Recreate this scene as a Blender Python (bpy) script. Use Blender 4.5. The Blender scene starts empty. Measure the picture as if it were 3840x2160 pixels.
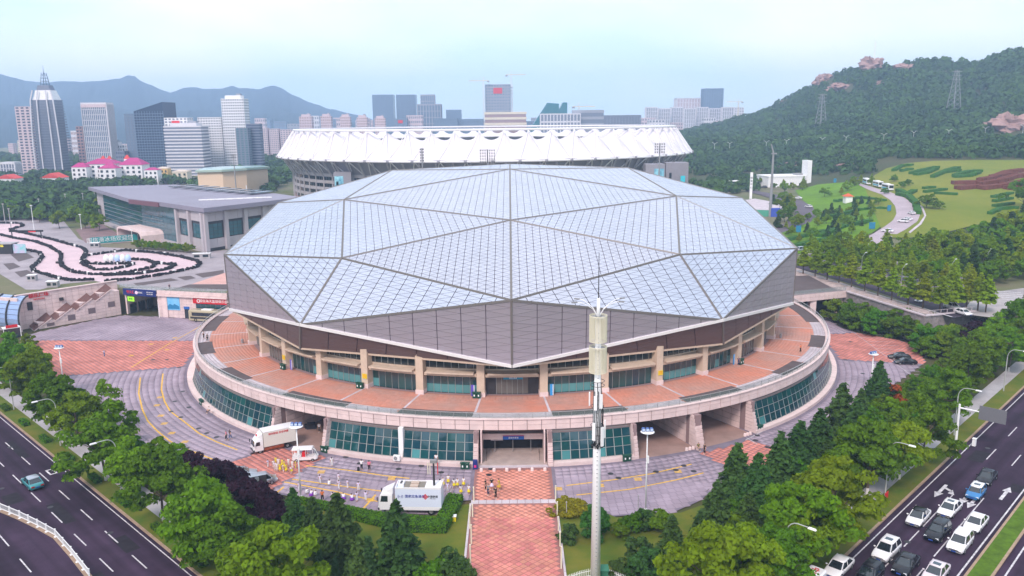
import bpy, math, random
import numpy as np
from mathutils import Matrix, Vector

SC = bpy.context.scene
COL = SC.collection
random.seed(7)
RNG = np.random.default_rng(7)
R_ = math.radians
# ---------------------------------------------------------------- camera
CF, CTH, CROLL, CYAW = 3050.0, math.atan(630 / 3050), -0.0106, 0.001   # focal length in pixels of a 3840 wide frame
CAM = np.array([0.0, -192.24, 52.992])
cy_, sy_ = math.cos(CYAW), math.sin(CYAW)
def yawed(v): return np.array([cy_ * v[0] + sy_ * v[1], -sy_ * v[0] + cy_ * v[1], v[2]])
C_R0, C_U0 = yawed((1, 0, 0)), yawed((0, math.sin(CTH), math.cos(CTH)))
C_F = yawed((0, math.cos(CTH), -math.sin(CTH)))
cr_, sr_ = math.cos(CROLL), math.sin(CROLL)
C_R, C_U = cr_ * C_R0 + sr_ * C_U0, -sr_ * C_R0 + cr_ * C_U0
cam = bpy.data.cameras.new('camera')
cam.sensor_width, cam.lens = 36.0, CF / 3840 * 36
cam.clip_start, cam.clip_end = 1.0, 30000.0
cam_o = bpy.data.objects.new('camera', cam)
COL.objects.link(cam_o)
cam_o.matrix_world = Matrix([[C_R[i], C_U[i], -C_F[i], CAM[i]] for i in range(3)] + [[0, 0, 0, 1]])
SC.camera = cam_o
# ---------------------------------------------------------------- sky, sun, exposure
SUN_EL, SUN_AZ = R_(44), R_(200)        # azimuth clockwise from +Y (north): behind the camera, a little left
world = bpy.data.worlds.new('World')
SC.world = world
world.use_nodes = True
wn, wl = world.node_tree.nodes, world.node_tree.links
wn.clear()
sky = wn.new('ShaderNodeTexSky')
sky.sky_type = 'NISHITA'; sky.sun_disc = False
sky.sun_elevation, sky.sun_rotation = SUN_EL, SUN_AZ
sky.air_density, sky.dust_density, sky.ozone_density = 1.0, 2.0, 1.5
sk = wn.new('ShaderNodeVectorMath'); sk.operation = 'SCALE'; sk.inputs[3].default_value = 0.10
wl.new(sky.outputs[0], sk.inputs[0])
tc = wn.new('ShaderNodeTexCoord')
mp = wn.new('ShaderNodeMapping'); mp.inputs['Scale'].default_value = (1, 1, 3)
wl.new(tc.outputs['Generated'], mp.inputs[0])
nz = wn.new('ShaderNodeTexNoise'); nz.inputs['Scale'].default_value = 2.2; nz.inputs['Detail'].default_value = 5
wl.new(mp.outputs[0], nz.inputs[0])
rp = wn.new('ShaderNodeValToRGB')
rp.color_ramp.elements[0].position, rp.color_ramp.elements[0].color = 0.38, (0.68, 0.85, 1.0, 1)
rp.color_ramp.elements[1].position, rp.color_ramp.elements[1].color = 0.62, (0.98, 0.97, 1.0, 1)
wl.new(nz.outputs[0], rp.inputs[0])
mx = wn.new('ShaderNodeMixRGB'); mx.inputs[0].default_value = 0.80      # thin even overcast over the blue
wl.new(sk.outputs[0], mx.inputs[1]); wl.new(rp.outputs[0], mx.inputs[2])
bg = wn.new('ShaderNodeBackground'); bg.inputs[1].default_value = 0.78
wl.new(mx.outputs[0], bg.inputs[0])
wo = wn.new('ShaderNodeOutputWorld'); wl.new(bg.outputs[0], wo.inputs[0])
sun = bpy.data.lights.new('sun', 'SUN')
sun.energy, sun.angle, sun.color = 1.5, R_(14), (1.0, 0.84, 0.79)
sun_o = bpy.data.objects.new('sun', sun); COL.objects.link(sun_o)
sd = Vector((math.sin(SUN_AZ) * math.cos(SUN_EL), math.cos(SUN_AZ) * math.cos(SUN_EL), math.sin(SUN_EL)))
sun_o.rotation_euler = (-sd).to_track_quat('-Z', 'Y').to_euler()
sun_o.location = (0, 0, 400)
SC.view_settings.view_transform = 'Standard'
SC.view_settings.look = 'None'
SC.view_settings.exposure, SC.view_settings.gamma = 1.06, 1.0
SC.render.engine = 'CYCLES'
SC.cycles.max_bounces = 6
SC.cycles.volume_bounces = 1
SC.cycles.use_denoising = True
# ---------------------------------------------------------------- pixel -> place helpers (positions read off the photograph, 2576 wide)
def ray(x, y):
    k = 3840 / 2576
    u, v = x * k - 1920, y * k - 1080
    return C_R * (u / CF) + C_U * (-v / CF) + C_F
def g(x, y, z=0.0):                      # the point of the level z seen at (x, y)
    d = ray(x, y); return CAM + d * ((z - CAM[2]) / d[2])
def at(x, y, Y):                         # the point at depth Y seen at (x, y)
    d = ray(x, y); return CAM + d * ((Y - CAM[1]) / d[1])
def depth(p): return float((np.array(p, float) - CAM) @ C_F)
# ---------------------------------------------------------------- mesh builder
class MB:
    def __init__(s): s.v, s.f, s.m, s.n = [], [], [], 0
    def add(s, vs, fs, mi=0):
        b = s.n
        s.v.extend([tuple(map(float, q)) for q in vs]); s.n += len(vs)
        for q in fs: s.f.append(tuple(b + i for i in q)); s.m.append(mi)
        return s
    def box(s, c, d, rz=0.0, mi=0, taper=1.0):
        x, y, z = d[0] / 2, d[1] / 2, d[2] / 2; C_, S_ = math.cos(rz), math.sin(rz); vs = []
        for k in (-1, 1):
            t = taper if k > 0 else 1.0
            for i, j in ((-1, -1), (1, -1), (1, 1), (-1, 1)):
                a, b = i * x * t, j * y * t
                vs.append((c[0] + a * C_ - b * S_, c[1] + a * S_ + b * C_, c[2] + k * z))
        return s.add(vs, [(3, 2, 1, 0), (4, 5, 6, 7), (0, 1, 5, 4), (1, 2, 6, 5), (2, 3, 7, 6), (3, 0, 4, 7)], mi)
    def tube(s, p, q, r0, r1=None, n=8, mi=0, cap=True):
        r1 = r0 if r1 is None else r1
        p, q = Vector(p), Vector(q); d = (q - p)
        if d.length < 1e-6: return s
        d.normalize(); a = d.orthogonal().normalized(); b = d.cross(a); vs = []
        for c_, r in ((p, r0), (q, r1)):
            for i in range(n):
                t = 2 * math.pi * i / n; vs.append(c_ + a * (r * math.cos(t)) + b * (r * math.sin(t)))
        fs = [(i, (i + 1) % n, n + (i + 1) % n, n + i) for i in range(n)]
        if cap: fs += [tuple(range(n - 1, -1, -1)), tuple(range(n, 2 * n))]
        return s.add(vs, fs, mi)
    def path(s, pts, r, n=6, mi=0):
        for i in range(len(pts) - 1): s.tube(pts[i], pts[i + 1], r if np.isscalar(r) else r[i], r if np.isscalar(r) else r[i + 1], n, mi)
        return s
    def prism(s, poly, z0, z1, mi=0):    # polygon (counter-clockwise) pulled up; z1 may be a list
        n = len(poly); zs = z1 if hasattr(z1, '__len__') else [z1] * n
        vs = [(p[0], p[1], z0) for p in poly] + [(p[0], p[1], z) for p, z in zip(poly, zs)]
        return s.add(vs, [tuple(range(n - 1, -1, -1)), tuple(range(n, 2 * n))] + [(i, (i + 1) % n, n + (i + 1) % n, n + i) for i in range(n)], mi)
    def lathe(s, prof, c=(0, 0, 0), n=16, mi=0, a0=0.0, a1=2 * math.pi):
        m = len(prof); full = abs(a1 - a0 - 2 * math.pi) < 1e-6; N = n if full else n + 1; vs = []
        for i in range(N):
            t = a0 + (a1 - a0) * i / n
            vs += [(c[0] + r * math.cos(t), c[1] + r * math.sin(t), c[2] + z) for r, z in prof]
        fs = [(i * m + j, ((i + 1) % N) * m + j, ((i + 1) % N) * m + j + 1, i * m + j + 1) for i in range(n) for j in range(m - 1)]
        return s.add(vs, fs, mi)
    def sphere(s, c, r, n=8, mi=0):
        r = (r, r, r) if np.isscalar(r) else r; m = max(4, n // 2 + 1); vs = []; fs = []
        for j in range(m + 1):
            ph = math.pi * j / m
            for i in range(n):
                t = 2 * math.pi * i / n
                vs.append((c[0] + r[0] * math.sin(ph) * math.cos(t), c[1] + r[1] * math.sin(ph) * math.sin(t), c[2] + r[2] * math.cos(ph)))
        for j in range(m):
            for i in range(n): fs.append((j * n + i, (j + 1) * n + i, (j + 1) * n + (i + 1) % n, j * n + (i + 1) % n))
        return s.add(vs, fs, mi)
    def rail(s, pts, w, t, mi=0):        # flat ribbon with thickness along points
        for a, b in zip(pts[:-1], pts[1:]):
            d = np.array(b, float) - a; L = np.linalg.norm(d[:2]); rz = math.atan2(d[1], d[0]); c = (np.array(a, float) + b) / 2
            s.box(c, (L, w, t), rz, mi)
        return s
    def mesh(s, name, smooth=False):
        me = bpy.data.meshes.new(name); me.from_pydata(s.v, [], s.f)
        if any(s.m): me.polygons.foreach_set('material_index', s.m)
        if smooth: me.polygons.foreach_set('use_smooth', [True] * len(me.polygons))
        me.update(); return me
    def build(s, name, mats, parent=None, smooth=False, loc=None):
        return link(name, s.mesh(name, smooth), mats, parent, loc)
def npmesh(name, V, F, smooth=False):     # V (n,3), F (m,k) arrays
    me = bpy.data.meshes.new(name); V = np.asarray(V, np.float32); F = np.asarray(F, np.int32); k = F.shape[1]
    me.vertices.add(len(V)); me.vertices.foreach_set('co', V.ravel())
    me.loops.add(F.size); me.loops.foreach_set('vertex_index', F.ravel())
    me.polygons.add(len(F)); me.polygons.foreach_set('loop_start', np.arange(0, F.size, k, dtype=np.int32))
    if smooth: me.polygons.foreach_set('use_smooth', np.ones(len(F), bool))
    me.update(calc_edges=True); me.validate(); return me
def link(name, me, mats=None, parent=None, loc=None, rz=None):
    o = bpy.data.objects.new(name, me); COL.objects.link(o)
    if mats is not None and me is not None:
        mats = mats if isinstance(mats, (list, tuple)) else [mats]
        if len(me.materials) == 0:
            for m in mats: me.materials.append(m)
        else:
            for i, m in enumerate(mats):
                if me.materials[i] != m: o.material_slots[i].link = 'OBJECT'; o.material_slots[i].material = m
    if parent is not None: o.parent = parent
    if loc is not None: o.location = loc
    if rz is not None: o.rotation_euler = (0, 0, rz)
    return o
def tag(o, label, cat, group=None):
    o['label'] = label; o['category'] = cat
    if group: o['group'] = group
    return o
def thing(name, label, cat, loc=(0, 0, 0), rz=0.0, group=None):
    o = bpy.data.objects.new(name, None); COL.objects.link(o); o.empty_display_size = 0.5
    o.location = loc; o.rotation_euler = (0, 0, rz)
    return tag(o, label, cat, group)
def struct(o): o['kind'] = 'structure'; return o
def stuff(o): o['kind'] = 'stuff'; return o
def copy_tree(o, parent=None):
    c = o.copy(); COL.objects.link(c); c.parent = parent
    for ch in o.children: copy_tree(ch, c)
    return c
ORD = 'first second third fourth fifth sixth seventh eighth ninth tenth eleventh twelfth thirteenth fourteenth fifteenth sixteenth seventeenth eighteenth nineteenth twentieth'.split()
def nth(i):
    if i < 20: return ORD[i]
    t = {20: 'twenty', 30: 'thirty', 40: 'forty', 50: 'fifty', 60: 'sixty', 70: 'seventy'}[(i + 1) // 10 * 10]
    return t + '-' + ORD[(i + 1) % 10 - 1] if (i + 1) % 10 else {'twenty': 'twentieth', 'thirty': 'thirtieth', 'forty': 'fortieth', 'fifty': 'fiftieth', 'sixty': 'sixtieth', 'seventy': 'seventieth'}[t]
# ---------------------------------------------------------------- materials
MATS = {}
def mat(name, col, rough=0.7, metal=0.0, var=0.0, scale=1.0, bump=0.0, rand=0.0, spec=0.18, col2=None, emit=0.0, trans=0.0, coat=0.0, objco=False, bscale=None, huev=0.0):
    if name in MATS: return MATS[name]
    m = bpy.data.materials.new(name); m.use_nodes = True; N, L = m.node_tree.nodes, m.node_tree.links
    b = N['Principled BSDF']; b.inputs['Roughness'].default_value = rough; b.inputs['Metallic'].default_value = metal
    b.inputs['Specular IOR Level'].default_value = spec; b.inputs['Coat Weight'].default_value = coat
    b.inputs['Base Color'].default_value = (*col, 1)
    out = None
    if var or col2 or bump:
        t = N.new('ShaderNodeTexCoord'); n = N.new('ShaderNodeTexNoise'); n.inputs['Scale'].default_value = scale; n.inputs['Detail'].default_value = 6; n.inputs['Roughness'].default_value = 0.62
        if objco: L.new(t.outputs['Object'], n.inputs['Vector'])
        else:
            gm = N.new('ShaderNodeNewGeometry'); L.new(gm.outputs['Position'], n.inputs['Vector'])
    if var or col2:
        r = N.new('ShaderNodeValToRGB'); c2 = col2 or tuple(min(1, c * (1 + var)) for c in col)
        c1 = col if col2 else tuple(c * (1 - var) for c in col)
        r.color_ramp.elements[0].position, r.color_ramp.elements[1].position = 0.35, 0.65
        r.color_ramp.elements[0].color, r.color_ramp.elements[1].color = (*c1, 1), (*c2, 1)
        L.new(n.outputs[0], r.inputs[0]); out = r.outputs[0]
    if rand:
        oi = N.new('ShaderNodeObjectInfo'); gi = N.new('ShaderNodeNewGeometry')
        ad = N.new('ShaderNodeMath'); ad.operation = 'ADD'; L.new(oi.outputs['Random'], ad.inputs[0]); L.new(gi.outputs['Random Per Island'], ad.inputs[1])
        fr = N.new('ShaderNodeMath'); fr.operation = 'MULTIPLY'; fr.inputs[1].default_value = 0.5; L.new(ad.outputs[0], fr.inputs[0])
        mr = N.new('ShaderNodeMapRange'); mr.inputs[3].default_value = 1 - rand; mr.inputs[4].default_value = 1 + rand; L.new(fr.outputs[0], mr.inputs[0])
        hs = N.new('ShaderNodeHueSaturation'); L.new(mr.outputs[0], hs.inputs['Value'])
        if huev:
            m2 = N.new('ShaderNodeMath'); m2.operation = 'MULTIPLY'; m2.inputs[1].default_value = 7.31; L.new(oi.outputs['Random'], m2.inputs[0])
            f2 = N.new('ShaderNodeMath'); f2.operation = 'FRACT'; L.new(m2.outputs[0], f2.inputs[0])
            h2 = N.new('ShaderNodeMapRange'); h2.inputs[3].default_value = 0.5 - huev; h2.inputs[4].default_value = 0.5 + huev; L.new(f2.outputs[0], h2.inputs[0]); L.new(h2.outputs[0], hs.inputs['Hue'])
        if out: L.new(out, hs.inputs['Color'])
        else: hs.inputs['Color'].default_value = (*col, 1)
        out = hs.outputs[0]
    if out: L.new(out, b.inputs['Base Color'])
    if bump:
        bp = N.new('ShaderNodeBump'); bp.inputs['Strength'].default_value = bump; bp.inputs['Distance'].default_value = 0.1
        if bscale:
            n2 = N.new('ShaderNodeTexNoise'); n2.inputs['Scale'].default_value = bscale; n2.inputs['Detail'].default_value = 5
            L.new(n.inputs['Vector'].links[0].from_socket, n2.inputs['Vector']); L.new(n2.outputs[0], bp.inputs['Height'])
        else: L.new(n.outputs[0], bp.inputs['Height'])
        L.new(bp.outputs[0], b.inputs['Normal'])
    if emit: b.inputs['Emission Color'].default_value = (*col, 1); b.inputs['Emission Strength'].default_value = emit
    if trans:
        tr = N.new('ShaderNodeBsdfTranslucent'); ms = N.new('ShaderNodeMixShader'); ms.inputs[0].default_value = trans
        if out: L.new(out, tr.inputs[0])
        else: tr.inputs[0].default_value = (*col, 1)
        L.new(b.outputs[0], ms.inputs[1]); L.new(tr.outputs[0], ms.inputs[2]); L.new(ms.outputs[0], N['Material Output'].inputs[0])
    MATS[name] = m; return m
def glassmat(name, col, alpha=0.45, rough=0.05):
    if name in MATS: return MATS[name]
    m = bpy.data.materials.new(name); m.use_nodes = True; N, L = m.node_tree.nodes, m.node_tree.links
    b = N['Principled BSDF']; b.inputs['Base Color'].default_value = (*col, 1); b.inputs['Roughness'].default_value = rough
    b.inputs['Specular IOR Level'].default_value = 0.8; b.inputs['Alpha'].default_value = alpha
    MATS[name] = m; return m
TMP = bpy.data.scenes.new('workbench')            # an empty scene where text and skins are turned into meshes
def evaluated(o):
    TMP.collection.objects.link(o); vl = TMP.view_layers[0]; vl.update()
    me = bpy.data.meshes.new_from_object(o.evaluated_get(vl.depsgraph)); bpy.data.objects.remove(o); return me
def text_mesh(txt, size, ext=0.02, font=None):
    cu = bpy.data.curves.new('lettering', 'FONT'); cu.body = txt; cu.size = size; cu.extrude = ext; cu.align_x = 'CENTER'; cu.align_y = 'CENTER'; cu.resolution_u = 2
    o = bpy.data.objects.new('lettering', cu); return evaluated(o)
def lettering(txt, size, m, parent, loc, rz=0.0, rx=math.pi / 2, ext=0.02, name='lettering'):
    me = text_mesh(txt, size, ext); me.materials.clear(); o = link(name, me, m, parent, loc); o.rotation_euler = (rx, 0, rz); return o
# ---------------------------------------------------------------- material palette
M_roof = mat('roof_metal', (0.65, 0.65, 0.73), 0.25, 0.86, rand=0.08, var=0.04, scale=0.05, spec=0.5)
M_side = mat('wall_metal', (0.60, 0.54, 0.61), 0.32, 0.60, rand=0.06)
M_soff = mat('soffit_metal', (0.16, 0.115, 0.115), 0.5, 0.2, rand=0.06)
M_seam = mat('seam', (0.075, 0.055, 0.085), 0.7)
M_ridge = mat('ridge_metal', (0.19, 0.175, 0.165), 0.5, 0.3)
M_white_edge = mat('edge_trim', (0.72, 0.70, 0.68), 0.5)
M_stone = mat('stone_panel', (0.68, 0.54, 0.52), 0.75, rand=0.08, var=0.08, scale=0.6)
M_stone_d = mat('stone_joint', (0.27, 0.19, 0.19), 0.9)
M_pillar = mat('pillar_stone', (0.56, 0.44, 0.34), 0.8, var=0.08, scale=0.8)
M_glass = mat('curtain_glass', (0.008, 0.055, 0.066), 0.06, 0.0, rand=0.45, spec=0.9, huev=0.03)
M_glass_l = mat('curtain_glass_pale', (0.07, 0.24, 0.25), 0.12, rand=0.2, spec=0.8)
M_glass_d = mat('dark_glass', (0.02, 0.03, 0.035), 0.1, rand=0.3, spec=0.8)
M_mull = mat('mullion', (0.33, 0.34, 0.33), 0.5, 0.3)
M_grey = mat('grey_metal', (0.30, 0.30, 0.31), 0.5, 0.3)
M_dark = mat('dark_metal', (0.05, 0.05, 0.055), 0.5, 0.3)
M_white = mat('white_paint', (0.80, 0.80, 0.80), 0.5)
M_cream = mat('cream_paint', (0.72, 0.68, 0.52), 0.55)
M_asph = mat('asphalt', (0.046, 0.034, 0.050), 0.82, var=0.34, scale=0.16, bump=0.15, bscale=14)
def road_mat(name, ang):
    m = mat(name, (0.034, 0.019, 0.037), 0.85, var=0.3, scale=0.12, bump=0.15, bscale=14); N, L = m.node_tree.nodes, m.node_tree.links; b = N['Principled BSDF']
    gm = N.new('ShaderNodeNewGeometry'); mp = N.new('ShaderNodeMapping'); mp.vector_type = 'TEXTURE'; mp.inputs['Rotation'].default_value = (0, 0, ang); mp.inputs['Scale'].default_value = (60, 1.5, 1); L.new(gm.outputs['Position'], mp.inputs[0])
    n = N.new('ShaderNodeTexNoise'); n.inputs['Scale'].default_value = 1.0; n.inputs['Detail'].default_value = 3; L.new(mp.outputs[0], n.inputs[0]); r = N.new('ShaderNodeMapRange'); r.inputs[1].default_value = .3; r.inputs[2].default_value = .7; r.inputs[3].default_value = .68; r.inputs[4].default_value = 1.38; L.new(n.outputs[0], r.inputs[0])
    h = N.new('ShaderNodeHueSaturation'); L.new(b.inputs['Base Color'].links[0].from_socket, h.inputs['Color']); L.new(r.outputs[0], h.inputs['Value']); L.new(h.outputs[0], b.inputs['Base Color']); return m
M_line = mat('road_paint', (0.52, 0.50, 0.52), 0.8, var=0.32, scale=2.5)
M_yline = mat('yellow_paint', (0.68, 0.40, 0.06), 0.8, var=0.25, scale=2.0)
M_kerb = mat('kerb_stone', (0.34, 0.24, 0.17), 0.85, var=0.15, scale=1.5, rand=0.1)
M_tile = mat('grey_paver', (0.31, 0.25, 0.30), 0.75, var=0.20, scale=0.10, rand=0.16)
M_tile_j = mat('paver_joint', (0.19, 0.16, 0.20), 0.9, var=0.15, scale=0.4)
M_red = mat('red_paver', (0.57, 0.215, 0.175), 0.75, var=0.2, scale=0.25, rand=0.22, huev=0.012)
M_red_j = mat('red_joint', (0.29, 0.14, 0.125), 0.9)
M_deck = mat('deck_red', (0.55, 0.215, 0.145), 0.7, col2=(0.42, 0.25, 0.205), scale=0.11, rand=0.12)
M_pale = mat('pale_paver', (0.52, 0.46, 0.49), 0.8, var=0.14, scale=0.3, rand=0.1)
M_darkp = mat('dark_paver', (0.11, 0.085, 0.085), 0.75, var=0.12, scale=0.5)
M_grass = mat('grass', (0.075, 0.125, 0.012), 0.95, col2=(0.150, 0.145, 0.020), scale=0.22, bump=0.5, bscale=6)
M_soil = mat('park_ground', (0.05, 0.075, 0.018), 0.95, col2=(0.10, 0.075, 0.04), scale=0.07, bump=0.4, bscale=4)
M_conc = mat('concrete', (0.38, 0.36, 0.37), 0.85, var=0.12, scale=0.3)
M_red_paint = mat('red_paint', (0.62, 0.02, 0.03), 0.5)
M_blue_paint = mat('blue_paint', (0.03, 0.12, 0.42), 0.5)
M_black = mat('black_rubber', (0.018, 0.018, 0.02), 0.8)
M_leaf = [mat('leaf_a', (0.140, 0.240, 0.005), 0.55, rand=0.42, huev=0.02, trans=0.38, spec=0.10),
          mat('leaf_b', (0.100, 0.200, 0.006), 0.55, rand=0.42, huev=0.02, trans=0.36, spec=0.10),
          mat('leaf_c', (0.185, 0.270, 0.006), 0.55, rand=0.38, huev=0.02, trans=0.40, spec=0.10)]
M_needle = mat('needle', (0.050, 0.110, 0.022), 0.6, rand=0.45, huev=0.02, trans=0.22, spec=0.08)
M_plum = mat('plum_leaf', (0.030, 0.010, 0.022), 0.6, rand=0.5, trans=0.22, spec=0.08)
M_hedge = mat('hedge_leaf', (0.080, 0.190, 0.006), 0.6, rand=0.4, huev=0.02, trans=0.32, spec=0.10)
M_gold = mat('gold_leaf', (0.26, 0.24, 0.012), 0.6, rand=0.35, trans=0.32, spec=0.10)
M_rust = mat('rust_leaf', (0.28, 0.065, 0.012), 0.6, rand=0.4, trans=0.32, spec=0.10)
M_bark = mat('bark', (0.10, 0.075, 0.055), 0.9, var=0.25, scale=6, objco=True)
M_bark_w = mat('limewashed_bark', (0.6, 0.58, 0.54), 0.9)
M_far_leaf = mat('forest_leaf', (0.022, 0.060, 0.014), 0.8, col2=(0.052, 0.110, 0.016), scale=0.022, rand=0.5, spec=0.2)
# ================================================================ the setting: ground, terrace, roads, plaza
def sheet(name, poly, z, m, parent=None):
    return MB().add([(p[0], p[1], z) for p in poly], [tuple(range(len(poly)))]).build(name, m, parent)
def inpoly(P, poly):
    P = np.asarray(P, float); x, y = P[:, 0], P[:, 1]; ins = np.zeros(len(P), bool); n = len(poly)
    for i in range(n):
        x0, y0 = poly[i]; x1, y1 = poly[(i + 1) % n]
        c = ((y0 > y) != (y1 > y)) & (x < (x1 - x0) * (y - y0) / (y1 - y0 + 1e-12) + x0); ins ^= c
    return ins
struct(sheet('ground', [(-4400, -1250), (4400, -1250), (4400, 4150), (-4400, 4150)], -0.14, M_soil))
TERR = [(-900, 800), (-560, 440), (-235, 122), (-146, 30.5), (-130.3, 16.4), (-112.9, 36.2), (-109.2, 35), (-109.0, 60), (-98.6, 60), (-98.6, 29.9), (-78.1, 24.8), (-66, 26), (-45, 46), (0, 60),
        (45, 50), (66, 40), (89.8, 47), (89.8, 22), (97, -7), (112, -2), (150, 34), (560, 440), (900, 800), (4300, 4100), (-4300, 4100)]
terrace = struct(MB().prism(TERR, -1.0, 7.0).build('terrace', mat('terrace_ground', (0.11, 0.13, 0.045), 0.95, col2=(0.20, 0.17, 0.12), scale=0.03)))
# ---- paving: pieces with their own edges; the nearest 300 of a kind are objects, the rest one joined part
def tile_mesh(name, shape, h=0.035, ch=0.02):
    n = len(shape); ins = [(x * (1 - ch), y * (1 - ch)) for x, y in shape]
    return MB().add([(x, y, 0) for x, y in shape] + [(x, y, h) for x, y in ins],
                    [tuple(range(n, 2 * n))] + [(i, (i + 1) % n, n + (i + 1) % n, n + i) for i in range(n)]).mesh(name)
def pave(name, me, T, m, parent, nobj=300, z=0.0):
    T = np.asarray(T, float)                                   # rows: x, y, rot, sx, sy
    d = np.hypot(T[:, 0] - CAM[0], T[:, 1] - CAM[1])
    vis = np.abs(T[:, 0]) < (T[:, 1] - CAM[1]) * 0.66
    seen = vis & (T[:, 1] > -107)
    order = np.argsort(np.where(seen, d, d + 1e4)); T = T[order]
    if len(me.materials) == 0: me.materials.append(m)
    for x, y, r, sx, sy in T[:nobj]:
        o = bpy.data.objects.new(name, me); COL.objects.link(o); o.parent = parent; o.location = (x, y, z); o.rotation_euler = (0, 0, r); o.scale = (sx, sy, 1)
    rest = T[nobj:]
    if len(rest):
        v0 = np.array([v.co[:] for v in me.vertices]); f0 = [tuple(p.vertices) for p in me.polygons]
        n = len(v0); c, s = np.cos(rest[:, 2])[:, None], np.sin(rest[:, 2])[:, None]
        a, b = v0[None, :, 0] * rest[:, 3:4], v0[None, :, 1] * rest[:, 4:5]
        V = np.stack([rest[:, 0:1] + a * c - b * s, rest[:, 1:2] + a * s + b * c, np.repeat(v0[None, :, 2] + z, len(rest), 0)], -1).reshape(-1, 3)
        k = len(f0[0]); F = (np.array(f0)[None] + (np.arange(len(rest)) * n)[:, None, None]).reshape(-1, k)
        stuff(link(name + '_field', npmesh(name + '_field', V, F), m, parent))
SQ = [(-.5, -.5), (.5, -.5), (.5, .5), (-.5, .5)]
DI = [(0, -.5), (.5, 0), (0, .5), (-.5, 0)]
def gp(L, z=0): return [tuple(g(x, y, z)[:2]) for x, y in L]
PLAZA = gp([(1187, 1258), (1140, 1262), (1095, 1295), (950, 1290), (760, 1256), (690, 1240), (560, 1185), (430, 1150), (330, 1105), (150, 985), (40, 880), (60, 845), (112, 832), (175, 819), (238, 805), (312, 793), (402, 797), (484, 802), (570, 806)]) + \
    [(-66, 22), (-40, 30), (40, 30), (72, 22)] + gp([(2080, 790), (2110, 822), (2160, 838), (2290, 862), (2330, 910), (2200, 1000), (2010, 1140), (1850, 1190), (1760, 1260), (1700, 1286), (1545, 1299), (1470, 1266), (1395, 1256)])
plaza = struct(sheet('plaza', PLAZA, 0.0, M_tile_j))
T, TR = [], []
for i in range(46):
    rho = 75.2 + i * 1.16; n = int(2 * math.pi * rho / 1.16)
    for j in range(n):
        a = 2 * math.pi * j / n; p = (rho * math.sin(a), -rho * math.cos(a)); az = math.degrees(math.atan2(p[0], -p[1]))
        if p[1] > 34 or (abs(p[0]) < 5.9 and p[1] < 0) or 75.5 < abs(az) < 93 or (23.5 < abs(az) < 32.5 and rho < 90): continue
        T.append((p[0], p[1], a, 1.09 * (1 + 0), 1.09))
T = np.array(T); T = T[inpoly(T[:, :2], PLAZA)]
tile_sq = tile_mesh('paving_stone', SQ)
pave('paving_stone', tile_sq, T, M_tile, plaza)
# red sectors of the plaza: squares laid on the diagonal
red_zone = struct(MB().add([], []).build('red_paving', M_red_j)) if False else None
RZ = []
for i in range(-130, 130):
    for j in range(-90, 45):
        for ox in (0, .5):
            x, y = (i + ox) * 1.25, (j + ox) * 1.25; az = math.degrees(math.atan2(x, -y)); rho = math.hypot(x, y)
            if rho > 75.4 and (76 < abs(az) < 92.6 or (23.8 < abs(az) < 32.2 and rho < 89.5)): RZ.append((x, y, 0, 1.12, 1.12))
RZ = np.array(RZ); RZ = RZ[inpoly(RZ[:, :2], PLAZA)]
tile_di = tile_mesh('red_paving_tile', DI)
pave('red_paving_tile', tile_di, RZ, M_red, plaza, 0)
for o in plaza.children:
    if o.name.startswith('red_paving_tile'): o.name = 'red_paving_field'
# entrance walk with diamond tiles
walk = struct(sheet('entrance_walk', [(-5.9, -150), (5.9, -150), (5.9, -74.0), (-5.9, -74.0)], 0.002, M_red_j))
WT = [((i + ox) * 1.13, -75.0 - (j + ox) * 1.06, 0, 0.99, 0.93) for i in range(-6, 6) for j in range(72) for ox in (0, .5)]
WT = [t for t in WT if abs(t[0]) < 5.3 and not -86.3 < t[1] < -84.6]
pave('walk_tile', tile_mesh('walk_tile', DI), WT, M_red, walk, 300, 0.002)
cross = [(x * 1.1, -85.45, 0, 1.05, 1.1) for x in range(-5, 6)]
pave('band_stone', tile_mesh('band_stone', SQ), cross, M_pale, walk, 20, 0.002)
for s in (-1, 1):
    for j in range(16):
        MB().box((s * 6.05, -87.5 - j * 3.0, 0.06), (0.28, 2.9, 0.16)).build('kerb_stone', M_pale, walk)
# lawns either side of the walk
lawn_l = struct(sheet('lawn_left', [(-6.2, -130), (-6.2, -86.0), (-10, -86.4), (-11.5, -90), (-32, -85), (-45, -90), (-12, -124)], -0.02, M_grass))
lawn_r = struct(sheet('lawn_right', [(6.2, -86.0), (10, -86.4), (14, -90.4), (23, -89.2), (28, -86), (42, -92), (12, -124), (6.2, -130)][::-1], -0.02, M_grass))
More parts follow.
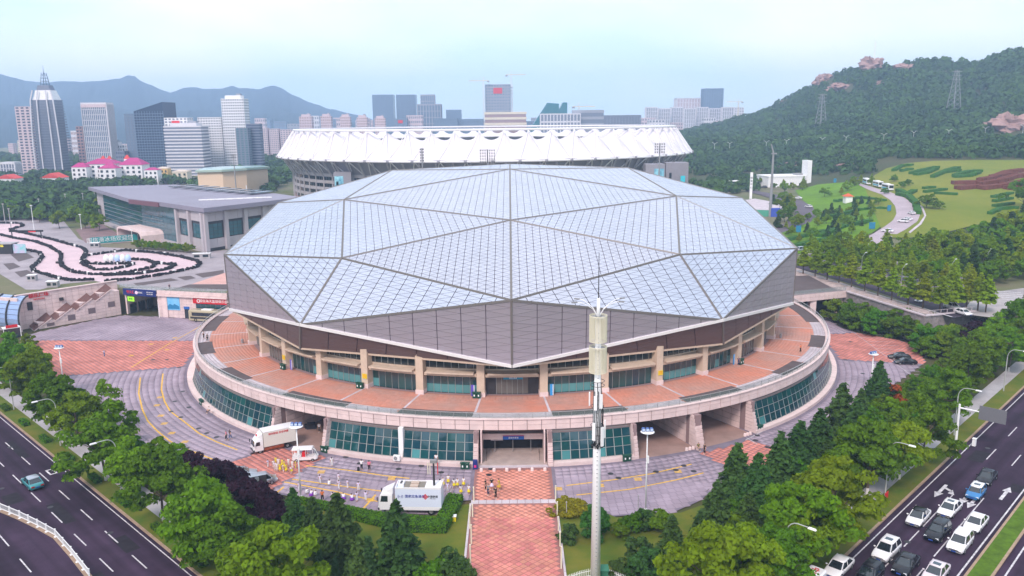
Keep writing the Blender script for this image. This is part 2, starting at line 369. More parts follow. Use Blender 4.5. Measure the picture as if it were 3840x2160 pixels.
# ---- yellow and white paint on the plaza
def ribbon(pts, w, z, m, name, parent, closed=False):
    P = [np.array(p[:2], float) for p in pts]; mb = MB(); n = len(P)
    for i in range(n - 1):
        d = P[i + 1] - P[i]; d /= np.linalg.norm(d) + 1e-9; q = np.array([-d[1], d[0]]) * w / 2
        mb.add([(*(P[i] - q), z), (*(P[i + 1] - q), z), (*(P[i + 1] + q), z), (*(P[i] + q), z)], [(0, 1, 2, 3)])
    return mb.build(name, m, parent)
def gl(L): return [g(x, y) for x, y in L]
for L in ([(353, 950), (349, 990), (358, 1030), (372, 1060), (396, 1085), (430, 1112), (470, 1130), (520, 1150), (560, 1165)],
          [(410, 940), (406, 980), (414, 1010), (428, 1035), (462, 1060), (500, 1090), (545, 1112), (597, 1132)],
          [(590, 770), (480, 835), (430, 862), (330, 925)],
          [(770, 1172), (880, 1184), (960, 1196), (1030, 1204)], [(735, 1206), (850, 1222), (960, 1236)], [(715, 1213), (840, 1236), (950, 1262)],
          [(1425, 1222), (1540, 1208), (1640, 1192), (1740, 1168)], [(1450, 1246), (1580, 1232), (1700, 1208), (1770, 1190)],
          [(668, 1262), (715, 1225)], [(905, 1290), (945, 1245)]):
    ribbon(gl(L), 0.28, 0.041, M_yline, 'yellow_line', plaza)
for x, y in ((402, 1000), (395, 1020), (405, 1046), (413, 1066), (432, 1090), (465, 1112), (490, 1140), (380, 866), (330, 895), (420, 880), (440, 850), (808, 1188), (985, 1205), (1014, 1252), (1272 - 340, 1258), (1405, 1230), (1510, 1222), (1605, 1206), (1705, 1186)):
    p = g(x, y); m_ = MB()
    for k in range(3): m_.add([(p[0] - .55, p[1] - .5 + .38 * k, .042), (p[0] + .55, p[1] - .5 + .38 * k, .042), (p[0] + .55, p[1] - .24 + .38 * k, .042), (p[0] - .55, p[1] - .24 + .38 * k, .042)], [(0, 1, 2, 3)])
    m_.build('yellow_marking', M_yline, plaza)
for i in range(12):                                            # parking bays on the right
    a = np.array([2150 + i * 12.5, 840 + i * 9.2]); p, q = g(*a), g(a[0] + 74, a[1] + 2 + i * 0.3)
    ribbon([p, q], 0.12, 0.041, M_line, 'bay_line', plaza)
ribbon(gl([(2150, 838), (2300, 950)]), 0.10, 0.0415, M_line, 'bay_line', plaza)
ribbon(gl([(1875, 1108), (1960, 1064), (2010, 1040)]), 0.14, 0.041, M_line, 'bay_line', plaza)
ribbon(gl([(1878, 1102), (1905, 1118)]), 0.14, 0.0415, M_line, 'bay_line', plaza)
for k, (x, y) in enumerate([(1003, 1180), (1110, 1189), (1060, 1172), (905, 1166), (870, 1150), (1230, 1195), (1235, 1180), (1536, 1192), (1556, 1203), (1650, 1187), (1700, 1183), (1745, 1186), (1720, 1172), (1846, 1151), (1900, 1108), (1930, 1125), (1905, 1096), (2018, 1023), (2170, 940), (2127, 905), (2190, 965), (2140, 860), (440, 1010), (430, 1036), (455, 1050), (500, 1078), (520, 1090), (545, 1100), (470, 1128), (460, 985), (475, 1025), (385, 905), (420, 905), (450, 925)]):
    p = g(x, y); m_ = MB().lathe([(0.001, 0.012), (0.42, 0.012), (0.46, 0.004), (0.46, 0)], n=14)
    tag(m_.build('manhole_cover', M_dark, loc=(p[0], p[1], 0.036)), 'round dark iron manhole cover set flush in the plaza paving', 'manhole cover', 'manhole covers in the plaza')
# ---- roads
def frame(o, d):
    o, d = np.array(o, float), np.array(d, float); d /= np.linalg.norm(d); return o, d
RO, RD = frame((36.6, -105.4), (64.8, 66.7)); RN = np.array([RD[1], -RD[0]])
LO, LD = frame((-37.7, -103.9), (-58.6, 56.9)); LN = np.array([-LD[1], LD[0]])
def rp_(s, n): return RO + RD * s + RN * n
def lp_(s, n): return LO + LD * s + LN * n
def strip(fr, s0, s1, n0, n1): return [tuple(fr(s0, n0)), tuple(fr(s0, n1)), tuple(fr(s1, n1)), tuple(fr(s1, n0))]
road_r = struct(sheet('road_right', strip(rp_, -70, 330, -0.1, 30), -0.10, road_mat('asphalt_right', math.atan2(RD[1], RD[0]))))
road_l = struct(sheet('road_left', strip(lp_, -70, 330, -0.1, 32)[::-1], -0.096, road_mat('asphalt_left', math.atan2(LD[1], LD[0]))))
for fr, road, nm in ((rp_, road_r, 'r'), (lp_, road_l, 'l')):
    struct(sheet('verge_' + ('right' if nm == 'r' else 'left'), strip(fr, -70, 330, -0.3, -3.0) if nm == 'r' else strip(fr, -70, 330, -0.3, -3.0)[::-1], 0.03, M_grass))
    struct(sheet('pavement_' + ('right' if nm == 'r' else 'left'), strip(fr, -70, 330, -3.0, -5.6) if nm == 'r' else strip(fr, -70, 330, -3.0, -5.6)[::-1], 0.02, M_conc))
    rz = math.atan2(*(RD if nm == 'r' else LD)[::-1])
    kb = MB().box((0, 0, 0), (2.94, 0.32, 0.22)).mesh('kerb_stone')
    for k in range(-6, 66): p = fr(k * 3.0, -0.14); link('kerb_stone', kb, M_kerb, road, (p[0], p[1], -0.03), rz)
def line(fr, road, s0, s1, n, w=0.16, m=M_line, z=-0.09): ribbon([fr(s0, n), fr(s1, n)], w, z, m, 'lane_line', road)
line(rp_, road_r, -40, 300, 0.75); line(rp_, road_r, -40, 300, 11.25, 0.2); line(rp_, road_r, -40, 300, 15.3, 0.2)
for n in (4.3, 7.8):
    line(rp_, road_r, 20.5 + (0 if n < 5 else 2), 33 + (0 if n < 5 else 2), n)
    for s in (-31, -19, -8, 4, 13.5, 50, 63, 76, 89, 102): line(rp_, road_r, s, s + 5.5, n)
for s in range(-40, 200, 12): line(rp_, road_r, s, s + 5, 19); line(rp_, road_r, s + 4, s + 9, 23)
def arrow(s, n, turn, back=False):
    m_ = MB(); d, q = (-RD, -RN) if not back else (RD, RN); o = rp_(s, n); z = -0.088
    P = lambda a, b: (*(o + d * a + q * b), z)
    m_.add([P(0, -.22), P(3.6, -.22), P(3.6, .22), P(0, .22)], [(0, 1, 2, 3)])
    m_.add([P(3.4, -.6), P(5.4, 0), P(3.4, .6)], [(0, 1, 2)])
    if turn: m_.add([P(.9, turn * .2), P(1.5, turn * .2), P(2.2, turn * 1.3), P(1.6, turn * 1.3)], [(0, 1, 2, 3)]); m_.add([P(1.2, turn * 1.2), P(2.9, turn * 1.9), P(2.8, turn * 1.0)], [(0, 1, 2)])
    m_.build('lane_arrow', M_line, road_r)
arrow(36, 2.6, -1); arrow(36, 5.9, 0); arrow(35.5, 7.0, 0); arrow(36, 9.6, 0, True)
# median of the right road
med = struct(MB().prism([tuple(rp_(-70, 11.8)), tuple(rp_(-70, 14.4)), tuple(rp_(300, 14.4)), tuple(rp_(300, 11.8))], -0.12, 0.06).build('median_strip', M_kerb))
struct(sheet('median_grass', strip(rp_, -70, 300, 12.1, 14.1), 0.07, mat('median_grass', (0.075, 0.14, 0.010), 0.95, var=0.25, scale=0.8, bump=0.6, bscale=7)))
# left road lines
line(lp_, road_l, -40, 300, 0.55, 0.14)
for s in range(-40, 300, 9): line(lp_, road_l, s + 1.5, s + 6.0, 3.5); line(lp_, road_l, s + 3.8, s + 8.2, 6.6)
for s in range(-40, 300, 9): line(lp_, road_l, s + 2, s + 6.5, 13.5)
for s, n in ((43.5, 5.2), (46, 2.1)):
    P = lambda a, b: (*lp_(s + a, n + b), -0.085); v = [P(-1.2, -.55), P(1.2, -.55), P(1.2, .55), P(-1.2, .55), P(-.9, -.3), P(.9, -.3), P(.9, .3), P(-.9, .3)]
    MB().add(v, [(0, 1, 5, 4), (1, 2, 6, 5), (2, 3, 7, 6), (3, 0, 4, 7)]).build('drain_frame_mark', M_line, road_l)
# repairs and covers in the carriageways
M_patch = mat('asphalt_patch', (.022, .018, .024), .85, var=.2, scale=1.0)
for fr, road, L in ((rp_, road_r, ((48, 2.0, 5, 2.2), (62, 6.5, 9, 1.6), (40, 9.5, 3, 2.4), (8, 3.0, 4, 2.0), (-6, 9.0, 6, 1.8), (75, 3.2, 12, 1.2))), (lp_, road_l, ((12, 2.0, 5, 1.8), (26, 5.0, 8, 1.5), (38, 8.0, 4, 2.2), (55, 2.4, 10, 1.3), (4, 7.6, 6, 2.0)))):
    for s, n, a, b in L: sheet('road_patch', strip(fr, s, s + a, n, n + b) if road == road_r else strip(fr, s, s + a, n, n + b)[::-1], -0.093, M_patch, road)
    for s, n, *_ in L: p = fr(s + 7, n - .8 + 2); MB().lathe([(.001, .01), (.36, .01), (.4, 0)], n=14).build('road_cover', M_dark, road, loc=(p[0], p[1], -.09))
# ================================================================ the faceted arena
arena = thing('arena', 'large faceted silver arena with diamond roof panels on a round podium', 'arena')
def pol(rho, azd, z): a = R_(azd); return (rho * math.sin(a), -rho * math.cos(a), z)     # azimuth from the front, + to the right
def ringseg(r0, r1, z0, z1, a0, a1, step=2.0):
    """closed curved block"""
    n = max(1, int(math.ceil((a1 - a0) / step))); m_ = MB(); vs = []
    for i in range(n + 1):
        a = a0 + (a1 - a0) * i / n; vs += [pol(r0, a, z0), pol(r1, a, z0), pol(r1, a, z1), pol(r0, a, z1)]
    fs = []
    for i in range(n):
        b = i * 4
        for k in range(4): fs.append((b + k, b + (k + 1) % 4, b + 4 + (k + 1) % 4, b + 4 + k))
    fs += [(3, 2, 1, 0), (4 * n, 4 * n + 1, 4 * n + 2, 4 * n + 3)]
    return m_.add(vs, fs)
FL = 7.1
podium = ringseg(48, 72.0, 5.5, FL - .02, -180, 180, 3).build('podium', M_stone_d, arena)
# fascia: two courses of stone panels with open joints
RF = 72.06; nP = 200; dA = 360 / nP
for row, (z0, z1) in enumerate(((5.48, 6.28), (6.32, 7.18))):
    far = MB()
    me_ = ringseg(RF - .06, RF + .06, z0, z1, -dA / 2 * .955, dA / 2 * .955, 9).mesh('fascia_panel')
    me_.materials.append(M_stone)
    for k in range(nP):
        a = (k + .5) * dA - 180
        if abs(a) < 74: o = bpy.data.objects.new('fascia_panel', me_); COL.objects.link(o); o.parent = podium; o.rotation_euler = (0, 0, R_(a))
        else:
            s = ringseg(RF - .06, RF + .06, z0, z1, a - dA / 2 * .97, a + dA / 2 * .97, 9); far.add(s.v, s.f)
    stuff(far.build('fascia_field', M_stone, podium))
ringseg(71.3, 72.3, 7.18, 7.32, -180, 180, 2).build('coping', M_stone, podium)
# walking deck: red stones in rings, pale outer band, dark inlays
deck = MB(); T1, T2 = [], []
ringseg(60.5, 71.4, FL - .02, FL, -125, 125, 2).build('deck', mat('deck_joint', (.44, .20, .145), .9), arena)
DK = [(-90, -78), (-70, -62), (-52, -44), (-34, -23), (-15.2, -5.2), (5.2, 15.2), (24, 34), (44, 52), (62, 70), (80, 96)]
def in_dark(az): return any(a < az < b for a, b in DK)
for i in range(17):
    rho = 61.2 + i * .62; n = int(2 * math.pi * rho / .9)
    for j in range(n):
        az = 360 * j / n - 180
        if abs(az) > 118: continue
        p = pol(rho, az, FL); row = (p[0], p[1], R_(az), .89, .61)
        seam = min((az + 5) % 10, 10 - (az + 5) % 10) < .42
        if rho > 68.4 and in_dark(az): continue
        (T2 if rho > 68.9 else T1).append(row)
deck_o = [o for o in arena.children if o.name == 'deck'][0]
pave('deck_stone', tile_mesh('deck_stone', SQ, 0.007), T1, M_deck, deck_o, 300, FL)
pave('border_stone', tile_mesh('border_stone', SQ, 0.02), T2, M_pale, deck_o, 150, FL)
for k in range(-11, 12): ringseg(61.3, 68.9, FL, FL + .024, k * 10 + 5 - .16, k * 10 + 5 + .16, 1).build('joint_strip', M_pale, deck_o)
for a, b in DK: ringseg(68.4, 71.25, FL, FL + .03, a, b, 1).build('dark_inlay', M_darkp, deck_o)
# balustrade
M_bal = glassmat('balustrade_glass', (0.10, 0.22, 0.20), 0.20)
bal = ringseg(71.78, 71.86, 8.16, 8.24, -122, 122, 1).build('balustrade', mat('handrail', (0.62, 0.62, 0.62), .35, .6), arena)
post = MB().box((0, -71.82, 7.75), (.05, .06, .9)).mesh('baluster_post'); pane = ringseg(71.81, 71.83, 7.36, 8.1, -.80, .80, 2).mesh('balustrade_pane')
for k in range(-73, 74):
    a = k * 1.65
    o = link('baluster_post', post, M_grey, bal); o.rotation_euler = (0, 0, R_(a + .825))
    o = link('balustrade_pane', pane, M_bal, bal); o.rotation_euler = (0, 0, R_(a))
# lower storey: plinth, glazed bays, piers and open bays
ringseg(71, 74.0, 0, .55, -120, -33.6, 1.5).build('plinth', M_stone, arena)
for a, b in ((-25.2, -4.9), (4.9, 15.2), (34.4, 120)): ringseg(71, 74.0, 0, .55, a, b, 1.5).build('plinth', M_stone, arena)
def slab(a0, a1, rb, rt, zb, zt, th=.06):           # leaning pane between two azimuths
    q = [pol(rb, a0, zb), pol(rb, a1, zb), pol(rt, a1, zt), pol(rt, a0, zt)]; q2 = [pol(rb - th, a0, zb), pol(rb - th, a1, zb), pol(rt - th, a1, zt), pol(rt - th, a0, zt)]
    return MB().add(q + q2, [(0, 1, 2, 3), (7, 6, 5, 4), (0, 4, 5, 1), (1, 5, 6, 2), (2, 6, 7, 3), (3, 7, 4, 0)])
def glazing(a0, a1, n, zt=4.75):
    bay = slab(a0, a1, 72.6, 71.2, .5, 5.5, .1).build('glazed_bay', M_dark, arena)
    da = (a1 - a0) / n; rz_ = lambda z: 72.95 - 1.35 * (z - .55) / 4.9
    lv = [.62, 2.0, 3.4, zt]
    mcache = {}
    for j in range(3):
        z0, z1 = lv[j] + .03, lv[j + 1] - .03
        me_ = slab(-da / 2 * .93, da / 2 * .93, rz_(z0), rz_(z1), z0, z1).mesh('pane')
        for k in range(n):
            o = link('pane', me_, [M_glass_l if random.random() < .13 else M_glass], bay) if False else bpy.data.objects.new('pane', me_)
            if o.name not in COL.objects: COL.objects.link(o)
            if len(me_.materials) == 0: me_.materials.append(M_glass)
            if random.random() < .05: o.material_slots[0].link = 'OBJECT'; o.material_slots[0].material = M_glass_l
            o.parent = bay; o.rotation_euler = (0, 0, R_(a0 + da * (k + .5)))
    mm = MB()
    for k in range(n + 1): s = slab(a0 + da * k - .045, a0 + da * k + .045, 73.05, 71.72, .55, 4.8, .2); mm.add(s.v, s.f)
    for z in lv: s = slab(a0, a1, rz_(z - .04) + .03, rz_(z + .04) + .03, z - .04, z + .04, .15) if False else ringseg(rz_(z) - .1, rz_(z) + .04, z - .035, z + .035, a0, a1, 1.5); mm.add(s.v, s.f)
    mm.build('mullions', M_mull, bay)
    for q in range(5): ringseg(71.55, 71.95 - q * .03, 4.86 + q * .135, 4.94 + q * .135, a0, a1, 1.5).build('louvre', M_mull if q % 2 else M_stone_d, bay)
glazing(-66, -34.2, 26); glazing(-24.6, -14.5, 9); glazing(-13.9, -4.9, 8); glazing(4.9, 15.1, 9); glazing(34.8, 70, 28)
ringseg(71, 72.7, .5, 5.4, -14.5, -13.9, 1).build('white_panel', M_white, arena)
ringseg(62, 72.2, 0, 5.5, -120, -66.3, 2).build('rear_wall', M_stone, arena); ringseg(62, 72.2, 0, 5.5, 70.3, 120, 2).build('rear_wall', M_stone, arena)
ringseg(57.8, 58.5, 0, 5.5, -66, 70, 2).build('back_wall', M_stone, arena)
def pier(a, w=.55):
    pr = ringseg(60 if w < .9 else 62, 73.0, 0, 5.45, a - w / 2 * .8, a + w / 2 * .8, 2).build('pier', M_stone_d, arena)
    for k in range(9):
        r = 74.0 - .17 * k; ringseg(71.6, r, .04 + k * .6, .04 + k * .6 + .53, a - w / 2, a + w / 2, 2).build('pier_block', M_stone, pr)
for a, w in ((-34.0, .5), (-24.9, .5), (-4.55, .6), (4.55, .6), (15.45, .5), (24.6, 1.1), (34.4, .5)): pier(a, w)
for s in (-1, 1):                                         # side walls of the open bays
    for k in range(5):
        for j in range(6): slab0 = MB().box((0, -60 - j * 1.95, .55 + k * 1.08), (.1, 1.86, 1.0)).build('wall_panel', M_stone, arena); slab0.rotation_euler = (0, 0, R_(-24.55 if s < 0 else 33.9)); slab0.location = (0, 0, 0)
for a in (24.05, 25.15, -33.65):
    for k in range(5):
        for j in range(6): o = MB().box((0, -60 - j * 1.95, .55 + k * 1.08), (.1, 1.86, 1.0)).build('wall_panel', M_stone, arena); o.rotation_euler = (0, 0, R_(a))
for a0, a1 in ((-33.4, -25.2), (15.8, 24.0), (25.3, 33.8)): ringseg(58.4, 73.8, 0.0, .02, a0, a1, 1).build('bay_floor', mat('bay_floor', (.33, .22, .19), .8, var=.12, scale=.4), arena)
for a in (-31, -27.2, 17.5, 27.5): ringseg(58.2, 58.6, .1, 2.7, a, a + 2.0, 1).build('bay_door', M_glass_d, arena)
for a in (30.2,): ringseg(58.2, 58.62, 1.2, 3.0, a, a + 1.4, 1).build('bay_window', M_glass_d, arena)
# main entrance recess
ent = ringseg(58.5, 73.4, 0, .30, -4.2, 4.2, 1).build('entrance_landing', mat('landing_stone', (.42, .34, .31), .8, var=.12, scale=.6), arena)
ringseg(62, 74.1, 0, .15, -4.2, 4.2, 1).build('step', M_pale, ent)
for s in (-1, 1): o = MB().box((s * 4.95, -66, 2.9), (.2, 14, 5.2)).build('side_wall', M_stone, ent)
MB().box((0, -69.0, 3.25), (9.7, .5, .95)).build('lintel', M_stone, ent); MB().box((0, -68.7, 4.6), (9.7, .3, 1.7)).build('upper_glass', M_glass_d, ent)
MB().box((0, -66.8, 1.6), (9.7, .2, 2.6)).build('doorway', M_black, ent)
for x in (-2.9, 0, 2.9): MB().box((x, -68.4, 1.3), (.09, .1, 2.2)).build('door_post', M_grey, ent)
MB().box((-2.6, -67.4, 2.3), (2.0, .1, .9)).build('hanging_board', M_pale, ent)
for x in (-4.2, 4.2):
    MB().tube((x, -69.0, .3), (x, -69.0, 1.25), .03).tube((x, -69, 1.25), (x, -72, .95), .03).tube((x, -72, .3), (x, -72, .95), .03).build('handrail', M_dark, ent)
bn = MB().box((0.1, -69.35, 3.1), (3.4, .04, .62)).build('event_banner', M_blue_paint, ent)
MB().box((0.1, -69.38, 3.43), (3.4, .03, .12)).build('banner_stripe', mat('magenta', (.45, .03, .18), .5), bn); lettering('国信体育馆', .32, M_white, bn, (0.1, -69.39, 3.08))
# inner storey on the deck: pillars every ten degrees, glass, clerestory and canopies
MB().add(*(lambda q: (q.v, q.f))(ringseg(59.4, 59.6, FL, 14.6, -125, 125, 2))).build('inner_wall', M_pillar, arena)
pmesh = ringseg(59.2, 61.3, FL, 14.6, -.62, .62, 2).mesh('pillar'); pbase = ringseg(59.2, 61.45, FL, FL + .75, -.7, .7, 2).mesh('pillar_base')
for k in range(-11, 12):
    a = k * 10 + 5
    o = link('pillar', pmesh, M_pillar, arena); o.rotation_euler = (0, 0, R_(a)); b = link('pillar_base', pbase, M_stone, o)
for k in range(-11, 12):
    a = k * 10; gry = abs(a) in (50, 60, 0)
    bay = ringseg(59.55, 59.7, FL, 10.35, a - 4.35, a + 4.35, 1.5).build('shop_front', M_dark, arena)
    n = 7 if a else 6
    for j in range(n):
        w = (8.6 if a else 5.2) / n; c = a + (j - n / 2 + .5) * w
        pale = (a in (-30, -10, 10, 30)) or random.random() < .12
        hz = 1.55 if pale else 3.0
        ringseg(59.7, 59.76, FL + .12, FL + hz, c - w * .47, c + w * .47, 2).build('pane', (M_glass_l if pale else M_glass) if not gry else mat('grey_glass', (.13, .12, .11), .15, rand=.2), bay)
        if pale: ringseg(59.7, 59.75, FL + hz + .05, 10.1, c - w * .47, c + w * .47, 2).build('pane', M_glass if not gry else M_glass_d, bay)
        ringseg(59.7, 59.82, FL, 10.3, c - w / 2 - .03, c - w / 2 + .03, 2).build('mullion', M_mull, bay)
    ringseg(59.6, 60.9, 10.45, 10.95, a - 4.3, a + 4.3, 1.5).build('lintel', M_pillar, arena)
    ringseg(59.7, 61.7, 11.05, 11.3, a - 3.9, a + 3.9, 1.5).build('canopy', M_pillar, arena)
    cw = ringseg(59.6, 59.75, 11.6, 13.6, a - 4.35, a + 4.35, 1.5).build('clerestory', M_glass_d, arena)
    for j in range(7): c = a + (j - 3) * 1.24; ringseg(59.7, 59.82, 11.6, 13.5, c - .04, c + .04, 2).build('mullion', M_mull, cw)
b0 = MB().box((0.15, -60.35, 10.15), (3.3, .05, .42)).build('door_banner', mat('teal_banner', (.03, .25, .42), .5), arena)
lettering('国信体育馆', .26, M_white, b0, (.15, -60.39, 10.15))
# ---- polyhedral roof
VX = dict(AF=(0, -32.05, 33.51), P3=(0, 33.2, 39.64), P1=(0, -66.62, 25.05), P4=(0, 66.73, 39.3), P0=(0, -65.2, 13.79),
          AL=(-38.76, -2.17, 35.1), BL=(-30.58, -46.9, 28.78), FL=(-34.56, 48.23, 38.83), DL=(-57.33, -31.13, 27.16), EL=(-61.54, 24.02, 32.0),
          CL=(-37.03, -53.53, 18.21), QL=(-57.22, -30.78, 15.84), SL=(-38.27, -49.91, 12.87), GL=(-40, 56, 26), HL=(-61, 24, 19.5), P5=(0, 66, 24))
for k in list(VX):
    if k.endswith('L'): VX[k[0] + 'R'] = (-VX[k][0], VX[k][1], VX[k][2])
VX = {k: np.array(v, float) for k, v in VX.items()}
TOP = []; DRK = []; SOF = []
for s in 'LR':
    TOP += [(('AF', 'A' + s, 'P3'), 26), (('AF', 'B' + s, 'A' + s), 22), (('AF', 'P1', 'B' + s), 22), (('B' + s, 'P1', 'C' + s), 14), (('B' + s, 'C' + s, 'D' + s), 12), (('A' + s, 'B' + s, 'D' + s), 18),
            (('A' + s, 'D' + s, 'E' + s), 20), (('A' + s, 'E' + s, 'F' + s), 17), (('A' + s, 'F' + s, 'P3'), 19), (('P3', 'F' + s, 'P4'), 12), (('F' + s, 'E' + s, 'G' + s), 8), (('F' + s, 'G' + s, 'P4'), 8)]
    DRK += [(('C' + s, 'P1', 'P0'), 9), (('D' + s, 'C' + s, 'Q' + s), 10), (('D' + s, 'Q' + s, 'E' + s), 10), (('E' + s, 'Q' + s, 'H' + s), 8), (('E' + s, 'H' + s, 'G' + s), 5), (('G' + s, 'P5', 'P4'), 5), (('G' + s, 'H' + s, 'P5'), 5)]
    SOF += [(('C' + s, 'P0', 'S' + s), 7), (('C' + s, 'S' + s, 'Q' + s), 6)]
CEN = np.array([0, 0, 20.0])
roof = MB().add([], []).build('roof', M_roof, arena) if False else None
def facet_parts(fs, m, name, parent, cand):
    for (a, b, c), n in fs:
        A, B, C_ = VX[a], VX[b], VX[c]; nm = np.cross(B - A, C_ - A); nm /= np.linalg.norm(nm)
        if nm @ ((A + B + C_) / 3 - CEN) < 0: B, C_ = C_, B; nm = -nm
        e1, e2 = (B - A) / n, (C_ - A) / n; h = nm * .10
        for up in (0, 1):
            tri = np.array([A * 0, e1, e2]) if not up else np.array([e1, e1 + e2, e2])
            ctr = tri.mean(0); L = (np.linalg.norm(tri - ctr, axis=1)).mean(); k = 1 - .040 / (L * .5)
            base = ctr + (tri - ctr) * k; top = ctr + (tri - ctr) * (k - .012) + h
            vs = np.vstack([base, top]) - ctr
            fcs = [(3, 4, 5), (0, 1, 4, 3), (1, 2, 5, 4), (2, 0, 3, 5)]
            me_ = None
            for i in range(n):
                for j in range(n - i - up):
                    cand.append((A + e1 * i + e2 * j + ctr, vs, fcs, nm, (a, b, c, up), m, L))
def shell(fs, m, name, parent, inset=.04):
    mb = MB()
    for (a, b, c), n in fs:
        A, B, C_ = VX[a], VX[b], VX[c]; nm = np.cross(B - A, C_ - A); nm /= np.linalg.norm(nm)
        if nm @ ((A + B + C_) / 3 - CEN) < 0: B, C_ = C_, B; nm = -nm
        mb.add([A - nm * inset, B - nm * inset, C_ - nm * inset], [(0, 1, 2)])
    return mb.build(name, m, parent)
for fs, m, nm_, pn in ((TOP, M_roof, 'roof', 'roof_panel'), (DRK, M_side, 'flank_wall', 'wall_cladding_panel'), (SOF, M_soff, 'soffit', 'soffit_panel')):
    sh = shell(fs, M_seam, nm_, arena); cand = []
    facet_parts(fs, m, pn, sh, cand)
    vis = [((q[3] @ (CAM - q[0])) / np.linalg.norm(CAM - q[0]) * q[6] ** 2 / ((CAM - q[0]) @ (CAM - q[0]))) for q in cand]
    order = np.argsort(-np.array(vis)); cache = {}; fld = MB()
    for r, i in enumerate(order):
        p, vs, fcs, nn, key, m_, L = cand[i]
        if r < 300:
            if key not in cache: cache[key] = MB().add(vs, fcs).mesh(pn); cache[key].materials.append(m)
            o = bpy.data.objects.new(pn, cache[key]); COL.objects.link(o); o.parent = sh; o.location = p
        else: fld.add(vs + p, fcs)
    if fld.n: stuff(fld.build(pn + '_field', m, sh))
# closing underside
und = MB()
rimk = ['P0', 'SR', 'QR', 'HR', 'P5', 'HL', 'QL', 'SL']
vs = [VX[k] - (0, 0, .05) for k in rimk]; inn = []
for k in rimk:
    v = VX[k]; r = np.hypot(v[0], v[1]); inn.append((v[0] / r * 59, v[1] / r * 59, 14.5 if k in ('P0', 'SL', 'SR') else 15.5))
und.add(vs + inn, [(i, (i + 1) % 8, 8 + (i + 1) % 8, 8 + i) for i in range(8)] + [tuple(range(15, 7, -1))]).build('underside', M_soff, arena)
# ridge beams and edge trims
EDG = set()
for (t, n) in TOP + DRK:
    for i in range(3): EDG.add(tuple(sorted((t[i], t[(i + 1) % 3]))))
def beam(p, q, w, h, m, name, parent):
    p, q = np.array(p), np.array(q); d = (q - p) / np.linalg.norm(q - p); mid = (p + q) / 2 - CEN
    u = mid - d * (mid @ d); u /= np.linalg.norm(u); s = np.cross(d, u) * w / 2; u = u * h
    vs = [p - s - u, p + s - u, p + s + u, p - s + u, q - s - u, q + s - u, q + s + u, q - s + u]
    MB().add(vs, [(3, 2, 1, 0), (4, 5, 6, 7), (0, 1, 5, 4), (1, 2, 6, 5), (2, 3, 7, 6), (3, 0, 4, 7)]).build(name, m, parent)
roof_o = [o for o in arena.children if o.name == 'roof'][0]
thin = {('AL', 'DL'), ('AR', 'DR')}
LOW = {('CL', 'P0'), ('CR', 'P0'), ('CL', 'QL'), ('CR', 'QR')}
for e in sorted(EDG):
    if e in (('EL', 'QL'), ('ER', 'QR')): continue
    p, q = VX[e[0]], VX[e[1]]
    if e in LOW: beam(p, q, .5, .32, M_white_edge, 'edge_trim', roof_o)
    else: beam(p, q, .28 if e in thin else .38, .2, M_ridge if e not in thin else mat('ridge_pale', (.33, .32, .32), .5, .3), 'ridge_beam', roof_o)
for s in 'LR':
    beam(VX['C' + s], VX['S' + s], .4, .25, M_ridge, 'ridge_beam', roof_o)
    beam(VX['S' + s], VX['P0'], .35, .2, M_pillar, 'edge_trim', roof_o); beam(VX['S' + s], VX['Q' + s], .35, .2, M_pillar, 'edge_trim', roof_o)
# ================================================================ left: stone wall with stairs, tunnel, kart plaza, exhibition hall
def frm(a, b):
    a, b = np.array(a[:2], float), np.array(b[:2], float); u = b - a; L = np.linalg.norm(u); u /= L; return a, u, np.array([-u[1], u[0]]), L
def panel_wall(parent, a, b, z0, z1, pw=1.6, ph=1.1, th=.3, skip=lambda s, z: False, name='stone_panel', m=None, back=True):
    a, u, v, L = frm(a, b); rz = math.atan2(u[1], u[0]); nx, nz_ = max(1, round(L / pw)), max(1, round((z1 - z0) / ph)); w, h = L / nx, (z1 - z0) / nz_
    me_ = MB().box((0, 0, 0), (w - .05, .1, h - .05)).mesh(name)
    for i in range(nx):
        for j in range(nz_):
            s, z = (i + .5) * w, z0 + (j + .5) * h
            if skip(s, z): continue
            p = a + u * s - v * .05; link(name, me_, m or M_stone, parent, (p[0], p[1], z), rz)
    if back:
        c = a + u * L / 2 + v * th / 2
        MB().box((c[0], c[1], (z0 + z1) / 2), (L, th, z1 - z0 - .02), rz).build('wall_core', M_stone_d, parent)
# --- main wall with the red sign, left of the tunnel
W0, W1 = (-127.5, 14.0), (-110.2, 33.8)
lw = thing('plaza_wall', 'pale stone wall with red lettering and stepped louvred stair roofs beside the tunnel', 'wall')
_, u_, v_, L_ = frm(W0, W1); rzw = math.atan2(u_[1], u_[0])
off = np.array(W0) + v_ * 3.2
def WP(s, n, z): q = off + u_ * s - v_ * n; return (q[0], q[1], z)
panel_wall(lw, off, off + u_ * L_, 0, 9.2, 1.7, 1.15)
MB().box(WP(L_ / 2, -.1, 9.3), (L_, .9, .2), rzw).build('coping', M_stone, lw)
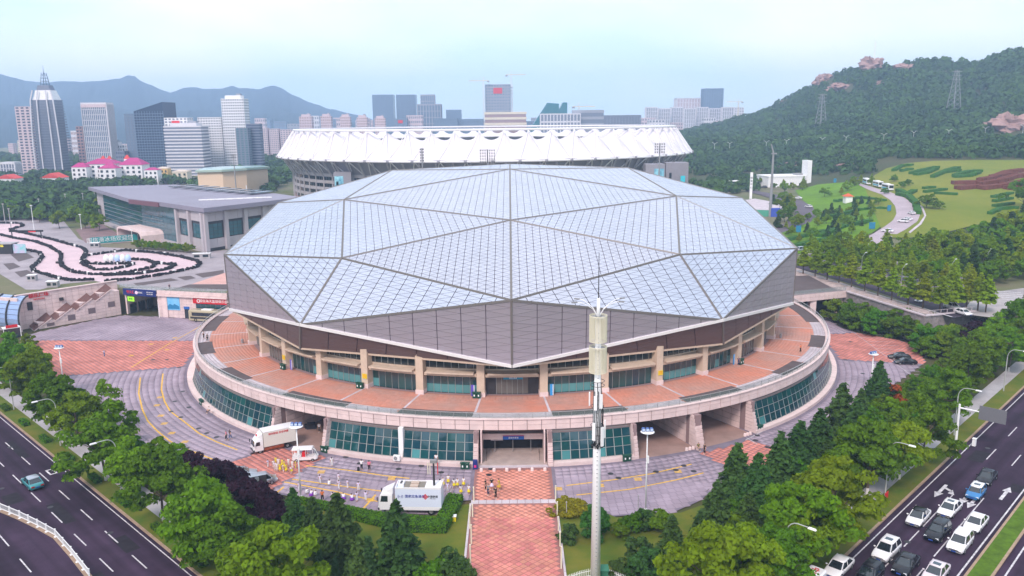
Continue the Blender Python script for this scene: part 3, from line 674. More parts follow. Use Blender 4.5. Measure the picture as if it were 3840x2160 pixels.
# letters of the sign
sg = MB().box(WP(5.6, .16, 8.35), (4.6, .08, .1), rzw).build('sign_rail', M_red_paint, lw)
lettering('颐乐广场', 1.25, M_red_paint, lw, WP(5.6, .25, 8.55), rzw, ext=.08); lettering('YILE PLAZA', .55, M_red_paint, lw, WP(5.6, .25, 7.55), rzw, ext=.06)
MB().box(WP(3.2, .2, 6.0), (1.3, .1, 2.2), rzw).build('wall_louvre', M_dark, lw)
for k in range(4):
    s0 = 3.6 + k * 5.4; h = 1.6 + 1.75 * k; ln = 5.5
    st = MB().box(WP(s0 + ln / 2, 1.6, h / 2), (ln, 3.0, h), rzw).build('stair_block', M_stone_d, lw)
    panel_wall(st, WP(s0, 3.12, 0), WP(s0 + ln, 3.12, 0), 0, h, 1.35, .88, back=False)
    MB().box(WP(s0 + ln / 2, 1.6, h + .08), (ln + .1, 3.3, .16), rzw).build('coping', M_stone, st)
    pts_ = [WP(s0 - 1.2, 0, h - 1.0), WP(s0 + 3.4, 0, h + 1.9), WP(s0 + 3.4, 3.4, h + 1.0), WP(s0 - 1.2, 3.4, h - 1.7)]
    MB().add(pts_ + [(x, y, z - .25) for x, y, z in pts_], [(3, 2, 1, 0), (4, 5, 6, 7), (0, 1, 5, 4), (1, 2, 6, 5), (2, 3, 7, 6), (3, 0, 4, 7)]).build('stair_roof', M_stone, st)
    for j in range(11):
        t = (j + .5) / 11; a_, b_ = [np.array(pts_[0]) + (np.array(pts_[3]) - pts_[0]) * t, np.array(pts_[1]) + (np.array(pts_[2]) - pts_[1]) * t]
        MB().tube(a_ + (0, 0, .08), b_ + (0, 0, .08), .1, .1, 4).build('louvre_slat', mat('slat_brown', (.20, .11, .10), .6), st)
    MB().box(WP(s0 + ln * .55, 3.22, h * .5), (1.9, .06, min(1.5, h * .55)), rzw).build('vent_grille', mat('grille', (.17, .13, .14), .6), st)
MB().box(WP(11, .5, 6.6), (.9, .7, .8), rzw).build('vent_unit', M_dark, lw)
# --- glass barrel canopy at the far left
bc = thing('barrel_canopy', 'curved blue glass barrel canopy with dark arch ribs at the left edge', 'canopy')
def BP(s, t, k=1.0): a = t * math.pi * .62; return (-126.6 - s * .93, 15.2 + s * .32 - 5.2 * math.sin(a) * k + 1.0, .9 + 8.3 * (.5 + .5 * math.cos(a * 1.25)) * 1.0 + (k - 1) * 3)
for i in range(5):
    s0, s1 = i * 4.4, (i + 1) * 4.4 - .3; nseg = 8
    for j in range(nseg):
        t0, t1 = j / nseg + .01, (j + 1) / nseg
        q = [BP(s0, t0), BP(s1, t0), BP(s1, t1), BP(s0, t1)]; q2 = [(x, y + .08, z - .06) for x, y, z in q]
        MB().add(q + q2, [(0, 1, 2, 3), (7, 6, 5, 4), (0, 4, 5, 1), (1, 5, 6, 2), (2, 6, 7, 3), (3, 7, 4, 0)]).build('glass_panel', mat('canopy_glass', (.30, .40, .62), .15, .3, rand=.15), bc)
for i in range(6): MB().path([BP(i * 4.4 - .1, j / 10, 1.03) for j in range(11)], .22, 6).build('arch_rib', M_dark, bc)
MB().box((-138, 17.6, 4.5), (21, .5, 9), math.atan2(-.32, .93) * 1).build('rear_wall', M_stone, bc)
kio = thing('shop_kiosk', 'small white framed kiosk with a red sign under the barrel canopy', 'kiosk', (-127.5, 9.0, 0), R_(40))
MB().box((0, 0, 1.3), (3.6, 2.2, 2.4)).build('booth', M_glass_d, kio); MB().box((0, 0, 2.62), (3.9, 2.5, .2)).build('roof', M_white, kio); MB().box((0, -1.2, 3.1), (2.6, .2, .7)).build('sign', M_red_paint, kio)
for x in (-1.85, 1.85): MB().box((x, -1.1, 1.25), (.16, .16, 2.5)).build('post', M_white, kio)
# --- tunnel under the terrace
tn = thing('tunnel_portal', 'dark vehicle tunnel under the terrace with a navy sign board above it', 'tunnel')
A_, B_ = np.array((-109.4, 33.6)), np.array((-98.7, 29.9)); _, ut, vt, Lt = frm(A_, B_); rzt = math.atan2(ut[1], ut[0])
def TP(s, n, z): q = A_ + ut * s - vt * n; return (q[0], q[1], z)
MB().box(TP(Lt / 2, -13, 6.45), (Lt + .6, 26.5, 1.0), rzt).build('ceiling_slab', M_conc, tn)
for s in (.0, Lt): MB().box(TP(s, -12, 3.0), (.5, 24, 6), rzt).build('tunnel_wall', M_stone, tn)
MB().box(TP(Lt / 2, -23.5, 3.0), (Lt, .4, 6), rzt).build('end_wall', M_dark, tn)
for k in range(3): MB().box(TP(.9, -1.5 - k * 3.2, 1.5), (.1, 2.4, 2.8), rzt).build('shop_window', M_glass_d, tn)
MB().box(TP(2.2, .4, 4.6), (2.3, .12, 1.3), rzt).build('green_sign', mat('lime_sign', (.30, .75, .04), .5, emit=.25), tn); lettering('停车', .7, mat('dk_green', (.02, .12, .02), .5), tn, TP(2.2, .5, 4.6), rzt)
sb = MB().box(TP(Lt / 2, .5, 6.65), (Lt + .2, .35, 1.9), rzt).build('sign_board', mat('navy', (.018, .03, .15), .45), tn)
lettering('悦文汇', .95, mat('sign_red', (.8, .05, .08), .5), sb, TP(2.6, .72, 6.65), rzt); lettering('时尚汇', .6, M_white, sb, TP(6.0, .72, 6.65), rzt)
lettering('美食 购物 运动', .34, M_white, sb, TP(9.3, .72, 6.9), rzt); lettering('休闲 娱乐 健身', .34, M_white, sb, TP(9.3, .72, 6.35), rzt)
MB().lathe([(.01, 0), (.5, 0), (.5, .05), (.01, .05)], n=14).build('sign_disc', mat('pale_pink', (.8, .6, .75), .5), sb, loc=TP(4.7, .75, 6.65)).rotation_euler = (math.pi / 2, 0, rzt)
# --- shop wall right of the tunnel
sw = thing('shop_wall', 'pale stone shop wall with blue poster and red club banner right of the tunnel', 'wall')
S0, S1 = np.array((-98.4, 29.8)), np.array((-77.0, 24.3)); _, us, vs_, Ls = frm(S0, S1); rzs = math.atan2(us[1], us[0])
def SP(s, n, z): q = S0 + us * s - vs_ * n; return (q[0], q[1], z)
panel_wall(sw, S0, S1, 0, 5.9, 1.5, .98, skip=lambda s, z: s > 11.6 and z < 5.0)
MB().box(SP(Ls / 2, .35, 6.35), (Ls, 1.0, .55), rzs).build('cornice', M_stone, sw); panel_wall(sw, SP(0, .5, 0), SP(Ls, .5, 0), 6.65, 7.75, 1.5, 1.1, .25)
MB().box(SP(2.0, .15, 3.0), (1.6, .5, 6.0), rzs).build('column', M_stone, sw)
po = MB().box(SP(4.6, .18, 4.0), (4.2, .1, 3.6), rzs).build('poster', mat('poster_sky', (.10, .42, .72), .5, col2=(.25, .55, .8), scale=.5), sw)
MB().add([SP(2.7, .25, 2.5), SP(6.5, .25, 2.5), SP(6.5, .25, 3.3), SP(5.0, .25, 4.0), SP(4.6, .25, 3.5), SP(3.6, .25, 3.9), SP(2.7, .25, 3.1)], [(0, 1, 2, 3, 4, 5, 6)]).build('poster_hill', mat('poster_hill', (.03, .2, .4), .5), po)
MB().box(SP(8.8, .14, 1.3), (1.5, .1, 2.6), rzs).build('door', M_glass_d, sw); MB().box(SP(8.8, .2, 3.0), (1.7, .12, .7), rzs).build('door_sign', M_blue_paint, sw)
for k in range(6): MB().box(SP(12.5 + k * 1.55, .0, 2.4), (1.45, .12, 4.6), rzs).build('pane', M_glass, sw)
rb = MB().box(SP(16.4, .3, 5.2), (10.6, .12, 1.5), rzs).build('club_banner', mat('banner_red', (.55, .02, .03), .5), sw)
lettering('国信海天篮球俱乐部', .98, M_white, rb, SP(17.6, .4, 5.2), rzs, ext=.02)
MB().lathe([(.32, 0), (.5, 0), (.5, .04), (.32, .04)], n=16).build('club_emblem', M_white, rb, loc=SP(12.9, .4, 5.2)).rotation_euler = (math.pi / 2, 0, rzs)
lamp_post = MB().tube(SP(.6, 1.2, 0), SP(.6, 1.2, 4.2), .09).build('white_post', M_white); tag(lamp_post, 'plain white post standing right of the tunnel mouth', 'post')
# terrace-edge glass rail
rl = thing('terrace_rail', 'glass balustrade along the terrace edge above the tunnel and red banner', 'railing')
for a, b in ((TP(-1.5, .3, 0), TP(Lt, .3, 0)), (SP(0, .6, 0), SP(Ls, .6, 0))):
    a2, u2, v2, L2 = frm(a, b); n2 = int(L2 / 1.5)
    for k in range(n2):
        c = a2 + u2 * (k + .5) * L2 / n2; MB().box((c[0], c[1], 8.25), (L2 / n2 - .1, .03, .95), math.atan2(u2[1], u2[0])).build('rail_pane', glassmat('rail_glass', (.35, .42, .42), .3), rl)
        c = a2 + u2 * k * L2 / n2; MB().box((c[0], c[1], 8.2), (.06, .06, 1.1)).build('rail_post', M_grey, rl)
    c = a2 + u2 * L2 / 2; MB().box((c[0], c[1], 8.78), (L2, .07, .06), math.atan2(u2[1], u2[0])).build('top_rail', M_grey, rl)
# --- kart plaza on the terrace
def zk(L, z=7.0): return [g(x * .2604, 523.2 + y * .2604, z) for x, y in L]
up = struct(sheet('upper_plaza', [tuple(p[:2]) for p in zk([(-250, 420), (-250, 60), (0, 120), (300, 110), (560, 60), (760, 300), (1000, 380), (1900, 430), (2250, 400), (2500, 620), (2400, 800), (1880, 800), (1650, 790), (1500, 770), (1220, 765), (1190, 755), (1000, 700), (600, 735), (390, 790), (250, 790), (0, 640), (-250, 560)])], 7.05, mat('upper_paving', (.33, .29, .31), .85, var=.14, scale=.12)))
for L in ([(1290, 730), (1650, 680), (1730, 700), (1330, 755)], [(1710, 670), (1840, 655), (1895, 680), (1790, 700)], [(1880, 640), (2160, 600), (2165, 640), (1960, 675)], [(1650, 790), (1830, 740), (2400, 740), (2400, 790)], [(100, 450), (250, 430), (330, 480), (180, 520)], [(30, 540), (130, 530), (200, 570), (90, 600)], [(140, 620), (260, 600), (330, 640), (200, 670)]):
    sheet('dark_paving_panel', [tuple(p[:2]) for p in zk(L)], 7.06, M_darkp, up)
sheet('pink_paving_panel', [tuple(p[:2]) for p in zk([(1850, 738), (2165, 630), (2400, 600), (2400, 738)])], 7.062, mat('pink_paving', (.58, .34, .30), .85, var=.1, scale=.2), up)
struct(sheet('kart_track', [tuple(p[:2]) for p in zk([(-200, 170), (0, 160), (190, 150), (240, 180), (100, 225), (330, 270), (560, 330), (800, 390), (835, 430), (1000, 445), (1200, 430), (1500, 440), (1750, 480), (1900, 520), (1935, 545), (1900, 585), (1750, 620), (1500, 670), (1250, 705), (1000, 722), (910, 705), (700, 712), (520, 685), (450, 655), (330, 622), (310, 580), (370, 540), (410, 480), (380, 437), (230, 415), (0, 320), (-200, 260)])], 7.075, mat('track_surface', (.60, .45, .48), .85, var=.08, scale=.15)))
def tyres(L, label, w=.42, rows=1):
    P = zk(L); mb = MB(); pts = []
    for a, b in zip(P[:-1], P[1:]):
        n = max(1, int(np.linalg.norm(b - a) / .45))
        for i in range(n): pts.append(a + (b - a) * i / n)
    r_ = random.Random(len(L))
    for p in pts:
        for q in range(rows):
            x, y = p[0] + r_.uniform(-.45, .45), p[1] + r_.uniform(-.3, .3) + q * .7; h = r_.uniform(.5, 1.0); k = 1 if r_.random() < .03 else 0
            mb.lathe([(w * .55, .02), (w, .06), (w, h - .1), (w * .8, h), (w * .45, h), (w * .45, h * .6)], (x, y, 7.08), 7, k)
    tag(mb.build('tyre_barrier', [M_black, M_white]), label, 'tyre barrier', 'tyre barriers around the kart track')
tyres([(300, 265), (500, 310), (640, 350), (800, 390), (835, 430), (810, 480), (790, 540), (830, 570), (930, 605), (1060, 605), (1200, 580), (1290, 555), (1270, 545), (1000, 550), (850, 545), (800, 500), (830, 470)], 'black tyre barrier looping round the far bend of the kart track')
tyres([(830, 470), (1000, 445), (1200, 415), (1500, 440), (1750, 480), (1900, 520), (1935, 545), (1900, 580), (1750, 615), (1500, 665), (1250, 700), (1000, 720)], 'black tyre barrier around the right hand end of the kart track')
tyres([(0, 265), (150, 300), (330, 330), (480, 380), (590, 450), (585, 520), (610, 580), (720, 630), (900, 650), (1100, 650), (1350, 610), (1480, 580), (1500, 540), (1400, 510), (1230, 505)], 'black tyre barrier between the two lanes, curling into the spiral middle')
tyres([(1500, 540), (1690, 560), (1620, 600), (1350, 645), (1000, 660)], 'short crescent tyre barrier inside the spiral of the kart track', rows=2)
tyres([(230, 410), (380, 435), (410, 480), (370, 540), (310, 580), (330, 620), (450, 650), (520, 680), (700, 710), (910, 700)], 'black tyre barrier on the near side of the kart track above the stairs')
tyres([(0, 150), (200, 155), (225, 180), (95, 215), (180, 240), (300, 262)], 'zigzag tyre barrier at the far left end of the kart track')
gate = thing('track_gantry', 'black start gantry with red panel across the kart track', 'gantry', tuple(g(68, 600, 7.08)))
for x in (-6, 6): MB().box((x, 0, 1.5), (.3, .3, 3)).build('post', M_black, gate)
MB().box((0, 0, 3.1), (14, .4, .7)).build('beam', M_black, gate); MB().box((2.5, -.22, 2.9), (3, .1, .5)).build('red_panel', M_red_paint, gate)
arrow_ = MB().add([(0, 0, 0), (1.6, -.6, 0), (.4, 1.2, 0), (0, 0, .7), (1.6, -.6, .7), (.4, 1.2, .7)], [(2, 1, 0), (3, 4, 5), (0, 1, 4, 3), (1, 2, 5, 4), (2, 0, 3, 5)])
tag(arrow_.build('track_arrow_board', M_dark, loc=tuple(g(140, 663, 7.08))), 'dark triangular arrow board lying on the pink kart track', 'board')
def cabin(x, y, w, label, cat='cabin', red=False):
    c = thing('site_cabin', label, cat, tuple(g(x, y, 7.06)), R_(8), 'cabins on the kart plaza'); c.scale = (.72, .72, .72)
    MB().box((0, 0, 1.2), (w, 2.4, 2.4)).build('cabin_body', M_conc, c); MB().box((0, 0, 2.5), (w + .3, 2.7, .16)).build('roof', M_red_paint if red else M_white, c)
    for k in (-.25, .25): MB().box((w * k, -1.22, 1.35), (w * .32, .08, 1.1)).build('window', M_glass_d, c)
cabin(240, 622, 4.6, 'white site cabin in front of the teal rink banner'); cabin(134, 722, 4.2, 'white box cabin on the terrace above the red lettering'); cabin(508, 650, 8.0, 'long white open kiosk by the right end of the track')
cabin(82, 706, 3.4, 'small pale booth left of the white box cabin')
# inflatable display inside the track
inf = thing('inflatable_display', 'white and blue inflatable display inside the spiral of the track', 'inflatable', tuple(g(298, 662, 7.08)))
for k, (x, c) in enumerate(((-4, M_white), (-2.2, M_white), (-.2, mat('pale_blue', (.45, .6, .85), .5)), (1.6, M_white), (3.4, MATS['pale_blue']))):
    MB().sphere((x, 0, 1.5), (1.0, .8, 1.5), 10).build('inflated_lobe', c, inf, smooth=True); MB().sphere((x + .2, -.5, .6), (.35, .3, .4), 8).build('dark_patch', M_dark, inf)
# food stall at the far left
fs_ = thing('food_stall', 'dark stall with yellow lit letters and a bright picture board at the left edge', 'stall', tuple(g(18, 637, 7.06)))
MB().box((-1, 0, 1.8), (8, 4, 3.6)).build('stall_body', M_dark, fs_); MB().box((-1, 0, 3.75), (9, 5, .3)).build('roof', M_conc, fs_)
lettering('小吃饮品', .9, mat('lit_yellow', (.9, .75, .05), .5, emit=.6), fs_, (-1.5, -2.1, 3.0)); pb = MB().box((5.6, -1.4, 1.9), (4.6, .15, 3.4)).build('picture_board', mat('pic_pink', (.65, .5, .7), .5, col2=(.25, .6, .62), scale=.5), fs_)
# --- exhibition hall
hall = thing('exhibition_hall', 'flat roofed grey exhibition hall with a curved teal glass front', 'hall')
ZR = 23.3
N_, Lf, Rt = g(512, 524, ZR)[:2], g(222, 470, ZR)[:2], g(760, 496, ZR)[:2]
k1, k2 = g(325, 500, ZR)[:2], g(400, 508, ZR)[:2]
Bk, B2_ = g(440, 464, ZR)[:2], g(690, 486, ZR)[:2]
outl = [Lf, k1, k2, N_, Rt, B2_, Bk]
MB().prism([tuple(p) for p in outl], ZR - 1.6, ZR).build('roof', mat('hall_roof', (.27, .25, .31), .6, .2, var=.06, scale=.05), hall)
ctr = (N_ + Lf + Rt + Bk) / 4
def ins(p, d): q = ctr - p; return p + q / np.linalg.norm(q) * d
i_L, i_1, i_2, i_N, i_R = ins(Lf, 7), ins(k1, 5.5), ins(k2, 4), ins(N_, 3), ins(Rt, 3)
MB().prism([tuple(p) for p in (i_L, i_1, i_2, i_N, i_R, ins(B2_, 3), ins(Bk, 3))], 6.9, ZR - 1.9).build('core', M_dark, hall)
def facade(a, b, z0, z1, nx, nz_, m, name, gap=.12, th=.25, out=.0):
    a, u, v, L = frm(a, b); rz = math.atan2(u[1], u[0]); w, h = L / nx, (z1 - z0) / nz_; me_ = MB().box((0, 0, 0), (w - gap, th, h - gap)).mesh(name)
    for i in range(nx):
        for j in range(nz_):
            p = a + u * (i + .5) * w - v * (th / 2 + out); link(name, me_, m, hall, (p[0], p[1], z0 + (j + .5) * h), rz)
M_hg = mat('hall_glass', (.03, .11, .14), .08, 0, rand=.35, spec=.9); M_hs = mat('hall_stone', (.44, .40, .42), .75, rand=.06)
g0 = i_L + (i_1 - i_L) * .16
facade(i_L, g0, 7, ZR - 1.9, 2, 4, M_hs, 'stone_panel')
facade(g0, i_1, 8.2, ZR - 1.9, 9, 6, M_hg, 'glass_pane'); facade(i_1, i_2, 8.2, ZR - 1.9, 7, 6, M_hg, 'glass_pane')
e0 = i_2 + (i_N - i_2) * .4
facade(i_2, e0, 8.2, ZR - 1.9, 4, 6, M_hg, 'glass_pane'); facade(e0, i_N, 8.2, 11.6, 6, 1, M_hs, 'stone_panel'); facade(e0, i_N, 17.9, ZR - 1.9, 6, 1, M_hs, 'stone_panel')
facade(i_N, i_R, 8.2, 11.6, 9, 1, M_hs, 'stone_panel'); facade(i_N, i_R, 17.9, ZR - 1.9, 9, 1, M_hs, 'stone_panel')
for a, b, n in ((e0, i_N, 2), (i_N, i_R, 5)):
    aa, u, v, L = frm(a, b); rz = math.atan2(u[1], u[0])
    for k in range(n + 1):
        p = aa + u * k * L / n - v * .7; MB().box((p[0], p[1], 14.3), (1.5, 1.2, 14.2), rz).build('column', M_hs, hall)
    for k in range(n):
        for q in range(3):
            for r in range(4):
                p = aa + u * ((k + .28 + q * .22) * L / n) - v * .2; MB().box((p[0], p[1], 12.5 + r * 1.3), (L / n * .2, .12, 1.2), rz).build('window_pane', M_hg, hall)
for a, b in ((g0, i_1), (i_1, i_2)):
    for z in (10.2, 12.0, 13.8, 15.6, 17.2): aa, u, v, L = frm(a, b); c = aa + u * L / 2 - v * .5; MB().box((c[0], c[1], z), (L, .25, .12), math.atan2(u[1], u[0])).build('sunshade', M_grey, hall)
MB().prism([tuple(p) for p in (ins(Lf, 1), ins(k1, 2), ins(k2, 1.5), ins(N_, 1), i_N, i_2, i_1, i_L)][::1], 6.9, 8.2).build('terrace_base', M_hs, hall)
brow = frm(k1, k2); c = brow[0] + brow[1] * brow[3] / 2 - brow[2] * .2; MB().box((c[0], c[1], ZR - 1.1), (brow[3], .4, 1.7), math.atan2(brow[1][1], brow[1][0])).build('fascia_board', mat('maroon', (.16, .08, .10), .6), hall)
# solar arrays
for k in range(8):
    p = g(462 + k * 27, 471 + k * 2.4, ZR)[:2]; q = g(505 + k * 26, 468 + k * 2.6, ZR)[:2]; u = Rt - N_; u /= np.linalg.norm(u)
    MB().box((p[0], p[1], ZR + .7), (4.6, 13, .25), math.atan2(u[1], u[0]) - math.pi / 2).build('solar_array', M_glass_d, hall)
for k in range(7):
    p = g(520 + k * 24, 504 - k * 1.0, ZR)[:2]; MB().box((p[0], p[1], ZR + .25), (6, .5, .4), R_(10)).build('roof_vent', M_white, hall)
# arched porch
pc = g(325, 598, 8.2)[:2]; aa, u, v, L = frm(i_1, i_2); rz = math.atan2(u[1], u[0])
pa = i_1 + u * (-.25 * L) - v * 9
def PP(s, n, z): q = pa + u * s - v * n; return (q[0], q[1], z)
prof = [(0, 0), (0, 3.2), (1.0, 4.5), (2.5, 5.0), (24, 5.0), (26, 4.4), (27, 3.2), (27, 0)]
arc = MB()
for (s0, z0), (s1, z1) in zip(prof[:-1], prof[1:]): arc.add([PP(s0, 0, 7 + z0), PP(s1, 0, 7 + z1), PP(s1, -9, 7 + z1), PP(s0, -9, 7 + z0), PP(s0 * .94 + .8, 0, 7 + z0 * .86), PP(s1 * .94 + .8, 0, 7 + z1 * .86), PP(s1 * .94 + .8, -9, 7 + z1 * .86), PP(s0 * .94 + .8, -9, 7 + z0 * .86)], [(0, 1, 2, 3), (4, 5, 1, 0), (7, 6, 5, 4), (3, 2, 6, 7)])
arc.build('arched_porch', M_stone, hall); MB().box(PP(13.5, -5, 9), (24, .3, 4), rz).build('porch_glass', M_glass_d, hall)
# rink banner on the forecourt wall
bw = thing('rink_banner_wall', 'low wall with a long teal ice rink banner in white letters', 'wall')
a, b = g(228, 616, 7.06), g(347, 606, 7.06); a2, u2, v2, L2 = frm(a, b); rb_ = math.atan2(u2[1], u2[0]); c = a2 + u2 * L2 / 2
MB().box((c[0], c[1] + .3, 8.4), (L2, .5, 2.8), rb_).build('wall', M_stone, bw)
bb = MB().box((c[0], c[1] - .05, 8.6), (L2, .12, 2.5), rb_).build('banner', mat('teal', (.02, .20, .24), .5, col2=(.03, .36, .36), scale=.12), bw)
lettering('国信滑冰场欢迎您', 2.1, M_white, bb, (a2[0] + u2[0] * L2 * .42, a2[1] + u2[1] * L2 * .42 - .2, 8.6), rb_)
forec = struct(sheet('hall_forecourt', [tuple(g(x, y, 7)[:2]) for x, y in ((190, 578), (250, 560), (300, 590), (350, 604), (300, 612), (215, 612))], 7.09, mat('brown_deck', (.23, .15, .15), .8, var=.15, scale=.4)))
# ================================================================ the white membrane stadium behind the arena
SX, SY = -15.0, 327.0
stad = thing('stadium', 'round white stadium with a pleated tent membrane roof behind the arena', 'stadium', (SX, SY, 7))
M_memb = mat('membrane', (.86, .81, .85), .55, trans=.2); M_bowl = mat('bowl_concrete', (.27, .26, .29), .8, var=.08, scale=.1); M_steel = mat('white_steel', (.74, .73, .74), .5)
def sp(a, rx, ry, z): return (rx * math.cos(a), ry * math.sin(a), z - 7)
NP = 60; V = []; nu = NP * 8; prof_v = np.linspace(0, 1, 13)
for i in range(nu):
    a = 2 * math.pi * i / nu; ph = (i % 8) / 8; w = abs(2 * ph - 1) ** 1.9                  # 1 at the mast, 0 midway
    for t in prof_v:
        rx, ry = 127 - 33 * t, 118 - 33 * t
        tent = (t / .30) if t < .30 else 1 - (t - .30) / .70 * .62
        zn, zv = 33.6 + 14.3 * tent, 33.7 + 9.6 * (math.sin(min(1, t / .42) * math.pi / 2) if t < .42 else 1 - (t - .42) * .35)
        V.append(sp(a, rx, ry, w * zn + (1 - w) * zv + (.0 if t else .35 * (1 - w))))
n_ = len(prof_v); F = [((i * n_ + j), ((i + 1) % nu) * n_ + j, ((i + 1) % nu) * n_ + j + 1, i * n_ + j + 1) for i in range(nu) for j in range(n_ - 1)]
link('membrane_roof', npmesh('membrane_roof', V, F, True), M_memb, stad)
def ringtube(rx, ry, z, r, name, m, n=120): MB().path([sp(2 * math.pi * i / n, rx, ry, z) for i in range(n + 1)], r, 6).build(name, m, stad)
ringtube(117.1, 108.1, 48.4, .55, 'top_ring', M_steel); ringtube(114, 105, 48.6, .4, 'top_ring', M_steel); ringtube(127.3, 118.3, 33.3, .55, 'base_ring', M_steel); ringtube(94, 85, 41.5, .4, 'inner_ring', M_steel)
for i in range(NP):
    a = 2 * math.pi * i / NP; d = math.pi / NP; st = MB()
    top = sp(a, 117.2, 108.2, 48.3)
    if math.sin(a) < .35: 
        for s in (-1, 1): st.tube(sp(a + s * d, 127.4, 118.4, 33.6), top, .24, .2, 5)
        st.tube(sp(a, 126.9, 117.9, 33.7), top, .2, .16, 5)
        st.tube(sp(a + d, 125, 116, 33), sp(a + d * .3, 117, 108, 25), .3, .3, 5); st.tube(sp(a + d, 125, 116, 33), sp(a + d * 1.7, 117, 108, 25), .3, .3, 5)
        st.build('mast_strut', M_steel, stad)
        MB().sphere(sp(a + d, 127.6, 118.6, 33.2), .9, 6).build('node_joint', M_bowl, stad)
MB().lathe([(1.165, 0), (1.165, 24), (1.04, 24.5), (1.0, 15)], n=96).build('x', M_bowl) if False else None
def ell(prof, name, m, n=120):
    vs = []; k = len(prof)
    for i in range(n): vs += [sp(2 * math.pi * i / n, r, r - 9, z) for r, z in prof]
    MB().add(vs, [(i * k + j, ((i + 1) % n) * k + j, ((i + 1) % n) * k + j + 1, i * k + j + 1) for i in range(n) for j in range(k - 1)]).build(name, m, stad)
ell([(117, 7), (117.5, 25), (123, 32.4), (95, 36), (70, 16)], 'bowl', M_bowl)
ell([(88, 37), (94, 41)], 'inner_shade_band', M_dark)  # solid dark band in place of the shade below the inner roof edge
for k in range(5):
    z = 7.5 + k * 3.7; ell([(117, z + 2.0), (118.7, z + 2.0), (118.7, z + 3.5), (117, z + 3.5)], 'floor_band', M_conc if k else M_red_j)
wnd = MB()
for k in range(4):
    for i in range(150):
        a = math.pi + math.pi * i / 150; z = 11.1 + k * 3.7
        p0, p1 = sp(a, 117.9, 108.9, z), sp(a + math.pi / 170, 117.9, 108.9, z); wnd.add([p0, p1, (*p1[:2], p1[2] + 1.7), (*p0[:2], p0[2] + 1.7)], [(0, 1, 2, 3)])
stuff(wnd.build('window_band', M_glass_d, stad))
for i in range(44):
    a = math.pi * 1.02 + math.pi * .96 * i / 43; MB().tube(sp(a, 118.9, 109.9, 7), sp(a, 118.9, 109.9, 24), .35, .35, 5).tube(sp(a, 118.9, 109.9, 24), sp(a, 124, 115, 32), .45, .6, 5).build('facade_rib', M_conc, stad)
def stower(x, ytop, Y, w, name, poster, letter=None):
    p = at(x, ytop, Y); t = MB().box((p[0] - SX, Y - SY, (p[2] - 7) / 2), (w, 9, p[2] - 7)).build('stair_tower', M_bowl, stad)
    if poster: pp = MB().box((p[0] - SX + poster * w * .2, Y - SY - 4.6, (p[2] - 7) * .55), (w * .5, .2, (p[2] - 7) * .7)).build('poster', mat('poster_blue', (.05, .22, .36), .5, col2=(.35, .7, .8), scale=.35), t)
    MB().box((p[0] - SX - w * .3, Y - SY - 4.6, (p[2] - 7) * .7), (1.2, .2, 3)).build('tower_window', M_glass_d, t)
    if letter: lettering(letter, 4.2, M_red_paint, t, (p[0] - SX + w * .12, Y - SY - 4.75, (p[2] - 7) * .2), ext=.1)
stower(865, 432, 236, 9, 'a', -1); stower(1645, 412, 236, 10, 'b', 1); stower(1700, 408, 250, 12, 'c', 0, 'S')
MB().box((at(1714, 410, 248)[0] - SX, 248 - SY - 5, 11), (2.4, .3, 10)).build('side_poster', mat('poster_cyan', (.05, .5, .6), .5), stad)
# flood light masts
def mast(x, ytop, ybase_Y, w, rows, label, lean=0, zb=7.0):
    Y = ybase_Y; tp = at(x, ytop, Y); b = thing('floodlight_mast', label, 'floodlight', (tp[0], Y, zb), 0, 'floodlight masts'); h = tp[2] - zb
    MB().tube((0, 0, 0), (0, 0, h), .45, .28, 8).build('mast_pole', M_grey, b)
    fr_ = MB()
    for r in range(rows + 1): fr_.box((0, 0, h - r * 1.3), (w, .15, .12))
    fr_.build('lamp_frame', M_grey, b); lm = MB().box((0, 0, 0), (.62, .5, .6), 0, 0, .8).mesh('floodlight_lamp')
    for r in range(rows):
        for k in range(max(2, int(w / 1.0))): link('floodlight_lamp', lm, M_dark, b, (-w / 2 + (k + .5) * w / max(2, int(w / 1.0)), -.25, h - r * 1.3 - .5))
mast(1061, 373, 190, 2.6, 5, 'leftmost floodlight mast in front of the white membrane roof'); mast(1226, 376, 195, 7.5, 5, 'wide floodlight mast in front of the middle of the stadium'); mast(1660, 360, 215, 5.5, 4, 'floodlight mast in front of the right end of the membrane roof')
mast(587, 388, 330, 3.0, 2, 'slim floodlight mast beside the curved beige building')
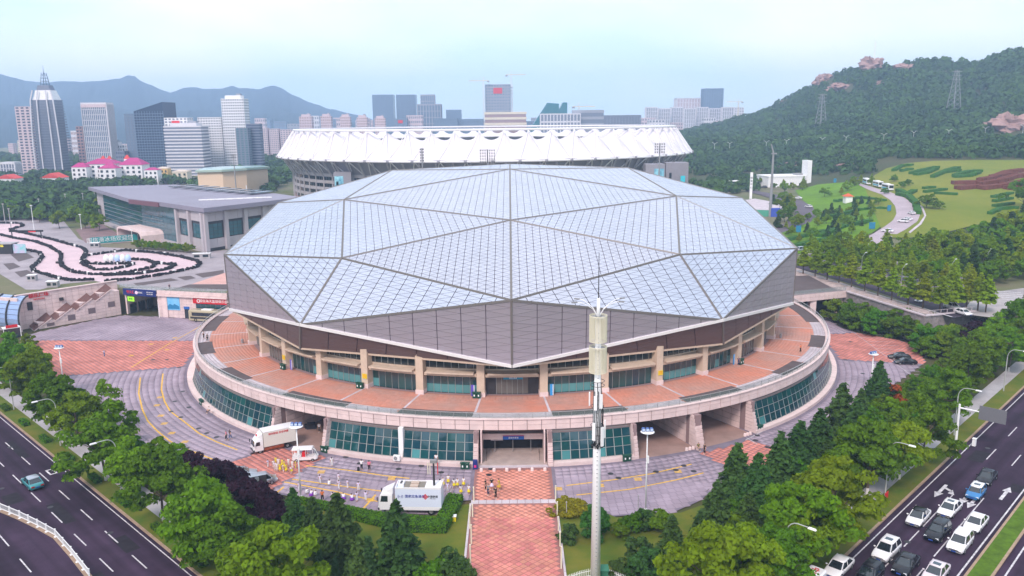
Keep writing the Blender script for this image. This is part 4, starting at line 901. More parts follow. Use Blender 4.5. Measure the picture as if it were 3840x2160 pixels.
# ================================================================ skyline
WSTUFF = []
def wcol(n): return {'grey': (.30, .31, .36), 'blue': (.14, .20, .29), 'pale': (.62, .60, .64), 'pink': (.56, .45, .48), 'navy': (.05, .07, .12), 'teal': (.05, .16, .18), 'cream': (.66, .58, .46), 'slate': (.17, .19, .25), 'white': (.75, .74, .75), 'yellow': (.62, .42, .16), 'brown': (.34, .22, .22)}[n]
def wm(n): return mat('wall_' + n, wcol(n), .7, var=.05, scale=.03)
def tower(x0, x1, yt, Y, label, wall='grey', style='grid', nx=8, nz=16, glass='navy', dpt=.7, rz=0, extras=(), yb=None, name='tower_block', cat='building', taper=1.0, group='towers of the skyline', wf=lambda q: 1.0):
    p0, p1 = at(x0, yt, Y), at(x1, yt, Y); w = p1[0] - p0[0]; zb = 7.0; h = (p0[2] + p1[2]) / 2 - zb; d = max(10, w * dpt)
    t = thing(name, label, cat, ((p0[0] + p1[0]) / 2, Y + d / 2, zb), rz, group)
    G = mat('glass_' + glass, wcol(glass), .2, .1, rand=.15, spec=.6)
    win = MB(); fh = h / nz; fw = w / nx; side = np.sign((p0[0] + p1[0]) / 2) or 1
    if style == 'bands':
        MB().box((0, 0, h / 2), (w * .97 * wf(1), d * .97 * wf(1), h - .3), 0, 0, taper).build('glass_core', G, t)
        for k in range(nz + 1): win.box((0, 0, min(h - .2, max(.2, k * fh))), (w * wf(k / nz), d * wf(k / nz), fh * .42))
        stuff(win.build('floor_slabs', wm(wall), t)); 
    elif style == 'fins':
        MB().box((0, 0, h / 2), (w * .96, d * .96, h - .3)).build('glass_core', G, t)
        for k in range(nx + 1): win.box((-w / 2 + k * fw, -d / 2 + .3, h / 2), (fw * .28, 1.2, h)).box((-side * w / 2, -d / 2 + d * k / nx, h / 2), (1.2, d / nx * .28, h))
        for k in range(0, nz + 1, 2): win.box((0, 0, min(h - .3, k * fh + .3)), (w * .98, d * .98, fh * .22))
        stuff(win.build('facade_fins', wm(wall), t)); MB().box((0, 0, h + .6), (w * 1.02, d * 1.02, 1.6)).build('parapet', wm(wall), t)
    elif style == 'grid':
        MB().box((0, 0, h / 2), (w, d, h), 0, 0, taper).build('wall', wm(wall), t)
        for i in range(nx):
            for k in range(nz):
                win.box((-w / 2 + (i + .5) * fw, -d / 2 - .05, (k + .5) * fh), (fw * .55, .3, fh * .5))
        for i in range(max(2, nx // 2)):
            for k in range(nz): win.box((-side * w / 2, -d / 2 + (i + .5) * d / max(2, nx // 2), (k + .5) * fh), (.3, d / max(2, nx // 2) * .45, fh * .5))
        stuff(win.build('windows', G, t))
    else:
        MB().box((0, 0, h / 2), (w, d, h), 0, 0, taper).build('glass_wall', G, t)
        for k in range(1, nz): win.box((0, 0, k * fh), (w * 1.004, d * 1.004, .35))
        for i in range(nx + 1): win.box((-w / 2 + i * fw, -d / 2, h / 2), (.35, .3, h))
        stuff(win.build('glazing_bars', wm(wall), t))
    for e in extras:
        if e == 'cap': MB().box((0, 0, h + 1.5), (w * .7, d * .7, 3)).build('roof_plant', wm(wall), t); MB().box((w * .2, 0, h + 3.6), (w * .2, d * .3, 2)).build('roof_tank', wm('grey'), t)
        if e == 'red': MB().box((0, -d / 2 - .4, h * .9), (w * .35, .3, h * .09)).build('red_sign', M_red_paint, t)
        if e == 'crown': MB().box((0, -d / 2 - .2, h - 1.5), (w, .8, 3)).build('crown', wm('pink'), t)
        if e == 'frame':
            for i in range(nx + 1): MB().box((w / 2 + .5 + 2.5, -d / 2 + i * d / nx, h / 2), (.5, .5, h)).build('frame_column', wm('pale'), t)
            for k in range(nz): MB().box((w / 2 + 1.8, 0, k * fh), (4.5, d, .5)).build('frame_slab', wm('pale'), t)
    return t, w, d, h
# left group
t, w, d, h = tower(70, 138, 252, 560, 'tall grey tower with pale curved ribs tapering to a lattice spire', 'slate', 'bands', 9, 28, 'slate', .75, wf=lambda q: 1 - .32 * max(0, q - .35) ** 1.6)
for s in (-1, 1):
    for q in (.5, .22):
        MB().path([(s * w * q * c, -d * .5 - .8 + (1 - c) * d * .4, z * h) for c, z in ((1, 0), (1, .4), (.96, .6), (.9, .8), (.84, 1.0), (.66, 1.13))], .6, 5).build('curved_rib', wm('pale'), t)
MB().box((0, 0, h * 1.065), (w * .78, d * .78, h * .13), 0, 0, .72).build('shoulder', wm('white'), t); MB().box((0, 0, h * 1.16), (w * .5, d * .5, h * .07), 0, 0, .8).build('crown', wm('slate'), t)
sp_ = MB()
for s in range(4): a = s * math.pi / 2 + .78; sp_.tube((w * .16 * math.cos(a), w * .16 * math.sin(a), h * 1.19), (w * .08 * math.cos(a), w * .08 * math.sin(a), h * 1.36), .4, .3, 5)
for k in range(4): sp_.box((0, 0, h * (1.21 + k * .04)), (w * (.24 - .03 * k),) * 2 + (.4,))
sp_.tube((0, 0, h * 1.34), (0, 0, h * 1.46), .3, .08, 5); sp_.build('lattice_spire', wm('blue'), t)
tower(36, 74, 268, 585, 'narrow pink tower with a column of small windows left of the spire tower', 'pink', 'grid', 3, 24, 'navy')
tower(0, 36, 412, 520, 'low grey portal framed building at the left edge', 'pale', 'fins', 5, 6, 'slate', yb=1)
tower(0, 45, 440, 480, 'low grey block under the portal framed building at left', 'slate', 'bands', 5, 4, 'slate')
tower(203, 266, 262, 580, 'tall blue tower with vertical white fins inside a pale pink frame', 'pale', 'fins', 13, 26, 'blue', .6, extras=('crown',))
tower(190, 206, 318, 640, 'narrow brown block just left of the finned tower', 'brown', 'grid', 2, 14, 'navy')
tower(272, 300, 365, 600, 'low white block with small windows right of the finned tower', 'pale', 'grid', 4, 8, 'navy', extras=('cap',)); tower(290, 312, 380, 560, 'small grey stepped office right of the finned tower', 'slate', 'grid', 4, 6, 'navy')
# slanted dark tower
p0, p1, p2 = at(336, 280, 560), at(408, 265, 560), at(330, 275, 560)
sl = thing('slanted_tower', 'dark navy glass tower with a slanted top edge', 'building', ((p0[0] + p1[0]) / 2, 575, 7), 0, 'towers of the skyline'); w = p1[0] - p0[0]; ha, hb = p0[2] - 7, p1[2] - 7
MB().prism([(-w / 2, -15), (w / 2, -15), (w / 2, 15), (-w / 2, 15)], 0, [ha, hb + 3, hb + 3, ha]).build('glass_wall', mat('glass_dk', (.035, .055, .10), .2, .1), sl)
st = MB()
for k in range(1, 24): st.box((0, -15, k * ha / 24), (w * 1.002, .5, .5))
for k in range(12): st.box((-w / 2 + k * w / 11, -15, ha / 2), (.3, .4, ha))
stuff(st.build('glazing_bars', wm('blue'), sl))
tower(312, 338, 286, 572, 'slate tower standing against the left side of the slanted tower', 'slate', 'glass', 3, 22, 'blue')
tower(410, 505, 318, 545, 'broad grey office block with stacked white balconies', 'pale', 'bands', 8, 15, 'slate', .6, extras=('cap',)); tower(412, 470, 296, 560, 'white rooftop block with a red emblem behind the balcony block', 'white', 'grid', 6, 20, 'slate', extras=('red',))
tower(496, 555, 295, 590, 'white gridded tower left of the tallest white tower', 'white', 'grid', 9, 22, 'slate'); tower(555, 612, 248, 585, 'tallest white gridded tower in the left skyline', 'white', 'grid', 10, 27, 'slate', extras=('cap',))
tower(592, 622, 322, 560, 'grey tower with a teal glass corner below the tallest white tower', 'slate', 'grid', 3, 20, 'teal'); tower(618, 652, 312, 570, 'slim dark stepped tower at the right end of the left skyline', 'slate', 'bands', 4, 18, 'navy')
for i, (a, b, y, q) in enumerate(((648, 672, 322, 'leftmost'), (676, 700, 324, 'middle'), (704, 738, 326, 'rightmost'))): tower(a, b, y, 820, q + ' of three pale apartment slabs left of the stadium', 'pink', 'grid', 5, 16, 'slate')
for i, (a, b, y) in enumerate(((752, 783, 293), (806, 832, 292), (855, 880, 293), (897, 923, 295), (942, 968, 297))): tower(a, b, y, 1000, nth(i) + ' from left of the cream apartment towers over the left stadium rim', 'pink', 'grid', 5, 14, 'brown', extras=('cap',))
tower(936, 988, 238, 1200, 'left twin blue office tower above the stadium', 'blue', 'glass', 5, 20, 'blue'); tower(996, 1045, 238, 1200, 'right twin blue office tower above the stadium', 'blue', 'glass', 5, 20, 'blue')
tower(1058, 1092, 240, 1180, 'stepped grey blue tower right of the twin towers', 'grey', 'fins', 6, 18, 'blue'); tower(1050, 1108, 264, 1170, 'lower shoulder of the stepped tower right of the twins', 'grey', 'fins', 8, 14, 'blue')
tower(1122, 1160, 276, 1150, 'pale blue slab left of the tower under construction', 'blue', 'glass', 5, 12, 'blue'); tower(1022, 1062, 290, 1120, 'pinkish low office in front of the twin towers', 'pink', 'grid', 8, 8, 'slate'); tower(1092, 1150, 300, 1100, 'wide low office left of the tower under construction', 'blue', 'fins', 9, 6, 'blue')
tower(990, 1024, 298, 1110, 'low office with a red sign between the twin towers', 'blue', 'grid', 5, 7, 'slate', extras=('red',))
tower(1160, 1216, 302, 1130, 'long low blue office beside the tower under construction', 'blue', 'bands', 8, 5, 'blue')
tower(1220, 1284, 212, 1200, 'unfinished concrete tower with red banners and open floors', 'grey', 'grid', 9, 22, 'blue', extras=('red', 'frame'))
tower(1218, 1325, 284, 1050, 'cream office block in front of the unfinished tower', 'cream', 'bands', 8, 7, 'brown', .4)
for x, y0, yt, Y, lab, jib in ((1216, 205, 203, 1195, 'tower crane on the left side of the unfinished tower', -1), (1286, 190, 188, 1205, 'tower crane rising above the unfinished tower', 1), (1456, 268, 268, 1050, 'small tower crane above the glass offices', 1), (1858, 260, 256, 1500, 'tower crane by the right hill', -1)):
    b = at(x, yt, Y); c = thing('tower_crane', lab, 'crane', (b[0], Y, 7), 0, 'tower cranes'); h = b[2] - 7
    cm = MB()
    for a_ in (-1, 1):
        for b_ in (-1, 1): cm.tube((a_, b_, 0), (a_, b_, h), .3, .3, 4)
    for k in range(int(h / 4)): cm.tube((-1, -1, k * 4), (1, -1, k * 4 + 4), .2, .2, 4)
    cm.build('mast', wm('cream'), c); L = 24
    MB().box((jib * L * .32, 0, h), (L * 1.4, 1.3, 1.2)).build('jib', wm('cream'), c); MB().tube((0, 0, h), (0, 0, h + 6), .5, .2, 5).tube((0, 0, h + 6), (jib * L * .9, 0, h), .15, .15, 4).tube((0, 0, h + 6), (-jib * L * .35, 0, h), .15, .15, 4).build('tie_frame', wm('cream'), c); MB().box((-jib * L * .33, 0, h - 1.5), (4, 1.6, 2.5)).build('counterweight', wm('grey'), c)
# angular teal building
p0, p1 = at(1337, 310, 1050), at(1426, 258, 1050); w = p1[0] - p0[0]; h = p1[2] - 7
te = thing('angular_glass_building', 'teal glass building with sloping wedge shaped ends', 'building', ((p0[0] + p1[0]) / 2, 1050, 7), 0, 'towers of the skyline')
def wedge(pts, y0, y1, name):
    n = len(pts); MB().add([(x, y0, z) for x, z in pts] + [(x, y1, z) for x, z in pts], [tuple(range(n)), tuple(range(2 * n - 1, n - 1, -1))] + [(i, n + i, n + (i + 1) % n, (i + 1) % n) for i in range(n)]).build(name, mat('teal_glass', (.03, .16, .19), .15, .1), te)
wedge([(-w / 2, 0), (w * .28, 0), (w * .28, h * .98), (-w * .05, h), (-w / 2, h * .5)], 0, 25, 'left_wedge'); wedge([(w * .1, 0), (w / 2, 0), (w / 2, h * 1.0), (w * .38, h), (w * .1, h * .6)], -8, 20, 'right_wedge')
tower(1360, 1460, 288, 1000, 'pale office with tall window columns in front of the teal building', 'pale', 'fins', 12, 5, 'slate', .3); tower(1440, 1520, 280, 1010, 'grey ribbed office right of the pale column fronted office', 'grey', 'bands', 8, 6, 'slate', .3); tower(1520, 1612, 292, 1010, 'long dark low office at the right of the glass offices', 'slate', 'fins', 12, 4, 'slate', .3)
for i in range(7): tower(1626 + i * 32, 1654 + i * 32, 271 + (i % 2) * 3, 1450 + (i % 3) * 20, nth(i) + ' from left in the row of lilac apartment towers by the hill', 'pale', 'fins', 5, 18, 'grey')
tower(1704, 1762, 248, 1560, 'broad lilac tower with a notched top behind the apartment row', 'pale', 'fins', 8, 20, 'pink'); tower(1772, 1820, 224, 1540, 'tall blue grey glass tower behind the apartment row', 'blue', 'fins', 8, 22, 'blue'); tower(1842, 1872, 270, 1600, 'small apartment tower under the crane beside the hill', 'pale', 'grid', 5, 12, 'grey')
for i in range(44):
    x = 640 + i * 27 + random.uniform(-12, 12); 
    if 1200 < x < 1300: continue
    tower(x, x + random.uniform(22, 42), random.uniform(290, 312), random.uniform(1250, 1800), 'distant hazy block low on the skyline, ' + nth(i) + ' from the left', random.choice(['pale', 'grey', 'pink', 'blue']), 'grid', 5, 7, 'slate', name='distant_block', group='distant city blocks')
for i in range(34):
    x = 20 + i * 19 + random.uniform(-5, 5); tower(x, x + random.uniform(9, 20), random.uniform(322, 372), random.uniform(800, 1200), 'small distant block behind the left towers, ' + nth(i) + ' from the left', random.choice(['pale', 'pink', 'cream']), 'grid', 4, 6, 'brown', name='distant_block', group='distant city blocks')
# ---- houses with magenta roofs
M_roofm = mat('magenta_tiles', (.40, .035, .17), .7, var=.1, scale=.3); M_roofr = mat('red_tiles', (.56, .06, .05), .7, var=.1, scale=.3)
def house(x0, x1, ytop, yeave, Y, label, roofm=M_roofm, wall='white', nx=4, nz=4, ridge=0, hip=.55, dpt=.8):
    p0, p1 = at(x0, yeave, Y), at(x1, yeave, Y); w = p1[0] - p0[0]; h = p0[2] - 7; hr = at(x0, ytop, Y)[2] - p0[2]; d = w * dpt
    t = thing('house', label, 'house', ((p0[0] + p1[0]) / 2, Y + d / 2, 7), 0, 'houses with red roofs'); MB().box((0, 0, h / 2), (w, d, h)).build('wall', wm(wall), t)
    e = 1.07
    if ridge: MB().add([(-w / 2 * e, -d / 2 * e, h), (w / 2 * e, -d / 2 * e, h), (w / 2 * e, d / 2 * e, h), (-w / 2 * e, d / 2 * e, h), (0, -d / 2 * e, h + hr), (0, d / 2 * e, h + hr)], [(0, 1, 4), (1, 2, 5, 4), (2, 3, 5), (3, 0, 4, 5), (3, 2, 1, 0)]).build('roof', roofm, t)
    else: MB().add([(-w / 2 * e, -d / 2 * e, h), (w / 2 * e, -d / 2 * e, h), (w / 2 * e, d / 2 * e, h), (-w / 2 * e, d / 2 * e, h), (-w * .18, 0, h + hr), (w * .18, 0, h + hr)], [(0, 1, 5, 4), (1, 2, 5), (2, 3, 4, 5), (3, 0, 4), (3, 2, 1, 0)]).build('roof', roofm, t)
    wmesh = MB().box((0, 0, 0), (w / nx * .42, .25, 1.7)).mesh('window')
    for i in range(nx):
        for k in range(nz):
            z = h - 2.2 - k * 3.2
            if z > 1: link('window', wmesh, M_glass_d, t, (-w / 2 + (i + .5) * w / nx, -d / 2 - .02, z))
    return t
house(179, 216, 410, 421, 425, 'four storey wing with magenta hip roof at the left of the white hotel', nx=3); house(211, 284, 400, 413, 432, 'largest white hotel block with magenta hip roof', nx=5, nz=5)
house(248, 290, 413, 424, 418, 'small projecting hotel wing with magenta roof', nx=3); house(299, 356, 398, 415, 430, 'right hotel block with magenta roof and dormer', nx=4); house(362, 395, 422, 428, 424, 'small annex with magenta roof right of the hotel', nx=3, nz=3)
house(393, 421, 420, 424, 440, 'yellow block with flat parapet right of the magenta annex', mat('cream_flat', (.6, .5, .42), .8), 'yellow', 3, 3); house(432, 470, 428, 432, 440, 'pale yellow house left of the curved beige building', mat('cream_flat', (.6, .5, .42), .8), 'cream', 3, 3)
for x, w, q in ((258, 10, 'left'), (274, 10, 'middle'), (318, 13, 'right')): house(x - w / 2, x + w / 2, 392 if x < 300 else 390, 400, 440, q + ' roof turret with red cap on the white hotel', M_roofr, nx=2, nz=1)
house(102, 152, 436, 448, 400, 'white villa with bright red gabled roof among the trees', M_roofr, nx=4, ridge=1); house(-12, 36, 440, 450, 400, 'white villa with red roof at the left edge', M_roofr, nx=4, ridge=1)
# curved beige building
cb = thing('curved_pavilion', 'curved beige pavilion with a sweeping pale green roof', 'pavilion', (0, 0, 7)); 
base = [at(x, 440, Y)[:2] for x, Y in ((497, 345), (560, 335), (620, 345), (674, 375), (660, 400), (560, 400), (510, 380))]
rfz = [at(x, y, Y)[2] - 7 for x, y, Y in ((497, 430, 345), (560, 428, 335), (620, 424, 345), (674, 420, 375), (660, 419, 400), (560, 421, 400), (510, 425, 380))]
MB().prism([tuple(p) for p in base], 0, [z - 1.2 for z in rfz]).build('wall', mat('beige_wall', (.66, .50, .36), .6), cb)  # plain beige wall colour, no emission
bc_ = np.mean(base, 0); big = [bc_ + (p - bc_) * 1.06 for p in base]
MB().add([(*p, z - 1.0) for p, z in zip(big, rfz)] + [(*p, z + .3) for p, z in zip(big, rfz)], [tuple(range(7)), tuple(range(7, 14))] + [(i, (i + 1) % 7, 7 + (i + 1) % 7, 7 + i) for i in range(7)]).build('roof', mat('green_roof', (.33, .42, .36), .6), cb)
big2 = [bc_ + (p - bc_) * .93 for p in base]; MB().prism([tuple(p) for p in big2], 12, [z + .9 for z in rfz]).build('skylight', mat('pale_sky', (.5, .66, .68), .2), cb)
for k in range(9): p = base[0] + (base[2] - base[0]) * k / 8; MB().box((p[0], p[1] - 2, 3), (.5, .5, 6)).build('column', wm('white'), cb)
# ---- mountains at left
def mountain(name, ridge, Yr, Yf, seed, base_y=316, amp=14):
    rs = np.random.default_rng(seed); xs = np.linspace(ridge[0][0], ridge[-1][0], 180); ys = np.interp(xs, [r[0] for r in ridge], [r[1] for r in ridge])
    ys = ys + np.convolve(rs.normal(0, 1.2, 180), np.ones(3) / 3, 'same'); rows = []
    for k, t in enumerate(np.linspace(0, 1, 14)):
        Y = Yf + (Yr - Yf) * t; row = []
        for x, y in zip(xs, ys):
            top = at(x, y, Yr); b = at(x, y, Yf); f = t ** 1.3
            n1 = math.sin(x * .05 + k * .7 + seed) * math.sin(x * .021 + k * .35) * amp * t * (1 - t) * 4 * .4 + rs.normal(0, 2.5) * (1 if 0 < t < 1 else .15)
            row.append((b[0] + (top[0] - b[0]) * t, Y, 5 + (top[2] - 5) * f + n1))
        rows.append(row)
    rows.append([(p[0] * 1.1, Yr + 700, 0) for p in rows[-1]])
    V = np.array(rows).reshape(-1, 3); n = 180; F = [(r * n + c, r * n + c + 1, (r + 1) * n + c + 1, (r + 1) * n + c) for r in range(len(rows) - 1) for c in range(n - 1)]
    return struct(link(name, npmesh(name, V, F, True), mat('mountain_forest_hazed', (.016, .036, .05), .95, col2=(.03, .05, .06), scale=.012)))  # forest colour shifted to blue: distance haze mixed into the base colour
mountain('mountain', [(-160, 160), (-60, 170), (0, 186), (60, 202), (110, 209), (160, 203), (205, 206), (250, 204), (300, 198), (322, 190), (340, 191), (352, 203), (395, 220), (430, 234), (460, 222), (480, 219), (510, 223), (560, 223), (585, 214), (605, 221), (650, 225), (688, 214), (705, 219), (735, 237), (780, 258), (830, 274), (880, 285), (940, 302), (1000, 313), (1080, 316)], 3300, 1900, 3)
mountain('mountain', [(-160, 240), (0, 262), (120, 270), (250, 262), (380, 285), (500, 276), (600, 292), (720, 282), (830, 300), (900, 308), (960, 315)], 2500, 1500, 8, amp=20)
# ================================================================ right: hill, lawn slope, park, roads on the terrace
KX = [1660, 1850, 2000, 2100, 2200, 2300, 2400, 2576, 2800, 3100]
K0 = [462, 455, 470, 520, 590, 598, 600, 606, 614, 625]                       # foot of the slope, level z = 7
K1 = [(430, 560), (418, 520), (415, 480), (425, 430), (412, 380), (404, 350), (402, 340), (402, 330), (402, 320), (402, 320)]
K2 = [(372, 660), (371, 640), (370, 600), (366, 560), (360, 520), (355, 500), (350, 490), (345, 480), (340, 470), (335, 470)]
RX = [1660, 1720, 1790, 1850, 1890, 1930, 1960, 2000, 2040, 2065, 2100, 2150, 2162, 2195, 2225, 2245, 2265, 2300, 2360, 2430, 2465, 2490, 2530, 2576, 2700, 2900, 3100]
RY = [352, 333, 316, 302, 291, 276, 262, 240, 217, 203, 187, 178, 172, 168, 168, 168, 163, 153, 153, 160, 162, 147, 137, 122, 100, 90, 95]
def rowz(x, k):
    if k == 0: p = g(x, float(np.interp(x, KX, K0)), 7.0); return p
    if k == 4: y, Y = float(np.interp(x, RX, RY)), float(np.interp(x, [1660, 1900, 2100, 2300, 2576, 3100], [1250, 1080, 960, 900, 820, 800]))
    elif k == 3:
        a, b = rowz(x, 2), rowz(x, 4); return a + (b - a) * np.array([.5, .5, .40])
    else: K = (K1, K2)[k - 1]; y, Y = float(np.interp(x, KX, [q[0] for q in K])), float(np.interp(x, KX, [q[1] for q in K]))
    return at(x, y, Y)
XS = np.linspace(1660, 3100, 150)
nzr = np.random.default_rng(5); rows = []
SUB = [6, 5, 8, 9]
base_rows = [np.array([rowz(x, k) for x in XS]) for k in range(5)]
for k in range(4):
    for j in range(SUB[k]):
        t = j / SUB[k]; r = base_rows[k] * (1 - t) + base_rows[k + 1] * t
        if k >= 2:
            bump_ = np.array([math.sin(x * .035 + k * 2 + j * .9) * math.sin(x * .013 + j * .5) for x in XS]); r = r + np.c_[0 * XS, 0 * XS, bump_ * 5 * (1 - abs(2 * ((k - 2) + t) / 2 - 1))]
        rows.append(r)
rows.append(base_rows[4]); rows.append(base_rows[4] + np.array([60, 120, -40])); rows.append(base_rows[4] * [1.25, 1, 0] + [0, 420, 0])
GR = np.array(rows); nr, nc = GR.shape[:2]
hill = struct(link('hillside', npmesh('hillside', GR.reshape(-1, 3), [(r * nc + c, r * nc + c + 1, (r + 1) * nc + c + 1, (r + 1) * nc + c) for r in range(nr - 1) for c in range(nc - 1)], True), mat('hill_soil', (.045, .065, .02), .95, col2=(.075, .07, .03), scale=.02)))
# project the grid so that any picture position on the right can be looked up on the slope
def pix(P):
    d = np.asarray(P) - CAM; dep = d @ C_F; return np.stack([1920 + CF * (d @ C_R) / dep, 1080 - CF * (d @ C_U) / dep], -1) * 2576 / 3840
GP = pix(GR)
def T(x, y):
    """the place on the right-hand terrain seen at (x, y)"""
    c = float(np.interp(x, XS, np.arange(nc))); c0 = min(int(c), nc - 2); f = c - c0
    col = GR[:, c0] * (1 - f) + GR[:, c0 + 1] * f; yy = GP[:, c0, 1] * (1 - f) + GP[:, c0 + 1, 1] * f
    if x < XS[0] or y >= yy[0]: return g(x, y, 7.0)
    for r in range(nr - 3):
        if yy[r] >= y >= yy[r + 1]: t = (yy[r] - y) / (yy[r] - yy[r + 1] + 1e-9); return col[r] * (1 - t) + col[r + 1] * t
    return col[nr - 3]
def drape(name, poly, m, dz=.25, nx=14, ny=14, kind=True, parent=None):
    """sheet laid on the terrain; poly = two picture polylines (left to right), far and near"""
    far, near = poly; V = []
    def lerp(L, t): n = len(L) - 1; i = min(int(t * n), n - 1); f = t * n - i; return np.array(L[i]) * (1 - f) + np.array(L[i + 1]) * f
    for i in range(nx + 1):
        a, b = lerp(far, i / nx), lerp(near, i / nx)
        for j in range(ny + 1): q = a + (b - a) * j / ny; V.append(T(*q) + (0, 0, dz))
    F = [(i * (ny + 1) + j, i * (ny + 1) + j + 1, (i + 1) * (ny + 1) + j + 1, (i + 1) * (ny + 1) + j) for i in range(nx) for j in range(ny)]
    o = link(name, npmesh(name, V, F, True), m, parent); return struct(o) if kind else o
M_lawn = mat('lawn_slope', (.135, .175, .012), .95, col2=(.20, .205, .022), scale=.025, bump=.3, bscale=1.5); M_lawn2 = mat('bright_lawn', (.125, .25, .004), .95, col2=(.09, .18, .008), scale=.06)
drape('hill_lawn', ([(2170, 460), (2230, 425), (2280, 412), (2350, 406), (2450, 404), (2600, 404), (2760, 404)], [(2215, 575), (2230, 600), (2290, 600), (2370, 590), (2450, 570), (2620, 540), (2780, 530)]), M_lawn, .35, 24, 16)
drape('park_lawn', ([(1955, 590), (2030, 560), (2080, 530), (2130, 500), (2180, 478), (2230, 490)], [(1965, 640), (2040, 640), (2100, 625), (2150, 605), (2200, 585), (2250, 545)]), M_lawn2, .3, 18, 10)
drape('park_lawn', ([(2000, 480), (2060, 465), (2120, 460), (2170, 462)], [(2050, 540), (2090, 525), (2130, 505), (2185, 485)]), M_lawn2, .28, 12, 10)
# roads on the terrace
M_road2 = mat('pale_road', (.40, .33, .36), .85, var=.08, scale=.08)
drape('park_drive', ([(2162, 463), (2200, 474), (2240, 486), (2275, 500), (2302, 518), (2315, 540), (2308, 560), (2280, 580), (2240, 600), (2200, 620), (2150, 640)], [(2160, 467), (2190, 482), (2218, 492), (2240, 506), (2252, 522), (2255, 540), (2246, 558), (2225, 574), (2190, 594), (2150, 612), (2100, 634)]), M_road2, .42, 44, 4)
drape('terrace_street', ([(1880, 478), (1930, 486), (1980, 497), (2020, 508), (2045, 522), (2052, 540), (2040, 560), (2000, 575), (1960, 590)], [(1875, 482), (1915, 492), (1955, 505), (1985, 517), (2000, 530), (2000, 545), (1985, 560), (1950, 572), (1925, 582)]), mat('terrace_asphalt', (.12, .10, .12), .85, var=.1, scale=.1), .40, 36, 4)
drape('bank_path', ([(2300, 505), (2322, 525), (2330, 545), (2318, 568), (2290, 590)], [(2297, 508), (2318, 528), (2325, 546), (2312, 566), (2285, 588)]), M_pale, .5, 16, 1)
upr = struct(sheet('upper_road', [tuple(g(x, y, 7)[:2]) for x, y in ((1995, 672), (2080, 696), (2200, 732), (2330, 776), (2400, 800), (2450, 790), (2470, 768), (2380, 752), (2250, 715), (2120, 680), (2000, 650))], 7.05, M_asph))
for a, b in (((1995, 652), (2400, 757)), ((1990, 676), (2395, 798))): ribbon([g(*a, 7), g(*b, 7)], .5, 7.08, M_line, 'road_edge_line', upr)
struct(sheet('upper_footway', [tuple(g(x, y, 7)[:2]) for x, y in ((1985, 668), (2345, 785), (2348, 796), (2121, 731), (1985, 690))], 7.045, mat('footway', (.42, .33, .31), .85, var=.25, scale=.9)))
jn = struct(sheet('junction_apron', [tuple(g(x, y, 7)[:2]) for x, y in ((2420, 790), (2500, 800), (2560, 768), (2576, 740), (2576, 725), (2500, 735), (2440, 760))], 7.06, mat('apron', (.42, .38, .37), .85, col2=(.27, .25, .26), scale=.18)))
for k in range(5): a = (2508 + k * 3, 733 + k * 5); ribbon([g(*a, 7), g(a[0] + 60, a[1] + 4, 7)], .55, 7.08, M_line, 'crosswalk_bar', jn)
struct(sheet('car_park', [tuple(g(x, y, 7)[:2]) for x, y in ((2005, 640), (2120, 672), (2300, 718), (2420, 745), (2500, 725), (2440, 660), (2250, 625), (2100, 622))], 7.03, mat('car_park', (.30, .27, .28), .9, var=.15, scale=.2)))
# bridge and retaining wall
br = thing('footbridge', 'stone faced bridge deck joining the podium to the right terrace', 'bridge')
MB().prism([(70.5, 14), (89.9, 21.0), (89.9, 46), (66, 42)], 5.4, 7.04).build('deck_slab', M_stone_d, br)
panel_wall(br, (70.5, 13.9), (89.9, 20.9), 5.4, 7.3, 1.5, .95, .3)
for x, y in ((80, 18.5), (88.6, 22.5), (84, 30)): MB().box((x, y, 2.7), (1.6, 1.6, 5.4)).build('bridge_column', M_stone, br)
MB().box((86.5, 34, 2.6), (.3, 24, 5.2)).build('back_wall', M_dark, br)
sheet('dark_paving_panel', [(71, 17), (88, 22), (88, 44), (68, 40)], 7.055, M_darkp, br)
a2, u2, v2, L2 = frm((70.5, 14.1), (89.9, 21.1))
for k in range(15): c = a2 + u2 * (k + .5) * L2 / 15; MB().box((c[0], c[1], 7.85), (L2 / 15 - .08, .03, 1.0), math.atan2(u2[1], u2[0])).build('rail_pane', MATS['rail_glass'], br)
c = a2 + u2 * L2 / 2; MB().box((c[0], c[1], 8.4), (L2, .08, .07), math.atan2(u2[1], u2[0])).build('top_rail', M_grey, br)
rw = thing('retaining_wall', 'rough grey stone retaining wall with railing below the upper road', 'wall')
M_rub = mat('rubble', (.27, .24, .24), .9, var=.25, scale=.8, rand=.22)
for (a, b) in (((89.7, 22.0), (97.0, -7.0)), ((97.0, -7.0), (111, -3))):
    panel_wall(rw, a, b, 0, 6.9, 1.1, .7, .5, name='rubble_stone', m=M_rub); a2, u2, v2, L2 = frm(a, b); c = a2 + u2 * L2 / 2; rz = math.atan2(u2[1], u2[0])
    MB().box((c[0], c[1], 7.05), (L2, .8, .3), rz).build('coping', M_pale, rw); MB().box((c[0], c[1], 8.15), (L2, .07, .07), rz).build('top_rail', M_pale, rw)
    for k in range(int(L2 / 1.8)): p = a2 + u2 * (k + .5) * 1.8; MB().box((p[0], p[1], 7.65), (.08, .08, 1.0)).build('rail_post', M_pale, rw)
